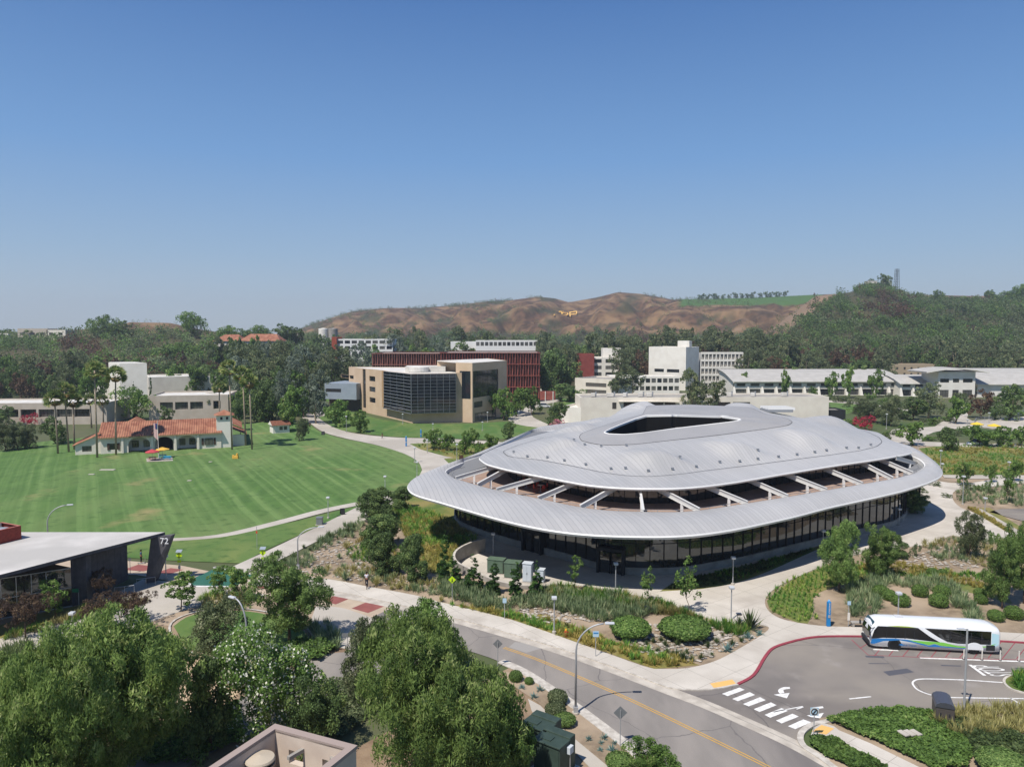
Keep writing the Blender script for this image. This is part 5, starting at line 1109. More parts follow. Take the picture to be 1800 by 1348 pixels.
# ---------------- plants ----------------
def leafmat(name, c1, c2, c3=None, trans=.4, rough=.65):
    m = bpy.data.materials.new(name); m.use_nodes = True; n = m.node_tree; b = n.nodes['Principled BSDF']; out = n.nodes['Material Output']
    at = n.nodes.new('ShaderNodeAttribute'); at.attribute_name = 'v'
    cr = n.nodes.new('ShaderNodeValToRGB'); e = cr.color_ramp.elements
    e[0].color = lin(c1); e[1].color = lin(c2); e[0].position = .15; e[1].position = .75
    if c3: k = e.new(.96); k.color = lin(c3)
    n.links.new(at.outputs['Fac'], cr.inputs[0])
    oi = n.nodes.new('ShaderNodeObjectInfo'); hs = n.nodes.new('ShaderNodeHueSaturation')
    mr = n.nodes.new('ShaderNodeMapRange'); mr.inputs[3].default_value = .98; mr.inputs[4].default_value = 1.38; n.links.new(oi.outputs['Random'], mr.inputs[0])
    n.links.new(mr.outputs[0], hs.inputs['Value']); n.links.new(cr.outputs[0], hs.inputs['Color'])
    b.inputs['Roughness'].default_value = rough; b.inputs['Specular IOR Level'].default_value = .25
    n.links.new(hs.outputs[0], b.inputs['Base Color'])
    if trans:
        t = n.nodes.new('ShaderNodeBsdfTranslucent'); n.links.new(hs.outputs[0], t.inputs[0])
        mx = n.nodes.new('ShaderNodeMixShader'); mx.inputs[0].default_value = trans
        n.links.new(b.outputs[0], mx.inputs[1]); n.links.new(t.outputs[0], mx.inputs[2]); n.links.new(mx.outputs[0], out.inputs[0])
    MATS[name] = m; return m
LM = dict(
    dark=leafmat('leaves_dark', '435433', '667c48', '889458'), mid=leafmat('leaves_mid', '48602f', '6e8a44', '939f60'), bright=leafmat('leaves_bright', '546c3a', '78914e', '9cab68'),
    pepper=leafmat('leaves_pepper', '566b38', '80954f', 'a3aa70', .42), olive=leafmat('leaves_olive', '434e34', '6f7a54', '97987a'), grey=leafmat('leaves_grey', '54604f', '818c78', 'a0a794'),
    euc=leafmat('leaves_eucalyptus', '505a42', '75805a', '98936c'), brown=leafmat('leaves_brown', '4b3c30', '6f5a48', '8d7355'), purple=leafmat('leaves_dark_red', '38302a', '5a483c', '7d6a50'),
    pink=leafmat('flowers_pink', '9a5a66', 'c98791', 'dda8ae'), red=leafmat('flowers_red', '8c2238', 'b03a4e', '9f3046'), white=leafmat('flowers_white', 'cfccb8', 'e6e3d6', 'efeee6'),
    blue=leafmat('grass_blue', '5f724f', '8b9c6f', 'acb287'), green=leafmat('grass_green', '47702c', '6f9640', 'a3ad55'), tan=leafmat('grass_tan', '85814f', 'a9a268', 'c4b988'),
    yellow=leafmat('grass_yellow', '75783a', '9a8d4a', 'b39f60'), juniper=leafmat('leaves_juniper', '28401f', '44632e', '64803e'), deep=leafmat('grass_dark', '3a4a2c', '5f6f42', '7f8a58'),
    palm=leafmat('leaves_palm', '566a38', '86955a', 'a8a06a'), deadpalm=leafmat('leaves_palm_dry', '7d6a44', '9a8558', 'b09a68'), agave=leafmat('leaves_agave', '53706c', '7f9a92', '9fb2a8'))
BARK = mat('bark', '6e5d4e', .95, c2='574a3e', scale=3); BARKP = mat('bark_pale', 'a89a88', .95, c2='857767', scale=2); BARKG = mat('palm_bark', 'a19280', .95, c2='877866', scale=4)
def quads(C, A, B, mi, v, mats, name, extra=None):
    """diamond leaves: centres C, half axes A and B"""
    n = len(C); V = np.empty((n, 4, 3)); V[:, 0] = C - A; V[:, 1] = C + B; V[:, 2] = C + A; V[:, 3] = C - B
    vv = V.reshape(-1, 3); nv = n * 4; ev, ef, em = ([], [], [])
    if extra: ev, ef, em = extra.v, extra.f, extra.m
    me = bpy.data.meshes.new(name)
    if extra:
        ev = np.array(ev).reshape(-1, 3); allv = np.concatenate([vv, ev])
    else: allv = vv
    me.vertices.add(len(allv)); me.vertices.foreach_set('co', allv.astype(np.float32).ravel())
    lt = [4] * n + [len(f) for f in ef]; li = np.concatenate([np.arange(nv)] + [np.array(f) + nv for f in ef]) if ef else np.arange(nv)
    me.loops.add(len(li)); me.loops.foreach_set('vertex_index', li.astype(np.int32))
    me.polygons.add(len(lt)); st = np.concatenate([[0], np.cumsum(lt)[:-1]]).astype(np.int32)
    me.polygons.foreach_set('loop_start', st); me.polygons.foreach_set('loop_total', np.array(lt, np.int32))
    for m in mats: me.materials.append(m)
    k0 = len(mats)
    if extra:
        for m in extra.mats: me.materials.append(m)
    me.polygons.foreach_set('material_index', np.concatenate([mi, np.array(em, int) + k0]).astype(np.int32) if ef else mi.astype(np.int32))
    a = me.attributes.new('v', 'FLOAT', 'FACE'); a.data.foreach_set('value', np.concatenate([v, np.zeros(len(ef))]).astype(np.float32))
    me.update(); return me
def unit(a): return a / (np.linalg.norm(a, axis=1, keepdims=True) + 1e-9)
def crown_arrays(lobes, n, leaf, droop=.3, seed=1, clump=.38, nclump=14, shell=.85, up=.25, flower=0):
    r = np.random.RandomState(seed); L = np.array(lobes, float)
    w = (L[:, 3] * L[:, 4] * L[:, 5]) ** .67; w = w / w.sum()
    cc, cr_, cd, cv = [], [], [], []
    for i, l in enumerate(L):
        k = max(4, int(nclump * len(L) * w[i]))
        d = unit(r.normal(size=(k, 3)) + [0, 0, up])
        cc.append(l[:3] + d * l[3:6] * r.uniform(shell - .22, shell + .12, (k, 1))); cr_.append(np.full(k, 1.) * min((l[3] * l[4] * l[5]) ** .333, l[3] * 1.15) * clump * r.uniform(.6, 1.25, k))
        cd.append(d); cv.append(r.uniform(0, 1, k))
    cc = np.concatenate(cc); cr_ = np.concatenate(cr_); cd = np.concatenate(cd); cv = np.concatenate(cv)
    p = cr_ ** 2; p /= p.sum(); k = r.choice(len(cc), n, p=p)
    d = unit(r.normal(size=(n, 3)) + cd[k] * .7 + [0, 0, .25]); C = cc[k] + d * (cr_[k] * r.uniform(.55, 1.08, n))[:, None]
    N = unit(d + r.normal(size=(n, 3)) * .55)
    T = unit(np.cross(N, r.normal(size=(n, 3)))); T = unit(T * (1 - droop) + np.array([0, 0, -1]) * droop * 1.5)
    B = unit(np.cross(N, T)); s = r.uniform(.65, 1.3, n)[:, None]
    if droop > .5: C = C - T * 0 + np.array([0, 0, -1]) * (r.uniform(0, 1, n) ** 2 * cr_[k] * .9)[:, None]
    v = np.clip(cv[k] * .55 + r.uniform(0, .5, n), 0, 1)
    return C, T * s * leaf[0] / 2, B * s * leaf[1] / 2, v, d
def crown_mesh(name, m, lobes, n, leaf, flower=None, nf=0, extra=None, fsize=.28, **k):
    C, A, B, v, d = crown_arrays(lobes, n, leaf, **k); mi = np.zeros(n, int); mats = [m]
    if flower:
        C2, A2, B2, v2, d2 = crown_arrays(lobes, nf, (fsize, fsize), **{**k, 'droop': 0}); C2 = C2 + d2 * .1
        C = np.concatenate([C, C2]); A = np.concatenate([A, A2]); B = np.concatenate([B, B2]); v = np.concatenate([v, v2]); mi = np.concatenate([mi, np.ones(nf, int)]); mats = [m, flower]
    return quads(C, A, B, mi, v, mats, name, extra)
def trunk_mb(h, r0, lobes, bark, seed=1, fork=.45, n=7):
    rr = random.Random(seed); b = MB(); b.smooth = True
    j = [(0, 0, -.15), (rr.uniform(-.03, .03) * h, rr.uniform(-.03, .03) * h, h * fork * .5), (rr.uniform(-.04, .04) * h, rr.uniform(-.04, .04) * h, h * fork)]
    b.tube(j, [r0 * 1.25, r0, r0 * .8], bark, n)
    for l in lobes[:7]:
        c = Vector(l[:3]); s = Vector(j[-1]); mid_ = s.lerp(c, .5) + Vector((0, 0, -.03 * h))
        b.tube([s - Vector((0, 0, r0 * .5)), mid_, c], [r0 * .6, r0 * .38, r0 * .12], bark, 5)
    return b
def lobes_of(h, w, cb, k, seed, flat=1.0):
    """k lobes filling a crown of height h, width w whose foot is at cb*h"""
    r = random.Random(seed); out = []; z0 = cb * h; hh = (h - z0) / 2
    for i in range(k):
        a = i * 2.399 + r.uniform(-.4, .4); t = (i + .5) / k; zz = z0 + hh * (2 * ((i * .618 + .3) % 1)) * .85 + hh * .12
        env = math.sqrt(max(.08, 1 - ((zz - z0 - hh) / hh / 1.15) ** 2))
        rad = w / 2 * env * (.35 + .3 * r.random()) if i else 0
        s = r.uniform(.44, .62)
        out.append((math.cos(a) * rad, math.sin(a) * rad, min(zz, h - hh * s * .95), w / 2 * s * 1.15, w / 2 * s * 1.15, hh * s * 1.15 * flat))
    return out
KIND = {}
def kind(name, h, w, cb, k, n, leaf, m, bark=BARK, r0=.16, variants=3, fork=None, flower=None, nf=0, single=False, flat=1.0, fsize=.28, **kw):
    vs = []
    for q in range(variants):
        sd_ = hash_(name) + q * 17; lb = lobes_of(h, w, cb, k, sd_, flat)
        tb = trunk_mb(h, r0, lb, bark, sd_, fork if fork else max(.12, cb * .95))
        if single: vs.append((crown_mesh(name, m, lb, n, leaf, flower, nf, tb, fsize, seed=sd_, **kw), None))
        else: vs.append((crown_mesh(name + '_crown', m, lb, n, leaf, flower, nf, None, fsize, seed=sd_, **kw), tb.mesh(name + '_trunk')))
    KIND[name] = (h, w, vs)
def hash_(s): return sum(ord(c) * (i + 3) for i, c in enumerate(s)) % 9973
kind('pepper_tree', 11, 13, .12, 18, 85000, (.36, .10), LM['pepper'], r0=.32, variants=2, droop=.38, nclump=30, clump=.23, shell=.92, fork=.3)
kind('broadleaf_tree', 7, 6, .16, 9, 15000, (.26, .16), LM['dark'], r0=.16, variants=2, nclump=14)
kind('glossy_tree', 8, 5.5, .08, 10, 18000, (.26, .14), LM['mid'], r0=.15, variants=2, nclump=14)
kind('flowering_tree', 7.5, 7.5, .2, 10, 16000, (.24, .15), LM['mid'], r0=.14, variants=1, flower=LM['white'], nf=2600, nclump=15, fsize=.17)
kind('airy_tree', 8, 6.5, .22, 12, 20000, (.3, .10), LM['bright'], r0=.15, variants=2, droop=.25, nclump=13, clump=.3)
kind('olive_tree', 6, 5.5, .1, 8, 12000, (.24, .12), LM['olive'], r0=.14, variants=2, nclump=12)
kind('young_tree', 5.2, 3.6, .35, 7, 2600, (.26, .15), LM['mid'], r0=.06, variants=3, nclump=9, clump=.34)
kind('sapling', 4.6, 1.9, .3, 6, 700, (.24, .13), LM['mid'], r0=.035, variants=2, nclump=7, clump=.4)
kind('reddish_tree', 4.6, 6.2, .42, 8, 4600, (.22, .10), LM['purple'], r0=.09, variants=2, flat=.7, nclump=13, clump=.3)
vs_ = []
for q in range(3):
    rj = random.Random(70 + q); lb = [(rj.uniform(-.1, .1), rj.uniform(-.1, .1), .35 + i * .52, .58 * (1 - i / 11) * rj.uniform(.75, 1.15), .58 * (1 - i / 11) * rj.uniform(.75, 1.15), .5) for i in range(9)]
    tb = trunk_mb(5, .08, [], BARK, 70 + q); vs_.append((crown_mesh('upright_juniper_crown', LM['juniper'], lb, 4200, (.2, .08), seed=70 + q, nclump=7, clump=.5, up=.5, droop=-.5), tb.mesh('upright_juniper_trunk')))
KIND['upright_juniper'] = (5, 1.3, vs_)
kind('dense_tree', 4.6, 3.6, .0, 13, 17000, (.19, .12), LM['dark'], r0=.1, variants=2, nclump=16)
# farther kinds: fewer, larger leaves
kind('campus_tree', 7, 6.5, .2, 8, 2600, (.5, .34), LM['mid'], r0=.16, variants=3, nclump=9)
kind('dark_campus_tree', 9, 7.5, .14, 9, 3200, (.52, .36), LM['dark'], r0=.2, variants=3, nclump=9)
kind('eucalyptus', 15, 8, .28, 10, 3000, (.62, .32), LM['euc'], BARKP, r0=.24, variants=3, nclump=9, clump=.34, droop=.4)
kind('grey_eucalyptus', 12, 8, .2, 9, 2600, (.62, .32), LM['grey'], BARKP, r0=.22, variants=2, nclump=9, clump=.34, droop=.4)
kind('brownish_tree', 11, 9, .2, 9, 2600, (.6, .36), LM['brown'], BARKP, r0=.22, variants=2, nclump=9, clump=.34)
kind('spreading_tree', 10, 15, .25, 10, 3600, (.6, .42), LM['mid'], r0=.3, variants=2, nclump=10, flat=.8)
kind('pink_shrub', 3, 4, .03, 6, 900, (.28, .2), LM['pink'], r0=.05, variants=1)
kind('red_shrub', 3.2, 4.4, .03, 6, 900, (.3, .22), LM['red'], r0=.05, variants=1)
kind('shrub', 1.5, 2.2, .0, 6, 1300, (.16, .1), LM['mid'], r0=.04, variants=3, nclump=9)
kind('olive_shrub', 1.5, 2.2, .0, 6, 1100, (.16, .09), LM['olive'], r0=.04, variants=2, nclump=9)
kind('dark_shrub', 1.4, 2.0, .0, 6, 1200, (.15, .08), LM['deep'], r0=.04, variants=2, nclump=9)
kind('far_tree', 11, 9, .1, 7, 900, (1.0, .75), LM['dark'], r0=.25, variants=3, single=True, nclump=7)
kind('far_eucalyptus', 15, 8, .22, 7, 900, (1.0, .65), LM['euc'], BARKP, r0=.25, variants=3, single=True, nclump=7)
def palm_mesh(h, seed, fr=44, R_=1.9):
    r = np.random.RandomState(seed); tb = MB(); tb.smooth = True; bx, by = r.uniform(-.03, .03, 2) * h
    tb.tube([(0, 0, -.1), (bx * .4, by * .4, h * .5), (bx, by, h)], [.26, .19, .16], BARKG, 8)
    def fronds(nf, e0, e1, m, name, L=R_):
        C, A, B = [], [], []
        for i in range(nf):
            az = i * 2.4 + r.uniform(-.2, .2); el = r.uniform(e0, e1)
            D = np.array([math.cos(az) * math.cos(el), math.sin(az) * math.cos(el), math.sin(el)]); c = np.array([bx, by, h]) + D * L * .5
            side = np.array([-math.sin(az), math.cos(az), 0]); upv = np.cross(D, side); ro = r.uniform(-1.2, 1.2); side, upv = side * math.cos(ro) + upv * math.sin(ro), upv * math.cos(ro) - side * math.sin(ro)
            for k in range(9):
                a = (k - 4) * .26; dd = D * math.cos(a) + side * math.sin(a); dd = dd + np.array([0, 0, -.22]) * abs(math.sin(a)); l = L * .52
                C.append(c + dd * l * .5); A.append(dd * l * .55); B.append(np.cross(dd, upv) / np.linalg.norm(np.cross(dd, upv)) * .2)
        n = len(C); return quads(np.array(C), np.array(A), np.array(B), np.zeros(n, int), r.uniform(0, 1, n), [m], name)
    return tb.mesh('palm_trunk'), fronds(fr, -.55, 1.5, LM['palm'], 'palm_fronds'), fronds(26, -1.5, -.7, LM['deadpalm'], 'palm_dry_fronds', R_ * .6)
def put(kd, loc, h, w, label, cat='tree', group=None, rz=None, vi=None, name=None, lean=0):
    H0, W0, vs = KIND[kd]; me, tr = vs[(vi if vi is not None else rnd.randrange(99)) % len(vs)]
    rz = rnd.uniform(0, 6.28) if rz is None else rz; sc = (w / W0, w / W0, h / H0)
    nm = name or kd
    if tr is None:
        o = link(nm, me, None, loc, rz, sc); return tag(o, label, cat, group)
    t = empty(nm, label, cat, loc, rz, group); t.scale = sc
    link('crown', me, t); link('trunk', tr, t); return t
def P_(kd, px, pb, pt, wpx, label, cat='tree', group=None, z=0, name=None, vi=None):
    g_ = G(px, pb, z); h = max(.4, AT(px, pt, g_.y + .001).z - z); w = wpx / F * g_.y
    return put(kd, g_, h, w, label, cat, group, name=name, vi=vi)
# ---- foreground trees
P_('pepper_tree', 205, 1385, 1083, 290, 'huge drooping pale green pepper tree filling the lower left corner', vi=0)
P_('pepper_tree', -60, 1330, 1120, 230, 'drooping pepper tree cut off by the left edge of the view', vi=1)
P_('pepper_tree', 60, 1500, 1160, 260, 'drooping pepper tree at the bottom left, in front of the largest pepper tree', vi=1)
P_('pepper_tree', 770, 1400, 1108, 270, 'big drooping pepper tree at the bottom centre, left of the green transformers', vi=1)
P_('glossy_tree', 768, 1190, 1060, 85, 'light green upright tree rising behind the bottom-centre pepper tree')
P_('glossy_tree', 895, 1392, 1205, 92, 'dark glossy green tree directly left of the green transformer boxes')
P_('flowering_tree', 478, 1300, 1108, 175, 'tree covered in small white flowers behind the beige rooftop tower')
P_('broadleaf_tree', 368, 1318, 1150, 100, 'dark broadleaf tree between the left pepper tree and the white-flowered tree')
P_('broadleaf_tree', 548, 1322, 1195, 100, 'dark olive-green tree right of the white-flowered tree, above the beige roof')
P_('olive_tree', 640, 1222, 1092, 90, 'grey-green bushy tree beside the driveway mouth')
P_('airy_tree', 508, 1132, 983, 130, 'tall airy green tree with bare forked trunk beside the small oval lawn')
P_('olive_tree', 385, 1165, 1062, 100, 'thin feathery grey-green tree over the oval lawn')
P_('young_tree', 384, 1052, 998, 42, 'small round tree just below the green-painted crossing, the left one of a pair', vi=0)
P_('young_tree', 418, 1058, 998, 52, 'small round tree just below the green-painted crossing, the right one of a pair', vi=1)
P_('young_tree', 318, 1072, 1007, 64, 'small green tree on the mulch between the angular pier and the green crossing', vi=2)
P_('young_tree', 97, 1086, 1022, 54, 'small bright green tree in front of the dark glass wall', vi=0)
P_('reddish_tree', 187, 1055, 1003, 56, 'dark reddish tree standing behind the broad dark column')
P_('reddish_tree', 45, 1122, 1042, 100, 'wide brownish-red tree at the left edge by the dark glass wall')
P_('reddish_tree', 172, 1108, 1045, 90, 'wide dark brown-leaved tree below the broad dark column, left of its twin')
P_('reddish_tree', 232, 1098, 1040, 80, 'wide dark brown-leaved tree over the pale path, right of its twin')
P_('glossy_tree', 1140, 1385, 1296, 84, 'young bright green tree at the bottom edge beside the road')
JG = 'upright junipers along the curved retaining wall'
for i, (px, pb, pt, w, s) in enumerate(((781, 1020, 930, 20, 'tallest upright juniper, at the left end of the juniper row'), (797, 1024, 975, 20, 'second upright juniper from the left, close behind the tallest'), (832, 1036, 972, 24, 'upright juniper third from the left in the row'),
        (868, 1044, 983, 22, 'upright juniper fourth from the left, in front of the green cabinet'), (907, 1054, 985, 26, 'upright juniper fifth from the left, before the second green cabinet'), (943, 1048, 984, 22, 'rightmost upright juniper, before the white cabinets'), (844, 1034, 1003, 12, 'stunted upright juniper between the third and fourth of the row'), (806, 1026, 992, 14, 'short upright juniper right beside the second of the row'))):
    P_('upright_juniper', px, pb, pt, w * 1.3, s, 'juniper', JG, vi=i)
for px, pb, pt, w, s in ((662, 916, 864, 62, 'dense dark tree at the top of the planted slope beside the path'), (702, 894, 858, 40, 'small dense tree just under the left tip of the metal canopy'), (668, 960, 905, 64, 'dense dark tree in the middle of the planted slope'),
        (675, 1008, 943, 56, 'dense square-crowned tree low on the planted slope, left of its neighbour'), (727, 1022, 946, 48, 'dense square-crowned tree low on the planted slope, nearest the tall juniper')):
    P_('dense_tree', px, pb, pt, w, s)
for px, pb, pt, w, s, k in ((1010, 1042, 980, 26, 'thin sapling in front of the dark entrance door', 'sapling'), (1138, 1062, 998, 28, 'thin sapling at the edge of the plaza, between two others', 'sapling'), (1209, 1078, 984, 40, 'slender young tree beside the plaza, right of the thin saplings', 'sapling'),
        (1475, 1038, 922, 66, 'airy green tree by the curved path, left one of two', 'airy_tree'), (1549, 1016, 920, 64, 'airy green tree by the curved path, right one of two', 'airy_tree'), (1704, 982, 906, 46, 'pale upright tree on the bed right of the plaza', 'olive_tree'),
        (1762, 1068, 935, 62, 'airy tree behind the clipped round shrubs', 'airy_tree'), (1800, 1060, 900, 62, 'big airy tree cut off by the right edge', 'airy_tree')):
    P_(k, px, pb, pt, w, s)
P_('broadleaf_tree', 1608, 902, 862, 48, 'dark green bush growing under the right end of the metal canopy', 'shrub', name='shrub')
P_('broadleaf_tree', 1580, 980, 955, 30, 'reddish-brown rounded shrub right of the two airy trees', 'shrub', name='shrub')
P_('olive_shrub', 1608, 978, 955, 22, 'low dark shrub at the corner of the plaza bed', 'shrub', name='shrub')
# ---- lawn and mid-ground trees
MID = [
 ('dark_campus_tree', 895, 771, 740, 28, 'round dark tree standing alone on the lawn behind the domed roof'),
 ('campus_tree', 596, 750, 706, 46, 'round tree on the green slope before the tan building, larger one of the pair'), ('campus_tree', 634, 760, 724, 36, 'round tree on the green slope before the tan building, smaller one of the pair'),
 ('dark_campus_tree', 980, 748, 710, 42, 'dark round tree at the bend of the narrow path'),
 ('campus_tree', 862, 735, 685, 34, 'leafy tree at the right corner of the tan building, first from the left'), ('campus_tree', 885, 738, 684, 34, 'leafy tree beside the tan building, second from the left'), ('campus_tree', 908, 732, 685, 34, 'leafy tree beside the tan building, third from the left'), ('campus_tree', 934, 728, 682, 36, 'leafy tree beside the dark red building, fourth from the left'),
 ('campus_tree', 764, 790, 756, 36, 'small tree in the bed between path and lawn, leftmost of its clump'), ('campus_tree', 786, 792, 764, 26, 'small tree in the bed between path and lawn, second of its clump'), ('campus_tree', 817, 798, 760, 24, 'small tree in the bed before the metal roof, third from the left'),
 ('campus_tree', 832, 782, 754, 22, 'small tree at the upper edge of the planted bed'), ('campus_tree', 860, 794, 764, 28, 'small tree in the bed close to the metal roof'), ('campus_tree', 842, 802, 780, 20, 'smallest tree in the bed, next to the metal roof edge'), ('dark_campus_tree', 938, 778, 764, 20, 'low dark bush right of the round lawn tree'),
 ('campus_tree', 508, 757, 706, 38, 'green tree right beside the small white kiosk'), ('olive_tree', 531, 774, 738, 26, 'low olive tree on the lawn edge below the white kiosk'),
 ('olive_tree', 9, 792, 745, 40, 'grey olive tree at the left edge of the lawn'), ('olive_tree', 30, 790, 748, 38, 'grey olive tree second from the left edge of the lawn'), ('olive_tree', 50, 788, 750, 34, 'grey olive tree third from the left edge of the lawn'),
 ('dark_campus_tree', 4, 750, 716, 36, 'dark round tree at the far left, above the olive trees'), ('dark_campus_tree', 97, 780, 735, 42, 'dark round tree behind the left palm trunks'), ('spreading_tree', 240, 738, 684, 72, 'broad bright green tree behind the red-roofed hall'),
 ('dark_campus_tree', 292, 745, 715, 24, 'bushy tree above the ridge of the red tiled roof'), ('campus_tree', 318, 726, 700, 18, 'small tree before the long low building, over the tiled roof'), ('campus_tree', 345, 728, 712, 14, 'tiny tree before the long low building'),
 ('dark_campus_tree', 500, 730, 650, 46, 'tall dark tree right of the palms'), ('grey_eucalyptus', 489, 735, 660, 40, 'grey-green eucalyptus between palms and path'), ('dark_campus_tree', 460, 740, 668, 46, 'dark tree behind the right-hand palms'),
 ('grey_eucalyptus', 512, 725, 640, 44, 'silvery tall eucalyptus in the grove beyond the lawn'), ('eucalyptus', 550, 716, 655, 34, 'drooping eucalyptus left of the grey projecting box'), ('grey_eucalyptus', 572, 700, 622, 42, 'pale silver tree above the grey projecting box'),
 ('eucalyptus', 528, 700, 620, 34, 'tall green eucalyptus behind the silvery one'), ('campus_tree', 590, 680, 645, 30, 'yellowish green tree left of the tan building roof'), ('dark_campus_tree', 420, 745, 700, 30, 'dark tree by the bell tower of the tiled hall'),
 ('eucalyptus', 1218, 745, 652, 44, 'tall leafy tree in front of the long white building, left of its pair'), ('eucalyptus', 1252, 748, 672, 44, 'leafy tree in front of the long white building, right of its pair'), ('dark_campus_tree', 1002, 706, 676, 52, 'domed bright green bush left of the long white building'),
 ('eucalyptus', 1085, 700, 655, 36, 'bushy tree before the striped low building, left'), ('eucalyptus', 1112, 700, 652, 40, 'bushy tree before the striped low building, right'), ('dark_campus_tree', 985, 690, 618, 60, 'big dark tree right of the dark red building'), ('dark_campus_tree', 955, 700, 640, 40, 'dark tree hugging the dark red building'),
 ('campus_tree', 1312, 692, 656, 26, 'street tree right of the white screened block'), ('campus_tree', 1380, 697, 652, 18, 'slim tree before the curved-roof hall, first from the left'), ('campus_tree', 1462, 697, 656, 22, 'slim tree before the curved-roof hall, second from the left'),
 ('campus_tree', 1492, 700, 650, 22, 'slim tree before the curved-roof hall, third from the left'), ('campus_tree', 1540, 698, 652, 26, 'slim tree before the curved-roof hall, fourth from the left'), ('campus_tree', 1428, 700, 680, 16, 'low tree at the foot of the curved-roof hall'),
 ('olive_tree', 1530, 742, 706, 42, 'dark olive tree right of the metal roof, behind the red shrub'), ('olive_tree', 1565, 748, 700, 44, 'dark olive tree beside the stepped path'), ('olive_tree', 1515, 728, 702, 34, 'olive tree close behind the red shrub'), ('eucalyptus', 1632, 735, 676, 48, 'airy tree before the gabled entrance pavilion'),
 ('dark_campus_tree', 1605, 738, 700, 44, 'dark bushy tree left of the entrance pavilion path'), ('campus_tree', 1680, 745, 700, 36, 'leaning tree above the terrace with yellow parasols'), ('brownish_tree', 1725, 735, 688, 50, 'brownish tree behind the terrace railing'), ('dark_campus_tree', 1775, 740, 680, 60, 'dense dark tree at the right edge above the terrace'),
 ('campus_tree', 1604, 783, 744, 46, 'low spreading tree left of the lamp on the far bed'), ('dark_campus_tree', 1666, 792, 754, 36, 'dark round tree at the corner of the yellow-green meadow'), ('campus_tree', 1722, 784, 750, 44, 'round tree behind the parked white van, left'), ('campus_tree', 1762, 785, 752, 42, 'round tree right of the parked white van'), ('campus_tree', 1795, 784, 750, 30, 'round tree cut by the right edge above the meadow'),
 ('campus_tree', 1693, 852, 815, 28, 'small tree right of the canopy tip, first of three'), ('campus_tree', 1743, 848, 818, 22, 'small tree beside the upper walk, second of three'), ('campus_tree', 1783, 846, 812, 28, 'small tree beside the upper walk, third of three'), ('dark_campus_tree', 1560, 775, 758, 14, 'small dark bush behind the right roof shoulder'),
 ('young_tree', 1770, 885, 830, 26, 'young tree in the far bed left of the small car park'), ('spreading_tree', 1350, 690, 668, 34, 'low trees by the white block steps'),
]
for k, px, pb, pt, w, s in MID: P_(k, px, pb, pt, w, s)
P_('pink_shrub', 981, 758, 739, 28, 'pink flowering oleander behind the left roof hump', 'shrub', name='flowering_shrub')
P_('red_shrub', 1521, 755, 730, 34, 'deep red flowering shrub at the right roof shoulder', 'shrub', name='flowering_shrub')
P_('red_shrub', 55, 748, 726, 24, 'red bougainvillea before the left low building', 'shrub', name='flowering_shrub')
# fan palms
PALMS = [(102, 797, 698, 3, 'fan palm at the left end of the red-roofed hall, leftmost'), (121, 794, 684, 3, 'fan palm second from the left by the hall'), (131, 790, 702, 2.8, 'shorter fan palm third from the left, leaning right'), (161, 752, 700, 2.6, 'fan palm standing behind the left gable of the hall'),
         (171, 804, 647, 3.0, 'tallest fan palm in front of the left gable'), (204, 799, 656, 3.0, 'tall fan palm in front of the hall, between gable and arches'), (386, 760, 678, 2.6, 'fan palm behind the bell tower'), (408, 790, 644, 3.0, 'tall fan palm directly right of the bell tower'),
         (432, 783, 655, 3.0, 'fan palm right of the bell tower, second one'), (443, 790, 668, 2.8, 'slender fan palm, rightmost of the lawn group'), (368, 735, 702, 1.9, 'small fan palm before the long low building'), (182, 745, 700, 2.4, 'fan palm behind the hall near the cypress')]
for i, (px, pb, pt, sc_, s) in enumerate(PALMS):
    g_ = G(px, pb); h = AT(px, pt + 4, g_.y).z; a, f1, f2 = palm_mesh(h, 40 + i, R_=sc_ * .9)
    t = empty('fan_palm', s, 'palm tree', g_, 0, 'fan palms round the hall'); link('trunk', a, t); link('fronds', f1, t); link('dry_fronds', f2, t)
for px, pb, pt, s in ((266, 735, 655, 'narrow cypress right of the white tower'), (237, 735, 668, 'narrow cypress in front of the white tower')): P_('upright_juniper', px, pb, pt, 8, s, 'cypress', name='cypress')
# ---------------- clipped shrubs, grasses, ground cover ----------------
def z8(x, y): return 1350 + x / 3.964, 800 + y / 3.964
def z4(x, y): return 1000 + x / 4.5, 1060 + y / 4.5
def z3(x, y): return 650 + x / 4.5, 1060 + y / 4.5
def ball_mesh(seed, m, sq=.8, n=2600):
    """a clipped shrub: tight leafy shell over a dark twiggy core"""
    core = MB(); core.smooth = True; core.ball((0, 0, .55), .8, mat('twig_core', '2f3a1f', .95, c2='3c4a26', scale=3), 10, 7, sq)
    r = np.random.RandomState(seed); d = unit(r.normal(size=(n, 3)) + [0, 0, .3]); d[:, 2] = np.maximum(d[:, 2], -.55)
    lump = 1 + .06 * np.sin(d[:, 0] * 7 + seed) * np.cos(d[:, 1] * 6) ; C = d * lump[:, None] * r.uniform(.88, 1.03, (n, 1)) * [1, 1, sq] + [0, 0, .58]
    N = unit(d + r.normal(size=(n, 3)) * .5); T = unit(np.cross(N, r.normal(size=(n, 3)))); B = np.cross(N, T)
    return quads(C, T * .06, B * .045, np.zeros(n, int), np.clip(r.uniform(0, .9, n), 0, 1), [m], 'clipped_shrub', core)
BALLS = [ball_mesh(i, LM['mid']) for i in range(3)]
def ball(px, pb, wpx, label, hk=1.0, z=0, group=None, mesh=None):
    g_ = G(px, pb, z); w = wpx / F * g_.y / 2
    o = link('clipped_shrub', mesh or BALLS[rnd.randrange(3)], None, g_, rnd.uniform(0, 6), (w, w, w * hk)); tag(o, label, 'shrub', group); return o
BG = 'clipped round shrubs above the bus'
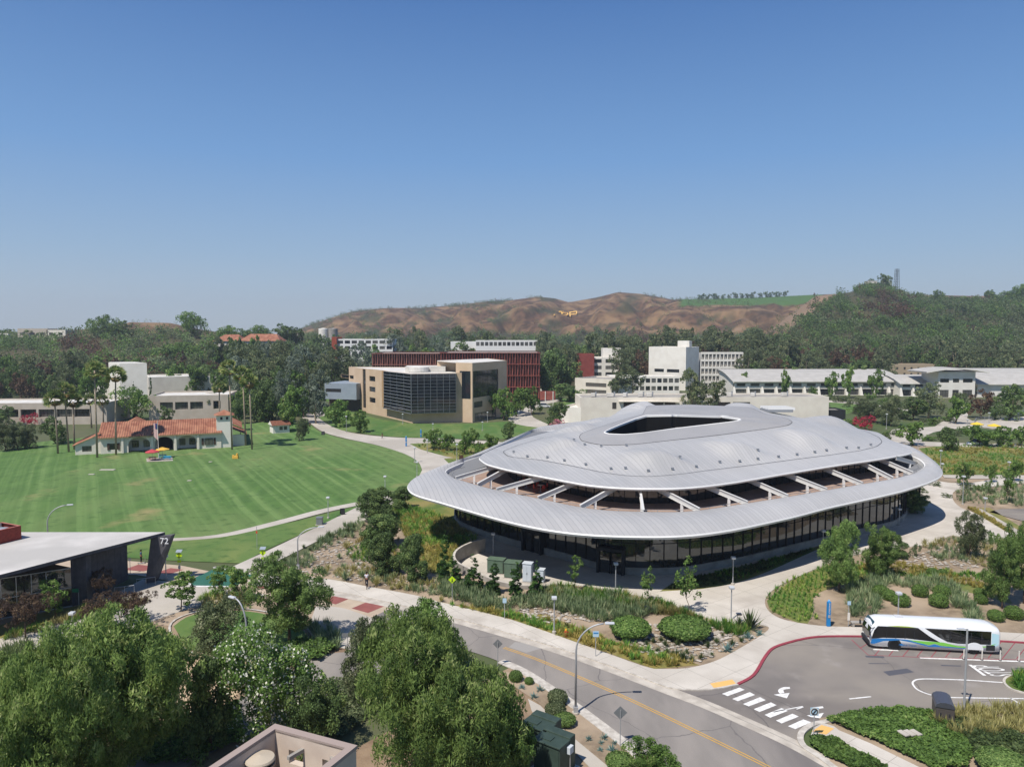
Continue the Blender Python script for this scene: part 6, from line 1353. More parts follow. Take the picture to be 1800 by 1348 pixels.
for x, y, r_, s in ((785, 985, 60, 'clipped round shrub at the left end of the cluster above the bus'), (845, 1005, 52, 'clipped round shrub squeezed between two others above the bus front'), (925, 1045, 64, 'clipped round shrub right behind the bus-stop lamp'), (1057, 978, 58, 'lone clipped round shrub above the middle of the bus'),
        (1210, 985, 60, 'clipped round shrub, upper one of the touching pair'), (1188, 1050, 66, 'clipped round shrub, lower one of the touching pair'), (1478, 985, 44, 'clipped shrub under the airy tree, upper one'), (1483, 1030, 46, 'clipped shrub under the airy tree, lower one'),
        (1587, 1150, 56, 'clipped round shrub near the bus tail, left one'), (1712, 1135, 64, 'clipped round shrub near the bus tail, right one'), (1145, 838, 40, 'small clipped shrub on the yellow-green cover, left one'), (1217, 832, 30, 'small clipped shrub on the yellow-green cover, right one')):
    px, py = z8(x, y); ball(px, py, 2 * r_ / 3.964, s, group=BG)
# near the road, bottom
NB = 'low shrubs on the near verge'
ball(*z3(1155, 610), 26, 'grey-green mounded shrub at the right foot of the big pepper tree', mesh=BALLS[0]); ball(*z3(1260, 635), 17, 'small mounded shrub by the near kerb', mesh=BALLS[1])
gb = ball_mesh(9, LM['olive'], .75, 3200)
ball(*z3(1485, 790), 37, 'mounded grey-green shrub on the near verge, upper one', mesh=gb, group=NB); ball(*z3(1470, 890), 39, 'mounded grey-green shrub on the near verge, lower one', mesh=gb, group=NB)
gb2 = ball_mesh(10, LM['bright'], .6, 3600)
ball(*z3(1540, 960), 42, 'flat bright green shrub beside the street light foot', mesh=gb2, hk=.8); ball(1089, 1348, 52, 'flat bright green shrub at the bottom edge left of the young tree', mesh=gb2, hk=.8)
ball(1108, 1118, 72, 'wide dark green mound beside the sidewalk bed, left one', mesh=ball_mesh(11, LM['mid'], .55, 6000), hk=.8); ball(1203, 1118, 92, 'wide dark green mound with tiny red tips, right one', mesh=ball_mesh(12, LM['mid'], .5, 7000), hk=.62)
ball(345 + 1235, 1348 + 8, 10, 'small round shrub in the bottom right ground cover') if False else None
def blades(n, L, wd, m, seed, spread=.9, up=1.0, name='grass_tuft'):
    r = np.random.RandomState(seed); az = r.uniform(0, 6.283, n); el = np.clip(r.normal(1.0 * up, .35, n), .15, 1.5)
    D = np.stack([np.cos(az) * np.cos(el), np.sin(az) * np.cos(el), np.sin(el)], 1); l = L * r.uniform(.6, 1.1, n)
    C = D * (l / 2)[:, None] + np.stack([r.normal(0, .07, n), r.normal(0, .07, n), np.zeros(n)], 1) * L * spread
    side = unit(np.cross(D, [0, 0, 1.0]))
    return C, D * (l / 2)[:, None], side * wd / 2, r.uniform(0, 1, n)
def tuft_mesh(n, L, wd, m, seed, **k):
    C, A, B, v = blades(n, L, wd, m, seed, **k); return quads(C, A, B, np.zeros(len(C), int), v, [m], 'grass_tuft')
TUFT = {k: [tuft_mesh(90, 1.0, .06, LM[k], 5 + i) for i in range(2)] for k in ('deep', 'blue', 'tan', 'green')}
AG = tuft_mesh(34, 1.0, .13, LM['agave'], 3, up=.75)
def tuft(kd, px, py, wpx, label, group=None, z=0, name='grass_tuft', cat='grass tuft'):
    g_ = G(px, py, z); s = wpx / F * g_.y / 1.35; me = AG if kd == 'agave' else rnd.choice(TUFT[kd])
    o = link('agave' if kd == 'agave' else name, me, None, g_, rnd.uniform(0, 6), (s, s, s)); tag(o, label, 'agave' if kd == 'agave' else cat, group)
for x, y, s in ((1345, 690, 17), (1297, 745, 16), (1205, 672, 14)):
    tuft('agave', *z3(x, y), s, 'small blue-green agave on the near verge right of the pepper tree', 'agaves on the near verge')
for x, y, s in ((155, 1080, 14), (280, 1068, 16), (255, 1108, 12), (360, 1110, 12), (250, 1165, 12), (340, 1170, 20)):
    tuft('agave', *z4(x, y), s, 'small blue-green agave on the near verge beside the diamond sign', 'agaves by the diamond sign')
for x, y, s, t in ((1345, 240, 16, 'spiky grey agave left of two others at the path corner'), (1420, 278, 20, 'largest spiky grey agave at the path corner'), (1510, 250, 16, 'spiky grey agave nearest the path corner'), (1250, 375, 24, 'spiky agave lying low among the pebbles'), (910, 265, 15, 'pale yellow-edged agave below the dark mound')):
    tuft('agave', *z4(x, y), s, t)
tuft('deep', *z4(1430, 205), 52, 'big fountain of dark grass at the plaza corner'); tuft('deep', *z4(1345, 190), 30, 'dark grass clump left of the biggest fountain grass')
DG = 'dark green rush clumps in the pebble bed'
for x, y, s in ((670, 310, 12), (730, 300, 12), (805, 295, 14), (860, 335, 16), (765, 345, 16), (700, 385, 12), (775, 400, 14), (855, 425, 18), (905, 445, 20), (970, 455, 14), (1045, 440, 14), (1130, 420, 10), (1010, 310, 14), (1100, 350, 14), (1170, 320, 14), (1290, 330, 14), (1365, 305, 12), (915, 315, 10), (615, 335, 12), (590, 280, 10), (1215, 262, 8), (820, 410, 12), (935, 400, 12)):
    tuft('deep', *z4(x, y), s * 1.3, 'dark rush clump in the pebble bed above the road corner', DG)
DG2 = 'dark grass clumps beside the upper path'
for px, py, s in ((478, 998, 17), (500, 988, 14), (517, 985, 20), (534, 963, 9), (545, 968, 10), (553, 965, 13), (560, 957, 11), (578, 948, 20), (596, 940, 14), (612, 937, 18), (622, 930, 15)):
    tuft('deep', px, py, s * 1.2, 'dark feathery grass clump along the lower edge of the upper path', DG2)
for x, y, s in ((610, 790, 13), (675, 805, 13), (740, 850, 16), (750, 775, 9), (712, 765, 7), (640, 700, 10), (660, 715, 8), (680, 740, 7), (630, 650, 16), (945, 935, 10), (990, 930, 12), (1290, 1020, 13), (620, 870, 20), (840, 905, 18), (580, 720, 12)):
    tuft('olive' if False else 'blue' if (x % 3) else 'tan', 450 + x / 3.964, 800 + y / 3.964, s * 1.4, 'small clump of grey-green grass on the gravelly slope', 'grass clumps on the gravelly slope')
TB = 'pale fountain grasses behind the bus loop bed'
for px, py, s in ((1680, 1262, 24), (1700, 1270, 26), (1730, 1266, 28), (1752, 1278, 24), (1768, 1262, 28), (1780, 1252, 36), (1790, 1290, 26), (1800, 1270, 30), (1745, 1295, 22), (1775, 1302, 24), (1710, 1252, 20)):
    tuft('tan', px, py, s, 'pale tan fountain grass at the lower right by the kerb', TB, z=.1)
# wide covers: uncountable
def inside(poly, x, y):
    c = False; j = len(poly) - 1
    for i in range(len(poly)):
        if (poly[i][1] > y) != (poly[j][1] > y) and x < (poly[j][0] - poly[i][0]) * (y - poly[i][1]) / (poly[j][1] - poly[i][1]) + poly[i][0]: c = not c
        j = i
    return c
def scatter_pts(poly, n, seed, holes=()):
    W_ = [(G(*p).x, G(*p).y) for p in poly]; r = random.Random(seed); xs = [p[0] for p in W_]; ys = [p[1] for p in W_]; out = []
    HW = [[(G(*p).x, G(*p).y) for p in h] for h in holes]; k = 0
    while len(out) < n and k < n * 40:
        k += 1; x = r.uniform(min(xs), max(xs)); y = r.uniform(min(ys), max(ys))
        if inside(W_, x, y) and not any(inside(h, x, y) for h in HW): out.append((x, y))
    return out
def cover(name, poly, n, L, kd, label, nb=22, wd=.07, seed=1, z=0, row=None, mound=None, up=1.0, kd2=None, holes=()):
    pts = scatter_pts(poly, n, seed, holes)
    if row:
        a, sp = row; ca, sa = math.cos(a), math.sin(a); pts = [(lambda u, v: (u * ca - v * sa, u * sa + v * ca))(round((x * ca + y * sa) / sp) * sp, round((-x * sa + y * ca) / sp) * sp) for x, y in pts]; pts = sorted(set(pts))
    Cs, As, Bs, Vs, Ms = [], [], [], [], []
    r = random.Random(seed)
    T_ = [blades(nb, L, wd, None, 60 + i, up=up) for i in range(6)]
    for x, y in pts:
        C, A, B, v = T_[r.randrange(6)]; s = r.uniform(.65, 1.25); zz = z + (mound(x, y) if mound else 0); a = r.uniform(0, 6.28)
        Mx = np.array([[math.cos(a), -math.sin(a), 0], [math.sin(a), math.cos(a), 0], [0, 0, 1]]).T
        jx, jy = (r.uniform(-.1, .1), r.uniform(-.1, .1)) if row else (0, 0)
        Cs.append((C @ Mx) * s + [x + jx, y + jy, zz]); As.append((A @ Mx) * s); Bs.append((B @ Mx) * s); tv = r.uniform(-.25, .25) + .35 * mnoise.noise(Vector((x / 5, y / 5, 0))); Vs.append(np.clip(v + tv, 0, 1))
        Ms.append(np.full(len(C), 1 if kd2 and (mnoise.noise(Vector((x / 6, y / 6, 4))) + r.uniform(-.15, .15) > 0) else 0))
    me = quads(np.concatenate(Cs), np.concatenate(As), np.concatenate(Bs), np.concatenate(Ms), np.concatenate(Vs), [LM[kd]] + ([LM[kd2]] if kd2 else []), name)
    o = bpy.data.objects.new(name, me); COL.objects.link(o); return stuff(o, label, 'ground cover')
RW = (.6, .62)
cover('grass_cover', [(700, 885), (745, 895), (800, 918), (850, 930), (835, 950), (800, 965), (790, 985), (772, 1005), (745, 1010), (715, 950), (690, 905)], 900, .8, 'yellow', 'rows of yellow-green grasses on the slope under the left canopy', row=RW, seed=2, kd2='green')
cover('grass_cover', [(610, 965), (640, 940), (700, 950), (720, 1000), (650, 990), (620, 985)], 160, .8, 'yellow', 'yellow-green grass among the dense trees on the slope', seed=3, kd2='green')
cover('grass_cover', [(770, 1010), (800, 1030), (900, 1060), (960, 1040), (1080, 1050), (1170, 1075), (1110, 1090), (1060, 1095), (960, 1072), (860, 1075), (770, 1045)], 420, 1.1, 'blue', 'blue-green tufted grasses below the retaining wall', nb=36, seed=4)
cover('grass_cover', [(930, 1030), (1080, 1042), (1190, 1070), (1260, 1100), (1320, 1102), (1300, 1125), (1220, 1090), (1100, 1070), (960, 1050)], 330, 1.0, 'tan', 'pale green tufted grasses along the plaza edge', nb=30, seed=5, kd2='green')
cover('grass_cover', [(780, 1062), (900, 1080), (960, 1090), (1060, 1120), (1100, 1135), (1200, 1160), (1225, 1168), (1150, 1173), (1020, 1130), (900, 1088)], 260, .7, 'yellow', 'low yellow-green grass beside the sidewalk', seed=6, kd2='green')
cover('grass_cover', [(1352, 1052), (1372, 1030), (1440, 1000), (1520, 985), (1580, 1010), (1480, 1025), (1440, 1040), (1425, 1062), (1435, 1090), (1400, 1092), (1360, 1075)], 900, .55, 'green', 'rows of bright green tufts beside the curved path', row=(.35, .72), nb=20, seed=7)
cover('grass_cover', [(1480, 1000), (1560, 985), (1650, 1000), (1760, 1015), (1760, 1040), (1660, 1025), (1560, 1008)], 400, .55, 'yellow', 'yellow-green low cover behind the clipped shrubs', seed=8, kd2='green')
cover('grass_cover', [(1480, 1040), (1530, 1020), (1660, 1018), (1700, 1050), (1740, 1100), (1700, 1095), (1660, 1040), (1560, 1030), (1540, 1080), (1500, 1085)], 240, 1.1, 'blue', 'blue-grey feathery grasses curving round the clipped shrubs', nb=34, seed=9)
cover('grass_cover', [(1620, 955), (1680, 945), (1800, 950), (1800, 1010), (1700, 990), (1640, 985)], 240, .9, 'tan', 'dry pale grasses right of the plaza', nb=26, seed=10, kd2='blue')
cover('grass_cover', [(1700, 894), (1712, 893), (1780, 935), (1770, 935)], 120, .5, 'yellow', 'narrow strip of golden grass beside the ramp', seed=11, z=.06)
cover('grass_cover', [(1165, 1038), (1205, 1020), (1330, 990), (1440, 962), (1350, 1002), (1290, 1024)], 420, .45, 'deep', 'low dark green grass in the shade of the canopy', seed=12, z=.05, kd2='green')
cover('grass_cover', [(1680, 864), (1720, 860), (1800, 850), (1800, 890), (1720, 890), (1690, 886)], 160, 1.1, 'blue', 'grey-green grasses in the far bed right of the canopy', seed=13)
cover('grass_cover', [(725, 782), (800, 778), (950, 776), (900, 806), (860, 806), (800, 803)], 330, .6, 'green', 'low green planting in the bed between walks', seed=14, kd2='yellow')
cover('grass_cover', [(1620, 790), (1700, 782), (1800, 782), (1800, 836), (1660, 834)], 900, .7, 'yellow', 'yellow-green meadow grass at the right', seed=15, kd2='green', nb=18)
cover('grass_cover', [(600, 930), (640, 905), (640, 940), (560, 970), (545, 1000), (500, 1000), (540, 965)], 110, 1.0, 'blue', 'grey-green grasses beside the upper path', seed=16, nb=30)
cover('grass_cover', [(640, 1000), (700, 1010), (790, 1030), (790, 1050), (720, 1040), (640, 1020), (560, 1010), (560, 1000)], 130, .9, 'blue', 'grey-green grasses above the paved sidewalk', seed=17, nb=26, kd2='tan')
cover('grass_cover', [(0, 1124), (130, 1084), (150, 1064), (260, 1058), (240, 1066), (140, 1090), (0, 1130)], 130, .9, 'tan', 'tan grasses along the path by the dark glass wall', seed=18, kd2='green')
cover('grass_cover', [(340, 1050), (430, 1036), (450, 1050), (440, 1075), (360, 1070)], 90, 1.0, 'tan', 'tan grasses round the two small trees by the green crossing', seed=19, kd2='green')
cover('grass_cover', [(0, 1150), (50, 1130), (60, 1142), (0, 1180)], 50, 1.2, 'deep', 'dark spiky grasses at the left edge', seed=20)
cover('grass_cover', [(540, 1105), (580, 1095), (600, 1110), (600, 1140), (560, 1150), (530, 1150)], 70, 1.1, 'blue', 'grey grasses right of the oval lawn', seed=21)
cover('grass_cover', [(1640, 1262), (1800, 1240), (1800, 1290), (1700, 1300), (1650, 1285)], 150, .9, 'tan', 'pale grasses at the lower right edge', seed=22, z=.1, nb=30)
cover('grass_cover', [(1780, 1190), (1805, 1188), (1805, 1216), (1785, 1212)], 30, .8, 'green', 'green grass on the small traffic island', seed=23, z=.08)
def leafy_cover(name, poly, n, hgt, kd, label, seed=1, z=0.1, leaf=(.15, .1)):
    pts = scatter_pts(poly, n, seed); r = np.random.RandomState(seed); P = np.array(pts); 
    hz = np.array([hgt * (.55 + .45 * mnoise.noise(Vector((x / 1.1, y / 1.1, 1))) + .3 * mnoise.noise(Vector((x / .4, y / .4, 5)))) for x, y in pts])
    C = np.column_stack([P, z + hz * r.uniform(.6, 1.05, len(P))]); N = unit(r.normal(size=C.shape) * .6 + [0, 0, 1]); T = unit(np.cross(N, r.normal(size=C.shape))); B = np.cross(N, T); s = r.uniform(.6, 1.3, (len(P), 1))
    v = np.clip(r.uniform(0, .8, len(P)) + .3 * np.array([mnoise.noise(Vector((x / 2, y / 2, 8))) for x, y in pts]), 0, 1)
    o = bpy.data.objects.new(name, quads(C, T * s * leaf[0], B * s * leaf[1], np.zeros(len(P), int), v, [LM[kd]], name)); COL.objects.link(o); return stuff(o, label, 'ground cover')
leafy_cover('low_hedge', [(1452, 1268), (1480, 1258), (1540, 1253), (1575, 1247), (1640, 1255), (1665, 1278), (1700, 1300), (1710, 1325), (1700, 1352), (1640, 1352), (1535, 1303)], 13000, .5, 'mid', 'carpet of low clipped green ground cover in the lower right bed', 3)
leafy_cover('low_hedge', [(1424, 1300), (1435, 1297), (1470, 1305), (1560, 1352), (1500, 1352), (1450, 1330), (1425, 1310)], 4500, .45, 'mid', 'narrow strip of green ground cover between kerb and walk', 4)
leafy_cover('low_hedge', [(1640, 1265), (1720, 1275), (1800, 1300), (1800, 1345), (1720, 1350), (1700, 1300)], 7000, .7, 'deep', 'dull green sprawling shrubs in the lower right bed', 5)
ball(1762, 1356, 88, 'large smooth green shrub in the bottom right corner', mesh=ball_mesh(13, LM['bright'], .55, 7000), hk=.7)
leafy_cover('low_hedge', [(505, 1135), (560, 1128), (595, 1140), (560, 1165), (520, 1155)], 2200, .9, 'mid', 'low green and yellow hedge by the driveway', 6)
leafy_cover('low_hedge', [(250, 1290), (340, 1260), (420, 1240), (430, 1300), (330, 1345), (250, 1345)], 5000, .6, 'mid', 'low green planting under the dark trees', 7)
leafy_cover('low_hedge', [(560, 1200), (640, 1190), (680, 1240), (600, 1300), (540, 1280)], 3500, .5, 'olive', 'low mixed planting between the beige roof and the pepper tree', 8)
# pebbles and stones
def rocks(name, poly, n, s, label, seed, m):
    b = MB(); r = random.Random(seed)
    for x, y in scatter_pts(poly, n, seed):
        k = s * r.uniform(.3, 1) ** 1.5
        vs = [Vector((a * k * r.uniform(.7, 1.2), c * k * r.uniform(.7, 1.2), d * k * .6)) for a, c, d in ((1, 0, .3), (.4, .9, .3), (-.8, .6, .3), (-.8, -.6, .3), (.4, -.9, .3), (0, 0, 1), (0, 0, -.3))]
        b.add([v + Vector((x, y, .02)) for v in vs], [(0, 1, 5), (1, 2, 5), (2, 3, 5), (3, 4, 5), (4, 0, 5), (1, 0, 6), (2, 1, 6), (3, 2, 6), (4, 3, 6), (0, 4, 6)], m)
    return stuff(b.build(name), label, 'stones')
M_rock = mat('pale_stone', 'b5aca0', .9, c2='8f877c', scale=1.5)
rocks('stones', [(940, 1095), (1060, 1092), (1080, 1110), (1130, 1150), (1230, 1165), (1330, 1120), (1290, 1105), (1100, 1095), (960, 1070), (900, 1070)], 900, .3, 'pale stones and pebbles strewn over the bed above the road', 1, M_rock)
rocks('stones', [(500, 1000), (600, 940), (640, 960), (700, 1010), (800, 1050), (700, 1035), (560, 1012)], 500, .28, 'pale stones on the slope above the sidewalk', 2, M_rock)
rocks('stones', [(1580, 985), (1660, 960), (1720, 975), (1720, 1000), (1600, 1000)], 300, .3, 'pale stones on the bed right of the plaza', 3, M_rock)
# ---------------- wooded land behind the campus ----------------
def land(px, Y): return Vector(((px - 900) / F * Y, Y, terrain_z(px, Y) - .4))
FG = 'trees standing in the belt behind the campus buildings'
LOOK = {'far_tree': 'dark rounded tree', 'far_eucalyptus': 'tall loose eucalyptus', 'campus_tree': 'leafy green tree', 'dark_campus_tree': 'dark broad tree', 'eucalyptus': 'tall eucalyptus', 'grey_eucalyptus': 'silvery eucalyptus', 'brownish_tree': 'brownish dry-looking tree', 'spreading_tree': 'wide spreading tree'}
ZONES = [(-60, 20, 'behind the left edge buildings'), (20, 80, 'behind the left low building'), (80, 130, 'behind the left palms'), (130, 190, 'left of the white tower'), (190, 240, 'behind the white tower'), (240, 290, 'right of the white tower'), (290, 340, 'under the massive skyline tree'), (340, 385, 'left below the red-roofed hill house'), (385, 430, 'under the red-roofed hill house'), (430, 480, 'behind the right palms'),
         (480, 530, 'in the grove above the kiosk'), (530, 575, 'left of the grey projecting box'), (575, 630, 'above the grey projecting box'), (630, 700, 'left above the dark red building'), (700, 780, 'above the glass box'), (780, 860, 'above the middle of the dark red building'), (860, 950, 'above the right end of the dark red building'), (950, 1010, 'right of the dark red building'), (1010, 1095, 'behind the white-banded building'), (1095, 1140, 'left of the white block'),
         (1140, 1230, 'behind the white block'), (1230, 1330, 'behind the screened block'), (1330, 1420, 'below the bare brown slope'), (1420, 1500, 'behind the curved-roof hall middle'), (1500, 1570, 'behind the curved-roof hall right part'), (1570, 1660, 'by the tan flat-roofed building'), (1660, 1740, 'behind the gabled pavilion'), (1740, 1860, 'behind the right edge hall')]
def belt(px, Y, h, w, kd):
    if (1008 < px < 1092 and Y < 412) or (1562 < px < 1655 and Y < 432): return
    z = next(s for a, b_, s in ZONES if a <= px < b_); g_ = land(px, Y); g_.z = max(g_.z, -.05)
    near = 'front' if Y < 340 else ('second' if Y < 392 else ('third' if Y < 425 else ('fourth' if Y < 460 else 'back'))); sz = 'narrow ' if w < 9 else ('wide ' if w > 13 else '')
    put(kd, g_, h, w, sz + LOOK[kd] + ' ' + z + ', ' + near + ' row', 'tree', FG + ' ' + z, name=kd)
r_ = random.Random(21)
mixes = {'l': ['dark_campus_tree', 'dark_campus_tree', 'eucalyptus', 'brownish_tree', 'campus_tree'], 'm': ['dark_campus_tree', 'eucalyptus', 'grey_eucalyptus', 'campus_tree', 'eucalyptus'], 'r': ['eucalyptus', 'eucalyptus', 'dark_campus_tree', 'brownish_tree', 'eucalyptus']}
def row(px0, px1, Y, step, hh, mix, jit=18):
    px = px0
    while px < px1:
        kd = r_.choice(mixes[mix]); h = r_.uniform(*hh); belt(px, Y + r_.uniform(-jit, jit), h * (1.15 if 'euc' in kd else .9), h * r_.uniform(.5, .75), kd); px += step * r_.uniform(.7, 1.3)
row(-50, 190, 310, 22, (12, 17), 'l'); row(-50, 190, 350, 20, (15, 21), 'l'); row(-50, 200, 385, 20, (14, 20), 'l'); row(270, 430, 350, 18, (12, 17), 'l'); row(190, 430, 388, 17, (14, 19), 'l'); row(340, 570, 415, 16, (15, 19), 'l')
row(425, 560, 250, 19, (10, 15), 'm', 12); row(425, 575, 290, 17, (14, 19), 'm', 12); row(425, 600, 330, 16, (17, 22), 'm'); row(425, 660, 372, 15, (17, 22), 'm')
row(650, 960, 470, 17, (17, 24), 'm'); row(640, 960, 530, 17, (18, 25), 'm')
row(955, 1140, 395, 16, (17, 23), 'r'); row(950, 1140, 435, 16, (19, 25), 'r'); row(1080, 1330, 440, 17, (19, 25), 'r'); row(1130, 1330, 480, 17, (20, 26), 'r')
row(1310, 1850, 400, 20, (13, 19), 'r'); row(1310, 1850, 435, 19, (15, 22), 'r'); row(1320, 1850, 470, 19, (16, 22), 'r')
for i, px in enumerate((372, 388, 402, 418, 434, 450, 466, 482)): belt(px, 424 + (i % 3) * 4, (18.5, 21, 19, 20.5)[i % 4] , 9, ('dark_campus_tree', 'eucalyptus', 'campus_tree')[i % 3])
for i, px in enumerate((556, 566, 577, 589, 600)): g_ = land(px, 600); put('far_tree', g_, max(6, AT(px, 588 + (i % 3) * 2, 600).z - g_.z), 8, ('leftmost', 'second', 'middle', 'fourth', 'rightmost')[i] + ' dark tree of five standing under the round water tanks', 'tree', name='dark_tree')
# trees one can tell apart on the skyline and slopes
SK = [(185, 545, 11, 18, 'big round tree on the left skyline'), (210, 540, 9, 14, 'round tree on the left skyline, right of the biggest'), (338, 560, 13, 20, 'massive round tree on the skyline above the red-roofed house'), (62, 540, 7, 12, 'tree behind the flat-roofed house on the ridge'), (10, 545, 7, 13, 'tree at the far left end of the ridge'), (400, 545, 9, 16, 'tree on the skyline right of the massive one'),
      (430, 540, 9, 14, 'bushy skyline tree right above the red roof'), (460, 560, 10, 16, 'skyline tree right of the red-roofed house'), (500, 560, 13, 14, 'tall skyline tree at the hill foot, left'), (518, 560, 12, 12, 'tall skyline tree at the hill foot, right'), (310, 470, 10, 26, 'wide pale green tree below the massive skyline tree'), (380, 450, 9, 22, 'wide green tree under the red roof'),
      (1525, 900, 12, 12, 'tan-green tree beside the water tank on the hill'), (1550, 895, 17, 14, 'dark tall tree right at the hilltop tank'), (1648, 880, 14, 15, 'skyline tree on the right hill, left of the tall pine'), (1738, 870, 17, 16, 'tall dark pine on the right skyline'), (1770, 870, 13, 20, 'dense tree right of the tall skyline pine'), (1790, 860, 18, 26, 'huge dark tree at the right end of the skyline'), (1692, 880, 8, 14, 'low skyline tree left of the tall pine')]
SK = [(p, y, h * (1.35 if p < 520 else 1), w * (1.2 if p < 520 else 1), t_) for p, y, h, w, t_ in SK]
for px, Y, h, w, s in SK: put('spreading_tree' if w > 19 else 'dark_campus_tree', land(px, Y), h, w, s, name='skyline_tree')
# woodland on the hillsides: reads as one mass
def wood(name, spots, label, mi_of, mats, seed, leaf=(1.3, 1.0), per=105):
    r = np.random.RandomState(seed); protos = []
    for i in range(5):
        lb = lobes_of(1, 1.0, -.05, 5, seed + i); C, A, B, v, d = crown_arrays(lb, per, (.12, .095), seed=seed + i, nclump=7, clump=.5, droop=.2); protos.append((C, A, B, v))
    Cs, As, Bs, Vs, Ms = [], [], [], [], []
    for x, y, z, h, w, k in spots:
        C, A, B, v = protos[r.randint(5)]; s = np.array([w, w, h]); Cs.append(C * s + [x, y, z]); q = .5 * (w + h) * .5; As.append(A * q * 2); Bs.append(B * q * 2); Vs.append(np.clip(v * .7 + r.uniform(-.1, .35), 0, 1)); Ms.append(np.full(len(C), k))
    me = quads(np.concatenate(Cs), np.concatenate(As), np.concatenate(Bs), np.concatenate(Ms), np.concatenate(Vs), mats, name)
    o = bpy.data.objects.new(name, me); COL.objects.link(o); return stuff(o, label, 'woodland')
WM = [LM['dark'], LM['euc'], LM['mid'], LM['brown']]
def spots_in(px0, px1, Y0, Y1, n, seed, hr, dens=None):
    r = random.Random(seed); out = []
    while n > 0:
        px = r.uniform(px0, px1); Y = math.sqrt(r.uniform(Y0 ** 2, Y1 ** 2)); n -= 1
        if dens and r.random() > dens(px, Y): continue
        p = land(px, Y); h = r.uniform(*hr); nz = mnoise.noise(Vector((p.x / 60, p.y / 60, 2)))
        k = 0 if nz < -.05 else (1 if nz < .12 else (2 if nz < .3 else 3)); k = k if r.random() > .3 else r.choice((0, 0, 1, 2))
        out.append((p.x, p.y, p.z - .5, h, h * r.uniform(.9, 1.5), k))
    return out
wood('woodland', spots_in(-250, 560, 395, 575, 1500, 1, (5, 9), lambda px, Y: .35 if (px < 70 and 420 < Y < 490) else 1), 'dense dark wood covering the left hillside', None, WM, 1)
def clear_right(px, Y):
    py = 585 - (terrain_z(px, Y) - H) / Y * F
    if (px < 1402 + (575 - py) * 1.3 and py < 600) or (px < 1500 and py < 522): return .03      # the bare brown slope
    if px < 1345 and Y > 620: return .1
    return 1
wood('woodland', spots_in(1330, 2150, 480, 905, 5200, 2, (5, 10), clear_right), 'dense mixed wood covering the right hillside', None, WM, 2)
wood('woodland', spots_in(540, 1400, 560, 1000, 2600, 3, (7, 12), lambda px, Y: .0 if px > 1335 else 1 if terrain_z(px, Y) < 26 + 6 * math.sin(px / 40) else .06), 'dark belt of trees along the foot of the brown hills', None, WM, 3)
def scrub(px, Y):
    py = 585 - (terrain_z(px, Y) - H) / Y * F; nz = mnoise.noise(Vector((px / 45, py / 12, 1))) + .35 * mnoise.noise(Vector((px / 12, py / 4, 7)))
    if 955 < px < 1130 and py < 572: return .02
    if px > 1130: return .5 if px < 1330 else .15
    return max(.04, min(.9, (nz + .16) * 2.8 + (.5 if px < 800 and py > 562 else 0)))
wood('scrub', spots_in(520, 1330, 950, 1560, 5200, 4, (2.5, 6.5), scrub), 'dark scrub scattered over the dry brown hills', None, [LM['dark'], LM['euc'], LM['olive'], LM['brown']], 4, per=50)
wood('scrub', spots_in(200, 330, 640, 770, 60, 5, (3, 4.5)), 'sparse scrub on the small brown hilltop at the left', None, WM, 5, per=50)
# trees along the top of the green
ORD = 'first second third fourth fifth sixth seventh eighth ninth tenth eleventh twelfth thirteenth fourteenth fifteenth sixteenth seventeenth'.split()
r_ = random.Random(3)
for i, px in enumerate((1228, 1234, 1243, 1252, 1258, 1269, 1279, 1291, 1302, 1311, 1320, 1334, 1345, 1352, 1361, 1368, 1377)):
    p = land(px, 1345); h = r_.uniform(8, 11); put('far_tree', p, h, h * 1.0, ORD[i] + ' small round tree from the left in the line on top of the green slope', 'tree', 'line of trees on top of the green slope', name='round_tree')

hz = MB(); hz.box((0, 1250, 74), (5600, 3000, 152), mat('haze_air', 'ffffff'))
ho = hz.build('haze'); ho['kind'] = 'stuff'
hm_ = MATS['haze_air']; hn = hm_.node_tree; hn.nodes.remove(hn.nodes['Principled BSDF'])
pv = hn.nodes.new('ShaderNodeVolumePrincipled'); pv.inputs['Color'].default_value = (.86, .92, 1, 1); pv.inputs['Density'].default_value = .00018; pv.inputs['Anisotropy'].default_value = .3
hn.links.new(pv.outputs[0], hn.nodes['Material Output'].inputs['Volume'])

r_ = random.Random(11); SB = 'low shrubs in the far right beds'
for x0, x1, y0, y1, n, wh in ((1490, 1640, 712, 752, 13, 'in the beds behind the red shrub'), (1640, 1800, 712, 752, 13, 'in the beds round the yellow-parasol terrace'), (1350, 1700, 700, 710, 14, 'at the foot of the curved-roof hall'), (1560, 1700, 760, 778, 8, 'by the low walk right of the roof shoulder'), (1600, 1800, 850, 880, 10, 'in the grass bed right of the canopy tip')):
    for k in range(n): P_((kk := r_.choice(('shrub', 'olive_shrub', 'dark_shrub'))), r_.uniform(x0, x1), (yy := r_.uniform(y0, y1)), yy - r_.uniform(7, 12), r_.uniform(14, 26), {'shrub': 'bright green', 'olive_shrub': 'grey-olive', 'dark_shrub': 'dark'}[kk] + ' low rounded shrub ' + wh, 'shrub', SB + ' ' + wh, name='shrub')
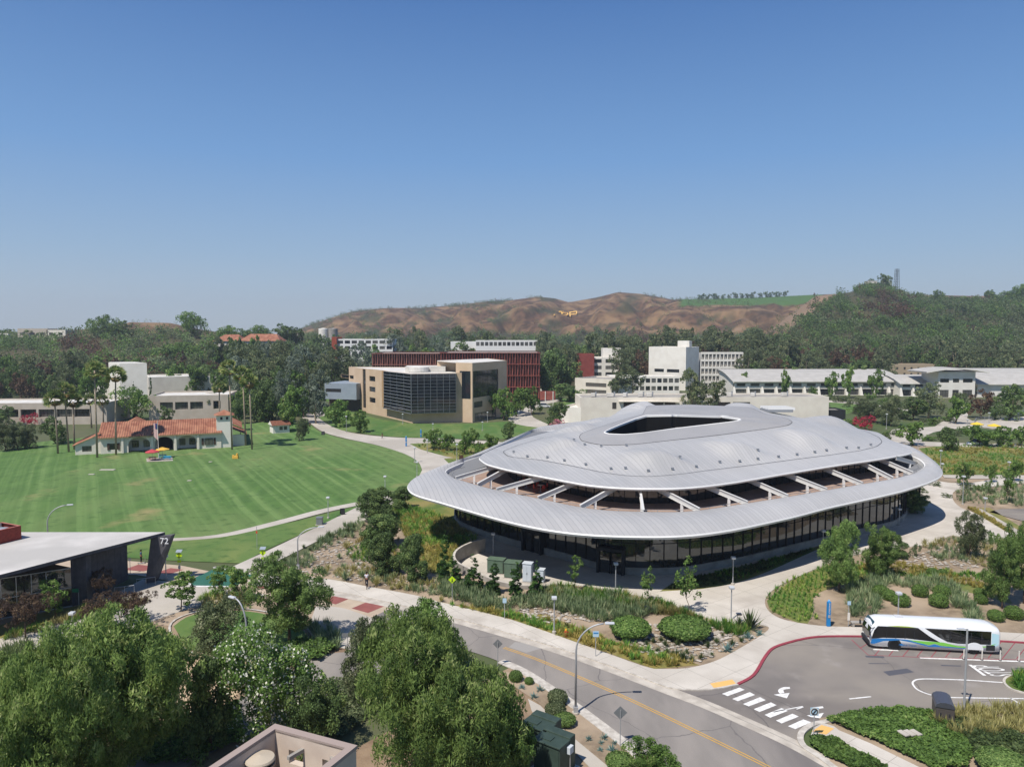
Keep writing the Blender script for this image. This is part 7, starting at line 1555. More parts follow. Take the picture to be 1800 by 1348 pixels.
# ---------------- lamps, signs, boxes ----------------
M_pole = mat('pole_grey', 'a9aaab', .5, .3); M_lamp = mat('lamp_head', 'c9cbcc', .5, .2); M_lens = mat('lamp_lens', 'e0e0da', .3)
def lamp_kind(h):
    t = bpy.data.objects.new('street_lamp', None); COL.objects.link(t)
    b = MB(); b.tube([(0, 0, .25), (0, 0, h)], [.07, .055], M_pole, 8); b.build('pole', t)
    b = MB(); b.lathe([(.2, 0), (.2, .25), (.01, .26)], M_conc2, (0, 0, 0), 12); b.build('base', t)
    b = MB(); b.rbox((0, 0, h + .16), (.52, .52, .26), M_lamp, b=.05); b.box((0, 0, h + .02), (.38, .38, .05), M_lens); b.build('lamp_head', t); return t
LAMPS = [(577, 911, 873, 'square-headed path lamp between the two forking paths at the lawn corner'), (677, 868, 836, 'square-headed path lamp at the lower right edge of the big lawn'), (733, 839, 811, 'square-headed path lamp where the lawn edge turns, left of the canopy tip'), (729, 813, 786, 'path lamp behind the one at the lawn turn'),
 (867, 974, 936, 'path lamp inside the curved retaining wall'), (1082, 1041, 988, 'path lamp in front of the dark entrance, right of the cabinets'), (1285, 1090, 1030, 'lamp post with small floodlight in the middle of the pale plaza'), (1288, 1028, 978, 'lamp post at the building side of the plaza, behind the floodlight post'),
 (974, 1113, 1048, 'lamp post in the grasses above the fire hydrant'), (1446, 977, 931, 'lamp post hidden behind the left airy tree'), (1580, 924, 893, 'lamp post in the shade by the right end of the glass wall'), (1578, 1098, 1040, 'lamp post right behind the bus'), (1692, 887, 836, 'lamp post on the plaza corner right of the building'),
 (1731, 901, 874, 'lamp post beside the golden grass strip'), (1656, 832, 814, 'small lamp post at the tip of the canopy'), (1653, 820, 791, 'lamp post on the meadow edge right of the roof'), (1773, 838, 811, 'lamp post at the right end of the meadow walk'), (1558, 754, 727, 'lamp post before the dark olive trees'), (1613, 798, 772, 'lamp post below the low spreading tree'),
 (1700, 761, 737, 'lamp post on the terrace path'), (1738, 745, 725, 'lamp post by the terrace railing'), (609, 760, 731, 'lamp post on the green slope between path and tan building'), (560, 736, 708, 'lamp post beside the trees at the path top'), (751, 796, 772, 'lamp post at the left end of the planted bed'), (803, 809, 780, 'lamp post at the lower edge of the planted bed'),
 (848, 757, 741, 'lamp post on the lawn before the tan building, right one'), (857, 742, 724, 'lamp post at the right foot of the tan building'), (761, 756, 744, 'lamp post on the lawn before the tan building, left one'), (292, 1017, 976, 'lamp post beside the leaning pier'), (128, 1112, 1075, 'lamp post rising behind the left pepper tree'), (912, 740, 722, 'lamp post on the lawn under the leafy trees'), (708, 745, 727, 'thin lamp post at the glass box foot')]
for px, pb, pt, s in LAMPS:
    g_ = G(px, pb); h = max(1.8, AT(px, pt, g_.y).z - .3); t = lamp_kind(h); t.location = g_; tag(t, s, 'street lamp', 'square-headed path lamps')
# tall curved street lights
def street_light(px, pb, hd, arm, rz, s):
    g_ = G(px, pb); t = empty('street_light', s, 'street lamp', g_, rz, 'curved road lights'); h = hd
    pts = [(0, 0, .5), (0, 0, h * .68)] + [(arm * (1 - math.cos(a)), 0, h * .68 + h * .30 * math.sin(a)) for a in np.linspace(.2, math.pi / 2 * .96, 8)]
    b = MB(); b.smooth = True; b.tube(pts, [.1, .08] + [.065] * 8, M_pole, 8); b.build('pole', t)
    b = MB(); b.rbox((arm + .32, 0, h * .98 + .02), (.75, .3, .16), M_lamp, b=.05); b.build('lamp_head', t)
    b = MB(); b.lathe([(.28, 0), (.28, .16), (.001, .17)], M_conc2, (0, 0, 0), 14); b.box((0, 0, .35), (.34, .34, .5), M_pole); b.build('base', t)
street_light(1012, 1254, 7.45, 2.3, 0.0, 'tall curved street light on the near verge, throwing its shadow over the road')
street_light(524, 1000, 5.4, 2.6, .2, 'curved street light beside the upper path, behind the tall airy tree')
street_light(86, 985, 7.4, 2.4, .3, 'curved street light standing behind the pale pointed roof')
street_light(436, 1215, 7.9, 1.4, 2.6, 'curved street light rising out of the white-flowered tree')
g_ = G(1694, 1256); h = AT(1694, 1105, g_.y).z; t = empty('street_light', 'tall straight street light with a short flat arm at the bus loop', 'street lamp', g_); b = MB(); b.tube([(0, 0, 0), (0, 0, h)], [.09, .07], M_pole, 8); b.tube([(0, 0, h - .05), (-.35, 0, h)], .04, M_pole, 6); b.build('pole', t); b = MB(); b.rbox((-.5, 0, h + .03), (.55, .3, .08), M_lamp, b=.02); b.build('lamp_head', t)
# white delineator posts on the bus bay line
for i, px in enumerate((1694, 1726, 1758, 1791)):
    g_ = G(px, 1158.5 + i * 1.0); t = empty('delineator_post', 'white flexible post on the bus bay line, %s from the left' % ('first', 'second', 'third', 'fourth')[i], 'bollard', g_, 0, 'white posts along the bus bay'); b = MB(); b.tube([(0, 0, .05), (0, 0, .95)], .05, M_white_wall, 8); b.build('post', t); b = MB(); b.lathe([(.14, 0), (.12, .05), (.01, .06)], M_dark, (0, 0, 0), 10); b.build('base', t)
# signs
def post_sign(px, pb, pt, s, parts, cat='sign', prad=.035, name='road_sign', rz=0, m=M_pole):
    g_ = G(px, pb); h = AT(px, pt, g_.y).z; t = empty(name, s, cat, g_, rz); b = MB(); b.tube([(0, 0, 0), (0, 0, h)], prad, m, 7); b.build('post', t)
    for nm, fn in parts: b = MB(); fn(b, h); b.build(nm, t)
    return t
M_sgrey = mat('sign_back', '7f8284', .5, .3); M_lime = mat('lime_sign', 'b7d81e', .6); M_bsign = mat('blue_white_sign', 'a9c3d2', .6); M_blue = mat('blue_enamel', '1f78b4', .4); M_sred = mat('sign_red', 'b3232a', .5)
def diamond(m, w, dz_, yo=-.05):
    def f(b, h):
        z = h + dz_; q = [(0, z - w), (w, z), (0, z + w), (-w, z)]
        b.add([(x, yo, zz) for x, zz in q] + [(x, yo + .02, zz) for x, zz in q], [(0, 1, 2, 3), (4, 7, 6, 5), (0, 4, 5, 1), (1, 5, 6, 2), (2, 6, 7, 3), (3, 7, 4, 0)], m)
    return f
def panel(m, w, hh, dz_, yo=-.05, xo=0, th=.02): return lambda b, h: b.box((xo, yo, h + dz_), (w, th, hh), m)
post_sign(1090, 1311, 1247, 'grey back of a diamond road sign on the near verge', [('sign_plate', diamond(M_sgrey, .5, -.25, .05))])
post_sign(875, 1172, 1128, 'grey back of a diamond road sign leaning against the pepper tree crown', [('sign_plate', diamond(M_sgrey, .44, -.2, .05))])
def walker(b, h):
    k = M_dark; z = h - .42; b.tube([(0, -.085, z + .05), (0, -.085, z - .08)], .045, k, 5); b.ball((0, -.085, z + .13), .04, k, 6, 4); b.tube([(0, -.085, z - .08), (.09, -.085, z - .22)], .025, k, 4); b.tube([(0, -.085, z - .08), (-.08, -.085, z - .22)], .025, k, 4)
for px, pb, pt, s in ((463, 1008, 965, 'lime-green crossing sign with solar panel at the upper path mouth'), (316, 1012, 970, 'lime-green crossing sign with solar panel right of the leaning pier')):
    post_sign(px, pb, pt, s, [('sign_plate', diamond(M_lime, .42, -.42)), ('pictogram', walker), ('arrow_plate', panel(M_lime, .45, .3, -1.15)), ('solar_panel', lambda b, h: b.box((0, 0, h + .12), (.7, .5, .05), M_greyp, rx=.5)), ('control_box', panel(M_steel, .3, .4, -1.9))])
post_sign(795, 1058, 1012, 'lime-green pedestrian sign beside the tallest juniper', [('sign_plate', diamond(M_lime, .42, -.42)), ('pictogram', walker)])
post_sign(1047, 1154, 1108, 'blue and white information sign by the sidewalk', [('sign_plate', panel(M_bsign, .55, .55, -.3)), ('sign_band', panel(M_blue, .45, .1, -.2, -.07))])
post_sign(887, 1088, 1051, 'small blue and white sign on the verge grass', [('sign_plate', panel(M_bsign, .4, .5, -.25))])
post_sign(452, 965, 925, 'thin post with an orange-red plate on the lawn strip', [('sign_plate', panel(mat('orange_sign', 'c8452a', .6), .2, .35, -.8))])
post_sign(139, 1066, 1034, 'green street name sign before the broad dark column', [('sign_plate', panel(mat('street_green', '1f7a55', .6), .7, .42, -.2, xo=-.3))], name='street_sign')
post_sign(229, 1008, 981, 'small dark-backed sign by the red paving squares', [('sign_plate', panel(M_sgrey, .35, .35, -.15))]); post_sign(185, 1006, 985, 'thin dark post beside the red paving squares', [('finial', lambda b, h: b.ball((0, 0, h), .07, M_dark, 8, 5))], name='marker_post', cat='post', m=M_dark)
post_sign(611, 1140, 1112, 'grey-backed sign at the driveway mouth', [('sign_plate', panel(M_sgrey, 1.0, .4, -.2))])
def ring_sign(b, h):
    for r0_, m, y in ((.3, M_white_wall, -.04), (.26, M_dark, -.05)):
        b.add([(r0_ * math.cos(i * .393), y, h - .3 + r0_ * math.sin(i * .393)) for i in range(16)] + [(r0_ * .72 * math.cos(i * .393), y, h - .3 + r0_ * .72 * math.sin(i * .393)) for i in range(16)], [(i, (i + 1) % 16, 16 + (i + 1) % 16, 16 + i) for i in range(16)], m)
post_sign(1430, 1300, 1243, 'square sign with a dark circled bar on a post at the crossing corner', [('sign_plate', panel(M_bsign, .62, .62, -.3, -.02)), ('ring', ring_sign), ('bar', lambda b, h: b.box((0, -.06, h - .3), (.07, .02, .5), M_dark, ry=.7))])
# blue emergency towers, bus stop
def tower(px, pb, pt, s, txt=True):
    g_ = G(px, pb, .06); h = AT(px, pt, g_.y).z; t = empty('emergency_phone', s, 'emergency phone', g_); b = MB(); b.rbox((0, 0, h * .5), (.36, .3, h), M_blue, b=.03); b.build('column', t)
    b = MB(); b.lathe([(.1, 0), (.1, .14), (.01, .2)], mat('blue_beacon', '6db4e8', .2), (0, 0, h), 10); b.build('beacon', t); b = MB(); b.box((0, -.17, h * .42), (.24, .04, .3), M_steel); b.build('call_panel', t)
    if txt: o_ = link('lettering', text_mesh('EMERGENCY', .2, M_white_wall, .005), t, (0, -.158, h * .74), 0, rx=math.pi / 2); o_.rotation_euler = (math.pi / 2, math.pi / 2, 0)
tower(1456, 1100, 1058, 'blue emergency phone column beside the bus stop'); tower(714, 784, 768, 'blue emergency phone column at the curved path', False); tower(740, 768, 756, 'dark blue column at the lawn edge, behind the path fork', False)
post_sign(1491, 1101, 1056, 'bus stop pole with timetable panels', [('stop_flag', panel(M_bsign, .35, .4, -.2)), ('timetable', panel(M_white_wall, .25, .8, -1.6))], cat='bus stop', name='bus_stop')
g_ = G(1510, 1100, .06); t = empty('bench', 'low concrete bench between bus stop pole and bus', 'bench', g_); b = MB(); b.rbox((0, 0, .42), (1.7, .5, .14), M_concw, b=.03); b.build('seat', t)
for s in (-.65, .65): b = MB(); b.box((s, 0, .18), (.2, .42, .36), M_concw); b.build('leg', t)
# hydrant
g_ = G(995, 1118, .02); t = empty('fire_hydrant', 'small red and yellow fire hydrant on the verge', 'fire hydrant', g_); Mh = mat('hydrant_red', 'b3341f', .5); b = MB(); b.lathe([(.16, 0), (.16, .05), (.11, .07), (.11, .5), (.14, .52), (.14, .56), (.1, .6)], Mh, n=14); b.build('barrel', t)
b = MB(); b.lathe([(.11, .6), (.1, .7), (.04, .76), (.04, .82), (.001, .82)], mat('hydrant_yellow', 'd59a2a', .5), n=14); b.build('cap', t)
for s in (-1, 1): b = MB(); b.tube([(s * .1, 0, .42), (s * .22, 0, .42)], .055, Mh, 8); b.build('outlet', t)
# bins, boards
def abox(px, pb, w, d, h, m, s, cat, name, rz=0, lid=True, z=0, doors=False):
    g_ = G(px, pb, z); t = empty(name, s, cat, g_, rz); b = MB(); b.rbox((0, 0, h / 2 + .05), (w, d, h - .1), m, b=.03); b.build('body', t)
    if lid: b = MB(); b.rbox((0, 0, h + .02), (w + .12, d + .12, .12), m, b=.03); b.build('lid', t)
    b = MB(); b.box((0, 0, .04), (w + .25, d + .25, .08), M_conc2); b.build('plinth', t)
    if doors:
        for k in (-1, 1): b = MB(); b.box((k * w * .24, -d / 2 - .02, h * .5), (w * .44, .03, h * .8), m); b.box((k * w * .06, -d / 2 - .05, h * .5), (.04, .04, .25), M_steel); b.build('door', t)
    return t
Mcg = mat('cabinet_green', '5c6e5c', .6, c2='556755', scale=2); Mct = mat('transformer_green', '3c4a42', .55, c2='35433b', scale=1.5); Mcw = mat('cabinet_grey', 'bfc5ca', .6)
abox(562, 922, .9, .8, 1.15, M_sgrey, 'grey twin waste bin beside the path, left of the sandwich board', 'waste bin', 'waste_bin'); 
g_ = G(602, 904); t = empty('sandwich_board', 'dark sandwich board standing on the path edge', 'sign', g_, .5)
for s in (-1, 1): b = MB(); b.box((0, s * .25, .5), (.7, .04, 1.05), M_dark, rx=s * .25); b.build('board', t)
g_ = G(568, 764); t = empty('sandwich_board', 'tiny dark sandwich board where the path bends under the kiosk', 'sign', g_, 0)
for s in (-1, 1): b = MB(); b.box((0, s * .25, .5), (.9, .04, 1.0), M_dark, rx=s * .25); b.build('board', t)
g_ = G(811, 808); t = empty('sandwich_board', 'brown sandwich board near the left end of the roof edge', 'sign', g_, .3)
for s in (-1, 1): b = MB(); b.box((0, s * .25, .55), (.9, .04, 1.15), mat('brown_board', '4b3426', .8), rx=s * .25); b.build('board', t)
CBS = [(873, 1006, 2.1, 1.2, 1.75, Mcg, 'dark green electrical cabinet nearest the curved wall'), (902, 1014, 1.9, 1.4, 1.9, Mcg, 'lighter green electrical cabinet, second from the curved wall'), (928, 1022, 1.1, .9, 2.3, Mcw, 'tall grey-white electrical cabinet'), (950, 1023, 1.0, .8, 1.6, Mcw, 'short grey-white electrical cabinet at the right end')]
for px, pb, w, d, h, m, s in CBS: abox(px, pb, w, d, h, m, s, 'electrical cabinet', 'electrical_cabinet', rz=-.3, z=.06, doors=True)
# big transformers at the bottom
for px, pb, s in ((950, 1322, 'dark green transformer box half hidden by the glossy tree, rear one'), (973, 1352, 'dark green transformer box on its pale pad, front one')):
    g_ = G(px, pb); t = empty('transformer', s, 'transformer', g_, -.62)
    b = MB(); b.box((0, 0, .06), (2.7, 2.5, .12), M_conc2); b.build('pad', t); b = MB(); b.rbox((0, -.25, 1.15), (2.1, 1.3, 2.1), Mct, b=.05); b.build('body', t); b = MB(); b.rbox((0, .75, 1.25), (2.15, .75, 2.3), Mct, b=.05); b.build('rear_tank', t)
    b = MB(); b.rbox((0, -.28, 2.26), (2.2, 1.45, .1), Mct, b=.02); b.box((-.3, -.3, 2.34), (.8, .6, .06), Mct); b.build('lid', t)
    for k in (-1, 1): b = MB(); b.box((k * .5, -.92, 1.15), (.95, .04, 1.8), Mct); b.build('door', t)
    b = MB(); b.rbox((1.2, .2, 1.75), (.28, .5, .5), Mcw, b=.03); b.tube([(1.2, .2, 1.5), (1.2, .2, .1)], .03, M_steel, 6); b.build('meter_box', t)
# dark rounded box by the loop
g_ = G(1657, 1262, .12); t = empty('equipment_box', 'dark equipment box with rounded metal lid beside the bus loop', 'equipment box', g_, -.38); Mb1 = mat('bronze_box', '5b5450', .5, .3)
b = MB(); b.box((0, 0, .65), (1.25, 1.9, 1.3), Mb1); b.build('body', t); b = MB(); pr = [(-.68, 1.28), (-.6, 1.5), (-.35, 1.66), (0, 1.7), (.35, 1.66), (.6, 1.5), (.68, 1.28)]
b.add([(x, -1.0, z) for x, z in pr] + [(x, 1.0, z) for x, z in pr], [(i, i + 1, 8 + i, 7 + i) for i in range(6)] + [tuple(range(7)), tuple(range(13, 6, -1))], mat('box_lid', '5f6068', .35, .5)); b.build('lid', t)
for k in (-.3, .3): b = MB(); b.box((k, -.97, .75), (.1, .04, .22), M_dark); b.build('latch', t)
# white covers in the ground cover
for k in range(3):
    g_ = G(1588 + k * 11, 1288 - k * .6, .5); b = MB(); b.rbox((0, 0, 0), (.42, .8, .1), M_conc2, b=.02); o = b.build('utility_cover'); o.location = g_; o.rotation_euler = (0, 0, .35); tag(o, '%s pale rectangular utility cover in the clipped ground cover' % ('left', 'middle', 'right')[k], 'utility cover', 'utility covers')
# bike rack, floodlight
g_ = G(1137, 1080); t = empty('bicycle', 'dark bicycle left leaning among the grasses below a sapling', 'bicycle', g_, .4)
for s in (-.5, .5):
    b = MB(); b.tube([(s + .33 * math.cos(i * .524), 0, .35 + .33 * math.sin(i * .524)) for i in range(13)], .025, M_dark, 5, False); b.build('wheel', t)
b = MB(); b.tube([(-.5, 0, .35), (-.15, 0, .85), (.4, 0, .85), (.5, 0, .35)], .02, M_dark, 5); b.tube([(-.5, 0, .35), (0, 0, .35), (-.15, 0, .9)], .02, M_dark, 5); b.tube([(0, 0, .35), (.4, 0, .85)], .02, M_dark, 5); b.build('frame', t)
b = MB(); b.rbox((-.16, 0, .95), (.25, .12, .06), M_dark, b=.02); b.build('saddle', t)
g_ = G(1295, 1093); t = empty('floodlight', 'small dark floodlight on a stand at the plaza corner', 'floodlight', g_); b = MB(); b.tube([(0, 0, 0), (.1, 0, .7)], .03, M_dark, 6); b.build('stand', t); b = MB(); b.rbox((.25, 0, .8), (.5, .25, .12), M_dark, b=.03); b.build('head', t)
# hand rails by the angular building
for px, pb in ((219, 1045), (257, 1030)):
    g_ = G(px, pb); t = empty('handrail', 'steel handrail %s' % ('at the steps below the broad column' if px < 230 else 'at the foot of the leaning pier'), 'handrail', g_, .35); b = MB(); b.tube([(-1, 0, 0), (-1, 0, .95), (1, 0, 1.0), (1, 0, 0)], .03, M_steel, 6); b.build('rail', t); b = MB(); b.tube([(0, 0, 0), (0, 0, .97)], .025, M_steel, 6); b.build('post', t)
# curved retaining wall of the paved court
rw = [(851, 946, 1.9), (830, 951, 1.9), (811, 959, 1.9), (799, 968, 1.85), (796, 978, 1.6), (803, 988, 1.2), (818, 996, .9), (855, 1014, .6), (888, 1024, .5), (925, 1029, .45), (965, 1029, .35), (1008, 1027, .2)]
P1 = [Vector(p) for p in smooth_line([tuple(G(a_, b_, z_)) for a_, b_, z_ in rw], 5)]; P2 = offset_line(P1, .3)
b = MB(); dn = lambda L_: [Vector((p.x, p.y, -.6)) for p in L_]
b.strip(P1, P2, M_kerb); b.strip(dn(P1), P1, M_concw); b.strip(P2, dn(P2), M_concw); o = b.build('retaining_wall'); tag(o, 'curving concrete retaining wall round the electrical cabinets', 'wall')
# concrete slabs on the lawn
for px, py, w, d, s in ((189, 826, 3.2, 1.0, 'long pale slab lying on the left lawn'), (161, 834, 1.2, .6, 'small pale slab on the left lawn'), (333, 845, .8, .5, 'tiny pale slab in the middle of the lawn'), (370, 812, .7, .5, 'tiny pale slab near the yellow play piece')):
    b = MB(); b.rbox((0, 0, .06), (w, d, .12), M_conc2, b=.02); o = b.build('concrete_slab'); o.location = G(px, py); tag(o, s, 'slab')
# flagpole, picnic tables, parasols before the hall
g_ = G(279, 806); t = empty('flagpole', 'tall white flagpole with a hanging striped flag before the arches', 'flagpole', g_); hp = AT(279, 741, g_.y).z; b = MB(); b.tube([(0, 0, 0), (0, 0, hp)], [.09, .05], M_white_wall, 8); b.ball((0, 0, hp + .08), .1, M_steel, 8, 5); b.build('pole', t)
b = MB(); Mfr, Mfw, Mfb = mat('flag_red', 'a83a3f', .8), mat('flag_white', 'dcd8d2', .8), mat('flag_blue', '32406e', .8)
for k in range(9): x0 = -.05 - .1 * k; b.add([(x0, .03 * math.sin(k), hp - .3), (x0 - .1, .03 * math.sin(k + 1), hp - .45), (x0 - .1, .03 * math.sin(k + 1), hp - 4.4 + .1 * k), (x0, .03 * math.sin(k), hp - 4.5 + .1 * k)], [(0, 1, 2, 3)], Mfr if k % 2 else Mfw)
b.box((-.3, -.05, hp - 1.1), (.5, .02, 1.3), Mfb); b.build('flag', t)
sheet('patio', [(257, 806), (303, 804), (304, 810), (258, 812)], M_conc2, .05)
def picnic(px, pb, mt, mu, s, su, u=True):
    g_ = G(px, pb, .05); t = empty('picnic_table', s, 'picnic table', g_, .2); b = MB(); b.rbox((0, 0, .75), (1.7, .8, .07), mt, b=.02); b.build('tabletop', t)
    for k in (-1, 1): b = MB(); b.rbox((0, k * .75, .45), (1.7, .28, .06), mt, b=.02); b.build('bench_seat', t); b = MB(); b.tube([(k * .6, -.7, 0), (k * .6, 0, .72), (k * .6, .7, 0)], .04, mt, 5); b.build('leg', t)
    if u:
        t = empty('parasol', su, 'parasol', g_, 0); b = MB(); b.tube([(0, 0, .02), (0, 0, 2.5)], .03, M_steel, 6); b.build('pole', t); b = MB(); n_ = 8; R_ = 1.6; v = [(0, 0, 2.65)] + [(R_ * math.cos(i * math.pi / 4), R_ * math.sin(i * math.pi / 4), 2.05) for i in range(8)] + [(R_ * math.cos(i * math.pi / 4), R_ * math.sin(i * math.pi / 4), 1.9) for i in range(8)]
        b.add(v, [(0, 1 + i, 1 + (i + 1) % 8) for i in range(8)] + [(1 + i, 9 + i, 9 + (i + 1) % 8, 1 + (i + 1) % 8) for i in range(8)], mu); b.build('canopy', t)
mrd, mbl, myl = mat('parasol_red', 'b3444a', .8), mat('table_blue', '2a93b8', .6), mat('parasol_yellow', 'd3a646', .8)
picnic(268, 809, mat('table_red', 'a84448', .6), mrd, 'red picnic table on the little patio', 'red parasol over the red picnic table'); picnic(294, 807.5, mbl, myl, 'blue picnic table on the little patio, front one', '', False); picnic(286, 804.5, mbl, myl, 'blue picnic table on the little patio, rear one', 'yellow parasol on the little patio')
g_ = G(414, 806); b = MB(); b.rbox((0, 0, .35), (1.4, .7, .7), myl, b=.06); b.rbox((.4, 0, .95), (.4, .6, .6), myl, b=.05); b.rbox((-.5, 0, .8), (.35, .6, .2), myl, b=.05); o = b.build('yellow_seat'); o.location = g_; tag(o, 'small yellow seat-like piece alone on the lawn', 'seat')
for px, pb, s in ((1717, 757, 'yellow parasol on the far terrace, left one'), (1747, 760, 'yellow parasol on the far terrace, right one')):
    g_ = G(px, pb); t = empty('parasol', s, 'parasol', g_); b = MB(); b.tube([(0, 0, 0), (0, 0, 2.2)], .04, M_steel, 6); b.build('pole', t); b = MB(); b.lathe([(1.9, 1.9), (1.9, 2.05), (.01, 2.7)], mat('parasol_bright_yellow', 'd8b83c', .8), n=8); b.build('canopy', t)
# terrace railing far right
L_ = [G(1712, 748), G(1716, 742), G(1760, 739), G(1786, 735), G(1800, 728), G(1830, 722)]; t = empty('terrace_railing', 'pale metal railing round the raised terrace at the right', 'railing', L_[0]); b = MB(); lo_ = Vector(t.location)
for z_ in (1.1, .6, .1): b.tube([p - lo_ + Vector((0, 0, z_ + .4)) for p in L_], .05, M_steel, 5)
b.build('rail', t)
for p, q in zip(L_[:-1], L_[1:]):
    for k in range(3): b = MB(); c = p.lerp(q, k / 3) - lo_; b.tube([c, c + Vector((0, 0, 1.5))], .05, M_steel, 5); b.build('post', t)
b = MB(); b.prism([(G(a_, b_).x, G(a_, b_).y) for a_, b_ in ((1712, 750), (1716, 743), (1760, 740), (1850, 726), (1900, 735), (1900, 760), (1760, 757))], 0, .4, M_conc2); struct(b.build('terrace'))
# court floor shade-side ramp wall on the right
# ---------------- vehicles ----------------
M_carw = mat('white_car_paint', 'd9dadb', .3, coat=.6); M_tyre = mat('tyre_rubber', '18181a', .85); M_rim = mat('wheel_rim', '8f9194', .4, .6); M_carg = mat('car_glass', '15191d', .05, spec=.8)
def wheel(t, x, y, r, w=.24):
    b = MB(); b.tube([(x, y - w / 2, r), (x, y + w / 2, r)], r, M_tyre, 20); wo = b.build('wheel', t); b = MB(); b.tube([(x, y - w / 2 - .012, r), (x, y + w / 2 + .012, r)], r * .58, M_rim, 14); b.build('rim', wo)
def car(px, pb, rz, s, prof, name='parked_car', cat='car', L_=4.6, W_=1.8, pm=M_carw):
    g_ = G(px, pb); t = empty(name, s, cat, g_, rz); b = MB(); low = [(-L_ / 2, .3), (-L_ / 2, .85), (-L_ * .42, .98)] ; body = low + prof[0] + [(L_ * .48, .75), (L_ / 2, .6), (L_ / 2, .3)]; n_ = len(body)
    b.add([(x, -W_ / 2, z) for x, z in body] + [(x, W_ / 2, z) for x, z in body], [tuple(range(n_))[::-1], tuple(range(n_, 2 * n_))] + [(i, (i + 1) % n_, n_ + (i + 1) % n_, n_ + i) for i in range(n_)], pm); b.build('body', t)
    cab = prof[1]; n_ = len(cab); b = MB(); q = [(x, -W_ / 2 + .06 + .1 * (z > 1.1), z) for x, z in cab] + [(x, W_ / 2 - .06 - .1 * (z > 1.1), z) for x, z in cab]
    b.add(q, [tuple(range(n_))[::-1], tuple(range(n_, 2 * n_))] + [(i, (i + 1) % n_, n_ + (i + 1) % n_, n_ + i) for i in range(n_)], M_carg); b.build('window', t)
    rf = prof[2]; b = MB(); b.rbox(((rf[0] + rf[1]) / 2, 0, rf[2]), (rf[1] - rf[0], W_ - .25, .08), pm, b=.03); b.build('roof', t)
    for sx in (-L_ * .3, L_ * .31):
        for sy in (-1, 1): wheel(t, sx, sy * (W_ / 2 - .1), .33)
    for sy in (-1, 1): b = MB(); b.rbox((L_ / 2 - .05, sy * W_ * .36, .68), (.14, .35, .15), M_lens, b=.03); b.build('headlight', t)
    return t
SED = ([(-.3 * 4.6, 1.0), (.2 * 4.6, .98)], [(-1.9, .95), (-1.4, 1.45), (.2, 1.45), (1.0, .95)], (-1.35, .15, 1.47))
VAN = ([(-.3 * 4.6, 1.0), (.2 * 4.6, 1.0)], [(-2.2, .95), (-2.1, 1.75), (.4, 1.75), (1.35, .98)], (-2.05, .35, 1.77))
car(1717, 783, math.pi, 'small white van parked before the round trees on the upper walk', VAN, 'parked_van', 'van')
car(957, 716, 0, 'white car parked at the foot of the dark red building', VAN); car(562, 728, .2, 'white car parked at the top of the curving path', SED); car(548, 727, .3, 'dark car parked left of the white one at the path top', SED, pm=mat('dark_car_paint', '33363b', .3, coat=.5))
# bus
bf, br = G(1572, 1142), G(1712, 1149.5); db = (bf - br); ub = db.normalized(); wb = db.length; LB = wb * (1762 - 1523) / 140.0 * 1.0; yaw = math.atan2(ub.y, ub.x)
f_over = (bf - G(1530, 1140)).length * 1.0; x_f = 0 + f_over; x_r = -(wb + (br - G(1757, 1151.5)).length)
nside = Vector((ub.y, -ub.x, 0))
if nside.y > 0: nside = -nside
WB = 2.5; bus = empty('city_bus', 'long white low-floor bus with blue and green swooshes standing at the red kerb', 'bus', bf - nside * WB / 2, yaw); sgn = 1 if Vector((-math.sin(yaw), math.cos(yaw), 0)).dot(nside) > 0 else -1
M_busw = mat('bus_white', 'e0e1e2', .3, coat=.5); M_busg = mat('bus_glass', '0d1012', .05, spec=.9); M_bb = mat('bus_blue', '2376b8', .35, coat=.4); M_bg = mat('bus_green', '7cc44e', .35, coat=.4); M_bl = mat('bus_lime', 'b3c83a', .35, coat=.4); M_bp = mat('bus_pale_blue', 'b4d6e0', .35, coat=.4)
HB = 2.74
def sec(x, ks=1.0, hs=1.0, z0=.28):
    w = WB / 2 * ks; pr = [(-w, z0), (-w, 1.0), (-w, 2.28 * hs), (-w + .07, 2.47 * hs), (-w + .24, 2.61 * hs), (-w + .6, HB * hs - .04), (0, HB * hs)]; pr = pr + [(-y, z) for y, z in pr[-2::-1]]
    return [(x, y, z) for y, z in pr]
b = MB(); b.smooth = True; st = [(x_r, .93, .86, .5), (x_r + .12, .98, .93, .35), (x_r + .7, 1, .98, .3), (x_r + 2, 1, 1, .28), (x_f - 2.2, 1, 1, .28), (x_f - 1.0, 1, .985, .28), (x_f - .5, .98, .93, .28), (x_f - .18, .96, .84, .3), (x_f, .9, .60, .36)]
S_s = [sec(*q) for q in st]; n_ = len(S_s[0])
vs = [v for s_ in S_s for v in s_]; fs = [(i * n_ + k, i * n_ + k + 1, (i + 1) * n_ + k + 1, (i + 1) * n_ + k) for i in range(len(S_s) - 1) for k in range(n_ - 1)] + [tuple(range(n_))[::-1], tuple((len(S_s) - 1) * n_ + k for k in range(n_)), (0,) + tuple(i * n_ for i in range(1, len(S_s))) + tuple(i * n_ + n_ - 1 for i in range(len(S_s) - 1, -1, -1))]
b.add(vs, fs, M_busw); bo = b.build('body', bus, True)
def side_poly(name, pts, m, off=.012, parent=bus, th=0):
    """a flat panel on the near side; pts = (x along the bus, z)"""
    y = sgn * (WB / 2 + off); b = MB(); k = max(1, 1); q = [Vector((x, z)) for x, z in pts]; nn = len(q); vo, _, fo, _, _, _ = delaunay_2d_cdt(q, [(i, (i + 1) % nn) for i in range(nn)], [], 1, 1e-5)
    b.add([(v.x, y, v.y) for v in vo], fo, m); return b.build(name, parent)
def bx(px): return x_f - (px - 1538.0) / (1762.0 - 1538.0) * (x_f - x_r)     # photo column -> position along the near side
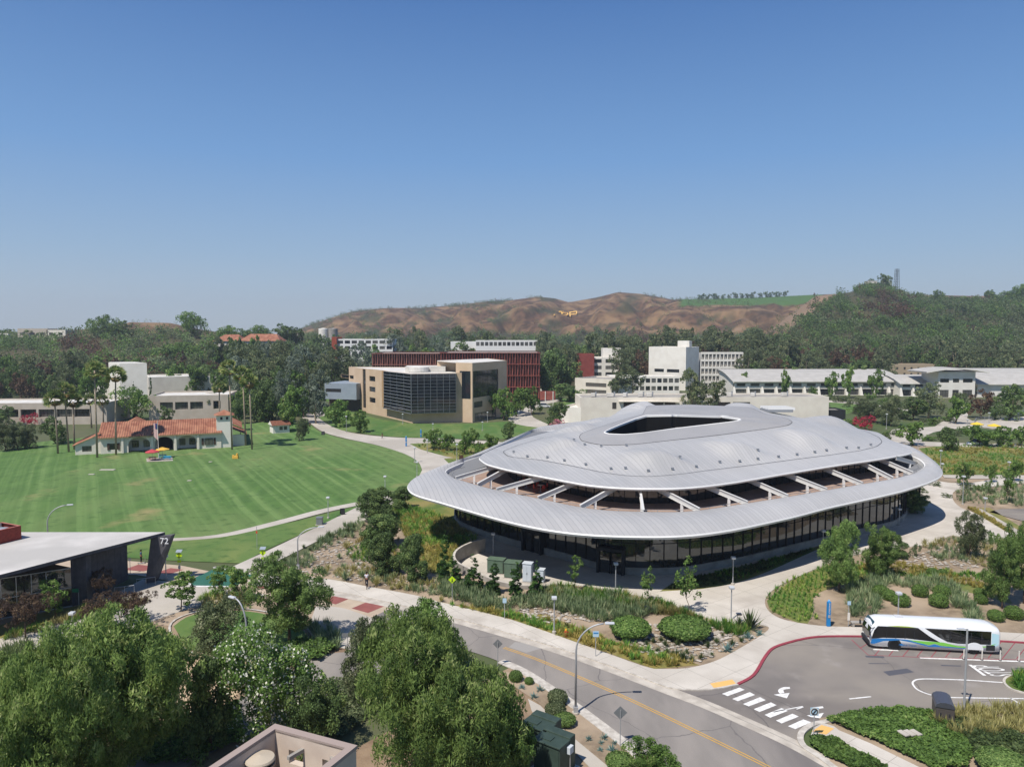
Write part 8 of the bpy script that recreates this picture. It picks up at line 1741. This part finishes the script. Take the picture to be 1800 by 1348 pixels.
for nm, pts in (('side_window', [(1539.0, 1.02), (1544, 1.85), (1550, 2.26), (1620, 2.26), (1642, 1.45), (1659, .98), (1600, 1.2), (1560, 1.15)]), ('side_window', [(1632, 2.26), (1746, 2.24), (1746, 1.0), (1690, .95), (1672, 1.05), (1655, 1.5)])):
    w_ = side_poly(nm, [(bx(a_), z_) for a_, z_ in pts], M_busg, .012)
    for a_ in ((1566, 1582, 1598, 1614) if pts[0][0] < 1600 else (1676, 1694, 1712, 1730)): b = MB(); b.box((bx(a_), sgn * (WB / 2 + .02), 1.6), (.05, .02, .9), M_dark); b.build('window_bar', w_)
side_poly('lime_swoosh', [(bx(a_), z_) for a_, z_ in ((1566, 2.27), (1584, 2.36), (1602, 2.36), (1618, 2.27))], M_bl, .01)
side_poly('blue_swoosh', [(bx(a_), z_) for a_, z_ in ((1540, .95), (1552, 1.05), (1580, 1.12), (1610, 1.05), (1640, .6), (1650, .78), (1660, .62), (1690, .55), (1715, .55), (1715, .48), (1660, .52), (1640, .5), (1612, .82), (1590, .98), (1560, .82), (1544, .5), (1538, .55))], M_bb, .008)
side_poly('green_swoosh', [(bx(a_), z_) for a_, z_ in ((1604, 1.05), (1640, 1.0), (1665, .98), (1690, .72), (1715, .68), (1740, .85), (1756, 1.15), (1745, .8), (1715, .56), (1690, .58), (1660, .66), (1650, .82), (1640, .66), (1620, .84))], M_bg, .01)
side_poly('pale_panel', [(bx(a_), z_) for a_, z_ in ((1747, 2.1), (1759, 2.0), (1759, 1.0), (1750, .7), (1747, 1.0))], M_bp, .009)
g1_ = side_poly('rear_grille', [(bx(a_), z_) for a_, z_ in ((1738, .95), (1753, .95), (1753, .42), (1738, .42))], M_dark, .016)
lg = link('lettering', text_mesh('Foothill Transit', .26, mat('bus_letter_blue', '4a78a8', .5), .004), bus, (bx(1603), sgn * (WB / 2 + .016), .52), 0); lg.rotation_euler = (math.pi / 2, 0, math.pi if sgn > 0 else 0)
side_poly('emblem', [(bx(a_), z_) for a_, z_ in ((1587, .5), (1592, .68), (1596, .56), (1598, .5))], M_bb, .017)
# wheels, skirt over the rear one
def bwheel(x, yy):
    b = MB(); b.tube([(x, yy - .15, .46), (x, yy + .15, .46)], .47, M_tyre, 24); w_ = b.build('wheel', bus); b = MB(); b.lathe([(.3, -.17), (.26, -.1), (.1, -.12), (.08, -.2), (.001, -.2)], M_rim, n=20); r__ = b.build('rim', w_); r__.location = (x, yy, .46); r__.rotation_euler = (-math.pi / 2 if yy * sgn > 0 and sgn > 0 else math.pi / 2, 0, 0)
for xx in (0, -wb):
    for s in (-1, 1): bwheel(xx, s * (WB / 2 - .13))
b = MB(); b.lathe([(.62, 0), (.62, .03), (.001, .03)], M_dark, n=26); wa = b.build('wheel_arch', bus); wa.location = (0, sgn * (WB / 2 - .025), .5); wa.rotation_euler = (-sgn * math.pi / 2, 0, 0)
b = MB(); q = [(-wb + .78 * math.cos(a_), .5 + .62 * math.sin(a_)) for a_ in np.linspace(-.1, math.pi + .1, 16)]; b.add([(x, sgn * (WB / 2 + .05), z) for x, z in q] + [(x, sgn * (WB / 2 - .02), z) for x, z in q], [tuple(range(16))] + [(i, i + 1, 17 + i, 16 + i) for i in range(15)], M_busw); b.build('wheel_cover', bus)
# windscreen, destination panel, mirrors, bumper, roof fairing, tail
b = MB()
ws = [(x_f - .02 + .03, -.98, 1.02), (x_f + .01, .98, 1.02), (x_f - .22, 1.1, 1.75), (x_f - .42, 1.08, 2.1), (x_f - .42, -1.08, 2.1), (x_f - .22, -1.1, 1.75)]
b.add([(x_f + .03, -1.0, .85), (x_f + .03, 1.0, .85), (x_f + .03, 1.02, 1.5), (x_f + .03, -1.02, 1.5)], [(0, 1, 2, 3)], M_busg); b.add([(x_f + .03, -1.02, 1.5), (x_f + .03, 1.02, 1.5), (x_f - .1, 1.06, 2.0), (x_f - .1, -1.06, 2.0)], [(0, 1, 2, 3)], M_busg); b.build('windscreen', bus)
b = MB(); b.add([(x_f - .13, -.95, 2.1), (x_f - .13, .95, 2.1), (x_f - .42, .92, 2.56), (x_f - .42, -.92, 2.56)], [(0, 1, 2, 3)], mat('display_glass', '3c5560', .1)); b.build('destination_display', bus)
b = MB(); b.rbox((x_f - .05, 0, .5), (.35, 2.1, .4), M_dark, b=.08); b.build('bumper', bus)
for s in (-1, 1): b = MB(); b.tube([(x_f - .45, s * 1.15, 2.1), (x_f + .12, s * 1.38, 2.0), (x_f + .15, s * 1.4, 1.75)], .03, M_dark, 6); b.rbox((x_f + .13, s * 1.4, 1.6), (.12, .22, .4), M_dark, b=.03); b.build('mirror', bus); b = MB(); b.rbox((x_f + .0, s * .78, .82), (.12, .3, .14), M_lens, b=.03); b.build('headlight', bus)
b = MB(); b.box((-.8, -.2, HB + .02), (.7, .7, .06), mat('hatch_grey', 'c5c6c8', .5)); b.build('roof_hatch', bus)
b = MB(); b.rbox((x_r - .1, 0, .55), (.3, 2.2, .3), M_dark, b=.06); b.build('rear_bumper', bus)
# painted STOP on the loop, read by drivers coming from the right
me_ = text_mesh('STOP', 1.0, M_white, .001)
for v in me_.vertices: tx, ty, tz = v.co; v.co = (-.25 * tx - 3.3 * ty, .9 * tx, tz)
o = link('road_lettering', me_, None, G(1750, 1178.5) + Vector((0, 0, .02))); struct(o)
# ---------------- people ----------------
M_skin = mat('skin', '9a6a50', .6); M_hair = mat('dark_hair', '1e1712', .8)
def skin_obj(name, parent, verts, edges, rad, m, root=0, sub=1):
    me = bpy.data.meshes.new(name); me.from_pydata(verts, edges, []); me.materials.append(m); o = bpy.data.objects.new(name, me); COL.objects.link(o); o.parent = parent
    bm_ = bmesh.new(); bm_.from_mesh(me); ly = bm_.verts.layers.skin.verify()
    for i, v in enumerate(bm_.verts): v[ly].radius = rad[i] if hasattr(rad[i], '__len__') else (rad[i], rad[i]); v[ly].use_root = i == root
    bm_.to_mesh(me); bm_.free(); md = o.modifiers.new('skin', 'SKIN'); md.use_smooth_shade = True; sb = o.modifiers.new('sub', 'SUBSURF'); sb.levels = sb.render_levels = sub; return o
def person(loc, rz, s, shirt, trousers, pose='walk', shoe=M_dark, scale=1.0):
    t = empty('person', s, 'person', loc, rz); t.scale = (scale,) * 3; k = {'walk': (.22, -.2, .18, -.18), 'stand': (.04, -.03, .08, .05), 'ride': (.28, -.12, .4, .4)}[pose]; fz = .12 if pose == 'ride' else 0
    V = [(0, 0, .92 + fz), (0, 0, 1.15 + fz), (0, .02, 1.38 + fz), (0, .03, 1.47 + fz), (0, .04, 1.56 + fz), (0, .05, 1.68 + fz)]; E = [(0, 1), (1, 2), (2, 3), (3, 4), (4, 5)]; Rd = [(.14, .1), (.13, .1), (.13, .09), .055, .085, .07]
    for sx, kk, ka in ((-1, k[0], k[3]), (1, k[1], k[2])):
        a = len(V); V += [(sx * .1, 0, .88 + fz), (sx * .1, kk * .6 + .03, .5), (sx * .1, kk, .08), (sx * .11, kk + .15, .04)]; E += [(0, a), (a, a + 1), (a + 1, a + 2), (a + 2, a + 3)]; Rd += [.09, .06, .045, .035]
        a = len(V); ay = ka if pose != 'ride' else .35; V += [(sx * .19, .02, 1.38 + fz), (sx * .24, ay * .35, 1.12 + fz), (sx * .23, ay * .9 + .05, (.9 if pose != 'ride' else 1.02) + fz), (sx * .22, ay + .1, (.82 if pose != 'ride' else 1.0) + fz)]; E += [(2, a), (a, a + 1), (a + 1, a + 2), (a + 2, a + 3)]; Rd += [.055, .042, .03, .03]
        h = len(V) - 1; p = V[h]
        for i, (dx, l) in enumerate(((-.03, .06), (-.01, .075), (.01, .08), (.03, .07))): V.append((p[0] + dx, p[1] + .03, p[2] - l)); E.append((h, len(V) - 1)); Rd.append(.009)
        V.append((p[0] - sx * .045, p[1] + .04, p[2] - .02)); E.append((h, len(V) - 1)); Rd.append(.01)
    skin_obj('body', t, V, E, Rd, M_skin)
    sv = [(0, 0, .95 + fz), (0, 0, 1.15 + fz), (0, .02, 1.4 + fz)]; se = [(0, 1), (1, 2)]; sr = [(.16, .12), (.155, .12), (.15, .11)]
    for sx, ka in ((-1, k[3]), (1, k[2])):
        ay = ka if pose != 'ride' else .35; a = len(sv); sv += [(sx * .2, .02, 1.38 + fz), (sx * .235, ay * .25, 1.2 + fz)]; se += [(2, a), (a, a + 1)]; sr += [.07, .06]
    skin_obj('shirt', t, sv, se, sr, shirt)
    tv = [(0, 0, .95 + fz)]; te = []; tr = [(.15, .12)]
    for sx, kk in ((-1, k[0]), (1, k[1])): a = len(tv); tv += [(sx * .1, 0, .85 + fz), (sx * .1, kk * .6 + .03, .5), (sx * .1, kk, .14)]; te += [(0, a), (a, a + 1), (a + 1, a + 2)]; tr += [.1, .075, .06]
    skin_obj('trousers', t, tv, te, tr, trousers)
    b = MB(); b.smooth = True; b.ball((0, .02, 1.66 + fz), .115, M_hair, 10, 7); b.build('hair', t)
    return t
C_ = lambda n, h: mat(n, h, .85)
cy = G(645, 1033, .06); t = empty('bicycle', 'white and dark bicycle ridden on the sidewalk left of the gravelly slope', 'bicycle', cy, .15)
for s in (-.5, .5): b = MB(); b.tube([(0, s + .33 * math.cos(i * .524), .35 + .33 * math.sin(i * .524)) for i in range(13)], .025, M_tyre, 5, False); b.build('wheel', t)
b = MB(); b.tube([(0, -.5, .35), (0, -.15, .85), (0, .4, .85), (0, .5, .35)], .02, M_white_wall, 5); b.tube([(0, -.5, .35), (0, 0, .35), (0, -.15, .9)], .02, M_white_wall, 5); b.tube([(-.25, .42, 1.0), (0, .4, .98), (.25, .42, 1.0)], .015, M_dark, 5); b.build('frame', t); b = MB(); b.rbox((0, -.17, .93), (.14, .25, .06), M_dark, b=.02); b.build('saddle', t)
person(cy + Vector((0, -.12, .1)), .15, 'cyclist in pale top and dark trousers riding toward the crossing', C_('pale_shirt', 'c9c4cc'), C_('dark_trousers', '26283a'), 'ride')
person(G(248, 989, .06), -1.2, 'person in blue shirt on a scooter beside the leaning pier', C_('blue_shirt', '2d4f7c'), C_('black_trousers', '1c1c20'), 'stand', scale=1.0)
g_ = G(249, 990.5, .0); t = empty('kick_scooter', 'kick scooter under the person in the blue shirt', 'scooter', g_, .3); b = MB(); b.rbox((0, 0, .1), (.8, .16, .05), M_steel, b=.02); b.build('deck', t); b = MB(); b.tube([(.38, 0, .1), (.45, 0, 1.0)], .02, M_steel, 6); b.tube([(.45, -.22, 1.0), (.45, .22, 1.0)], .018, M_dark, 6); b.build('handlebar', t)
for s in (-.4, .42): b = MB(); b.tube([(s, -.03, .07), (s, .03, .07)], .07, M_tyre, 10); b.build('wheel', t)
person(G(205, 977, 0), 1.0, 'walker in dark clothes under the pointed roof, left of two companions', C_('black_shirt', '1d1d22'), C_('black_trousers', '1c1c20')); person(G(210, 976, 0), 1.1, 'walker in black under the pointed roof, middle of the three', C_('black_shirt', '1d1d22'), C_('dark_trousers', '26283a')); person(G(218, 973, 0), 1.0, 'walker in tan under the pointed roof, right of the two in black', C_('tan_shirt', 'a08468'), C_('tan_trousers', '9a866c'))
person(G(672, 771, .02), 2.2, 'lone walker in dark clothes on the wide curved path', C_('black_shirt', '1d1d22'), C_('dark_trousers', '26283a')); person(G(545, 752, .02), .3, 'walker in brown near the white kiosk', C_('brown_shirt', '5e3f36'), C_('dark_trousers', '26283a'))
for px, py, s in ((1583, 898, 'person in bright blue in the shade by the right end of the glass wall'),): person(G(px, py + 4, .06), .5, s, C_('bright_blue_shirt', '2c5fa8'), C_('grey_trousers', '55585c'), 'stand')
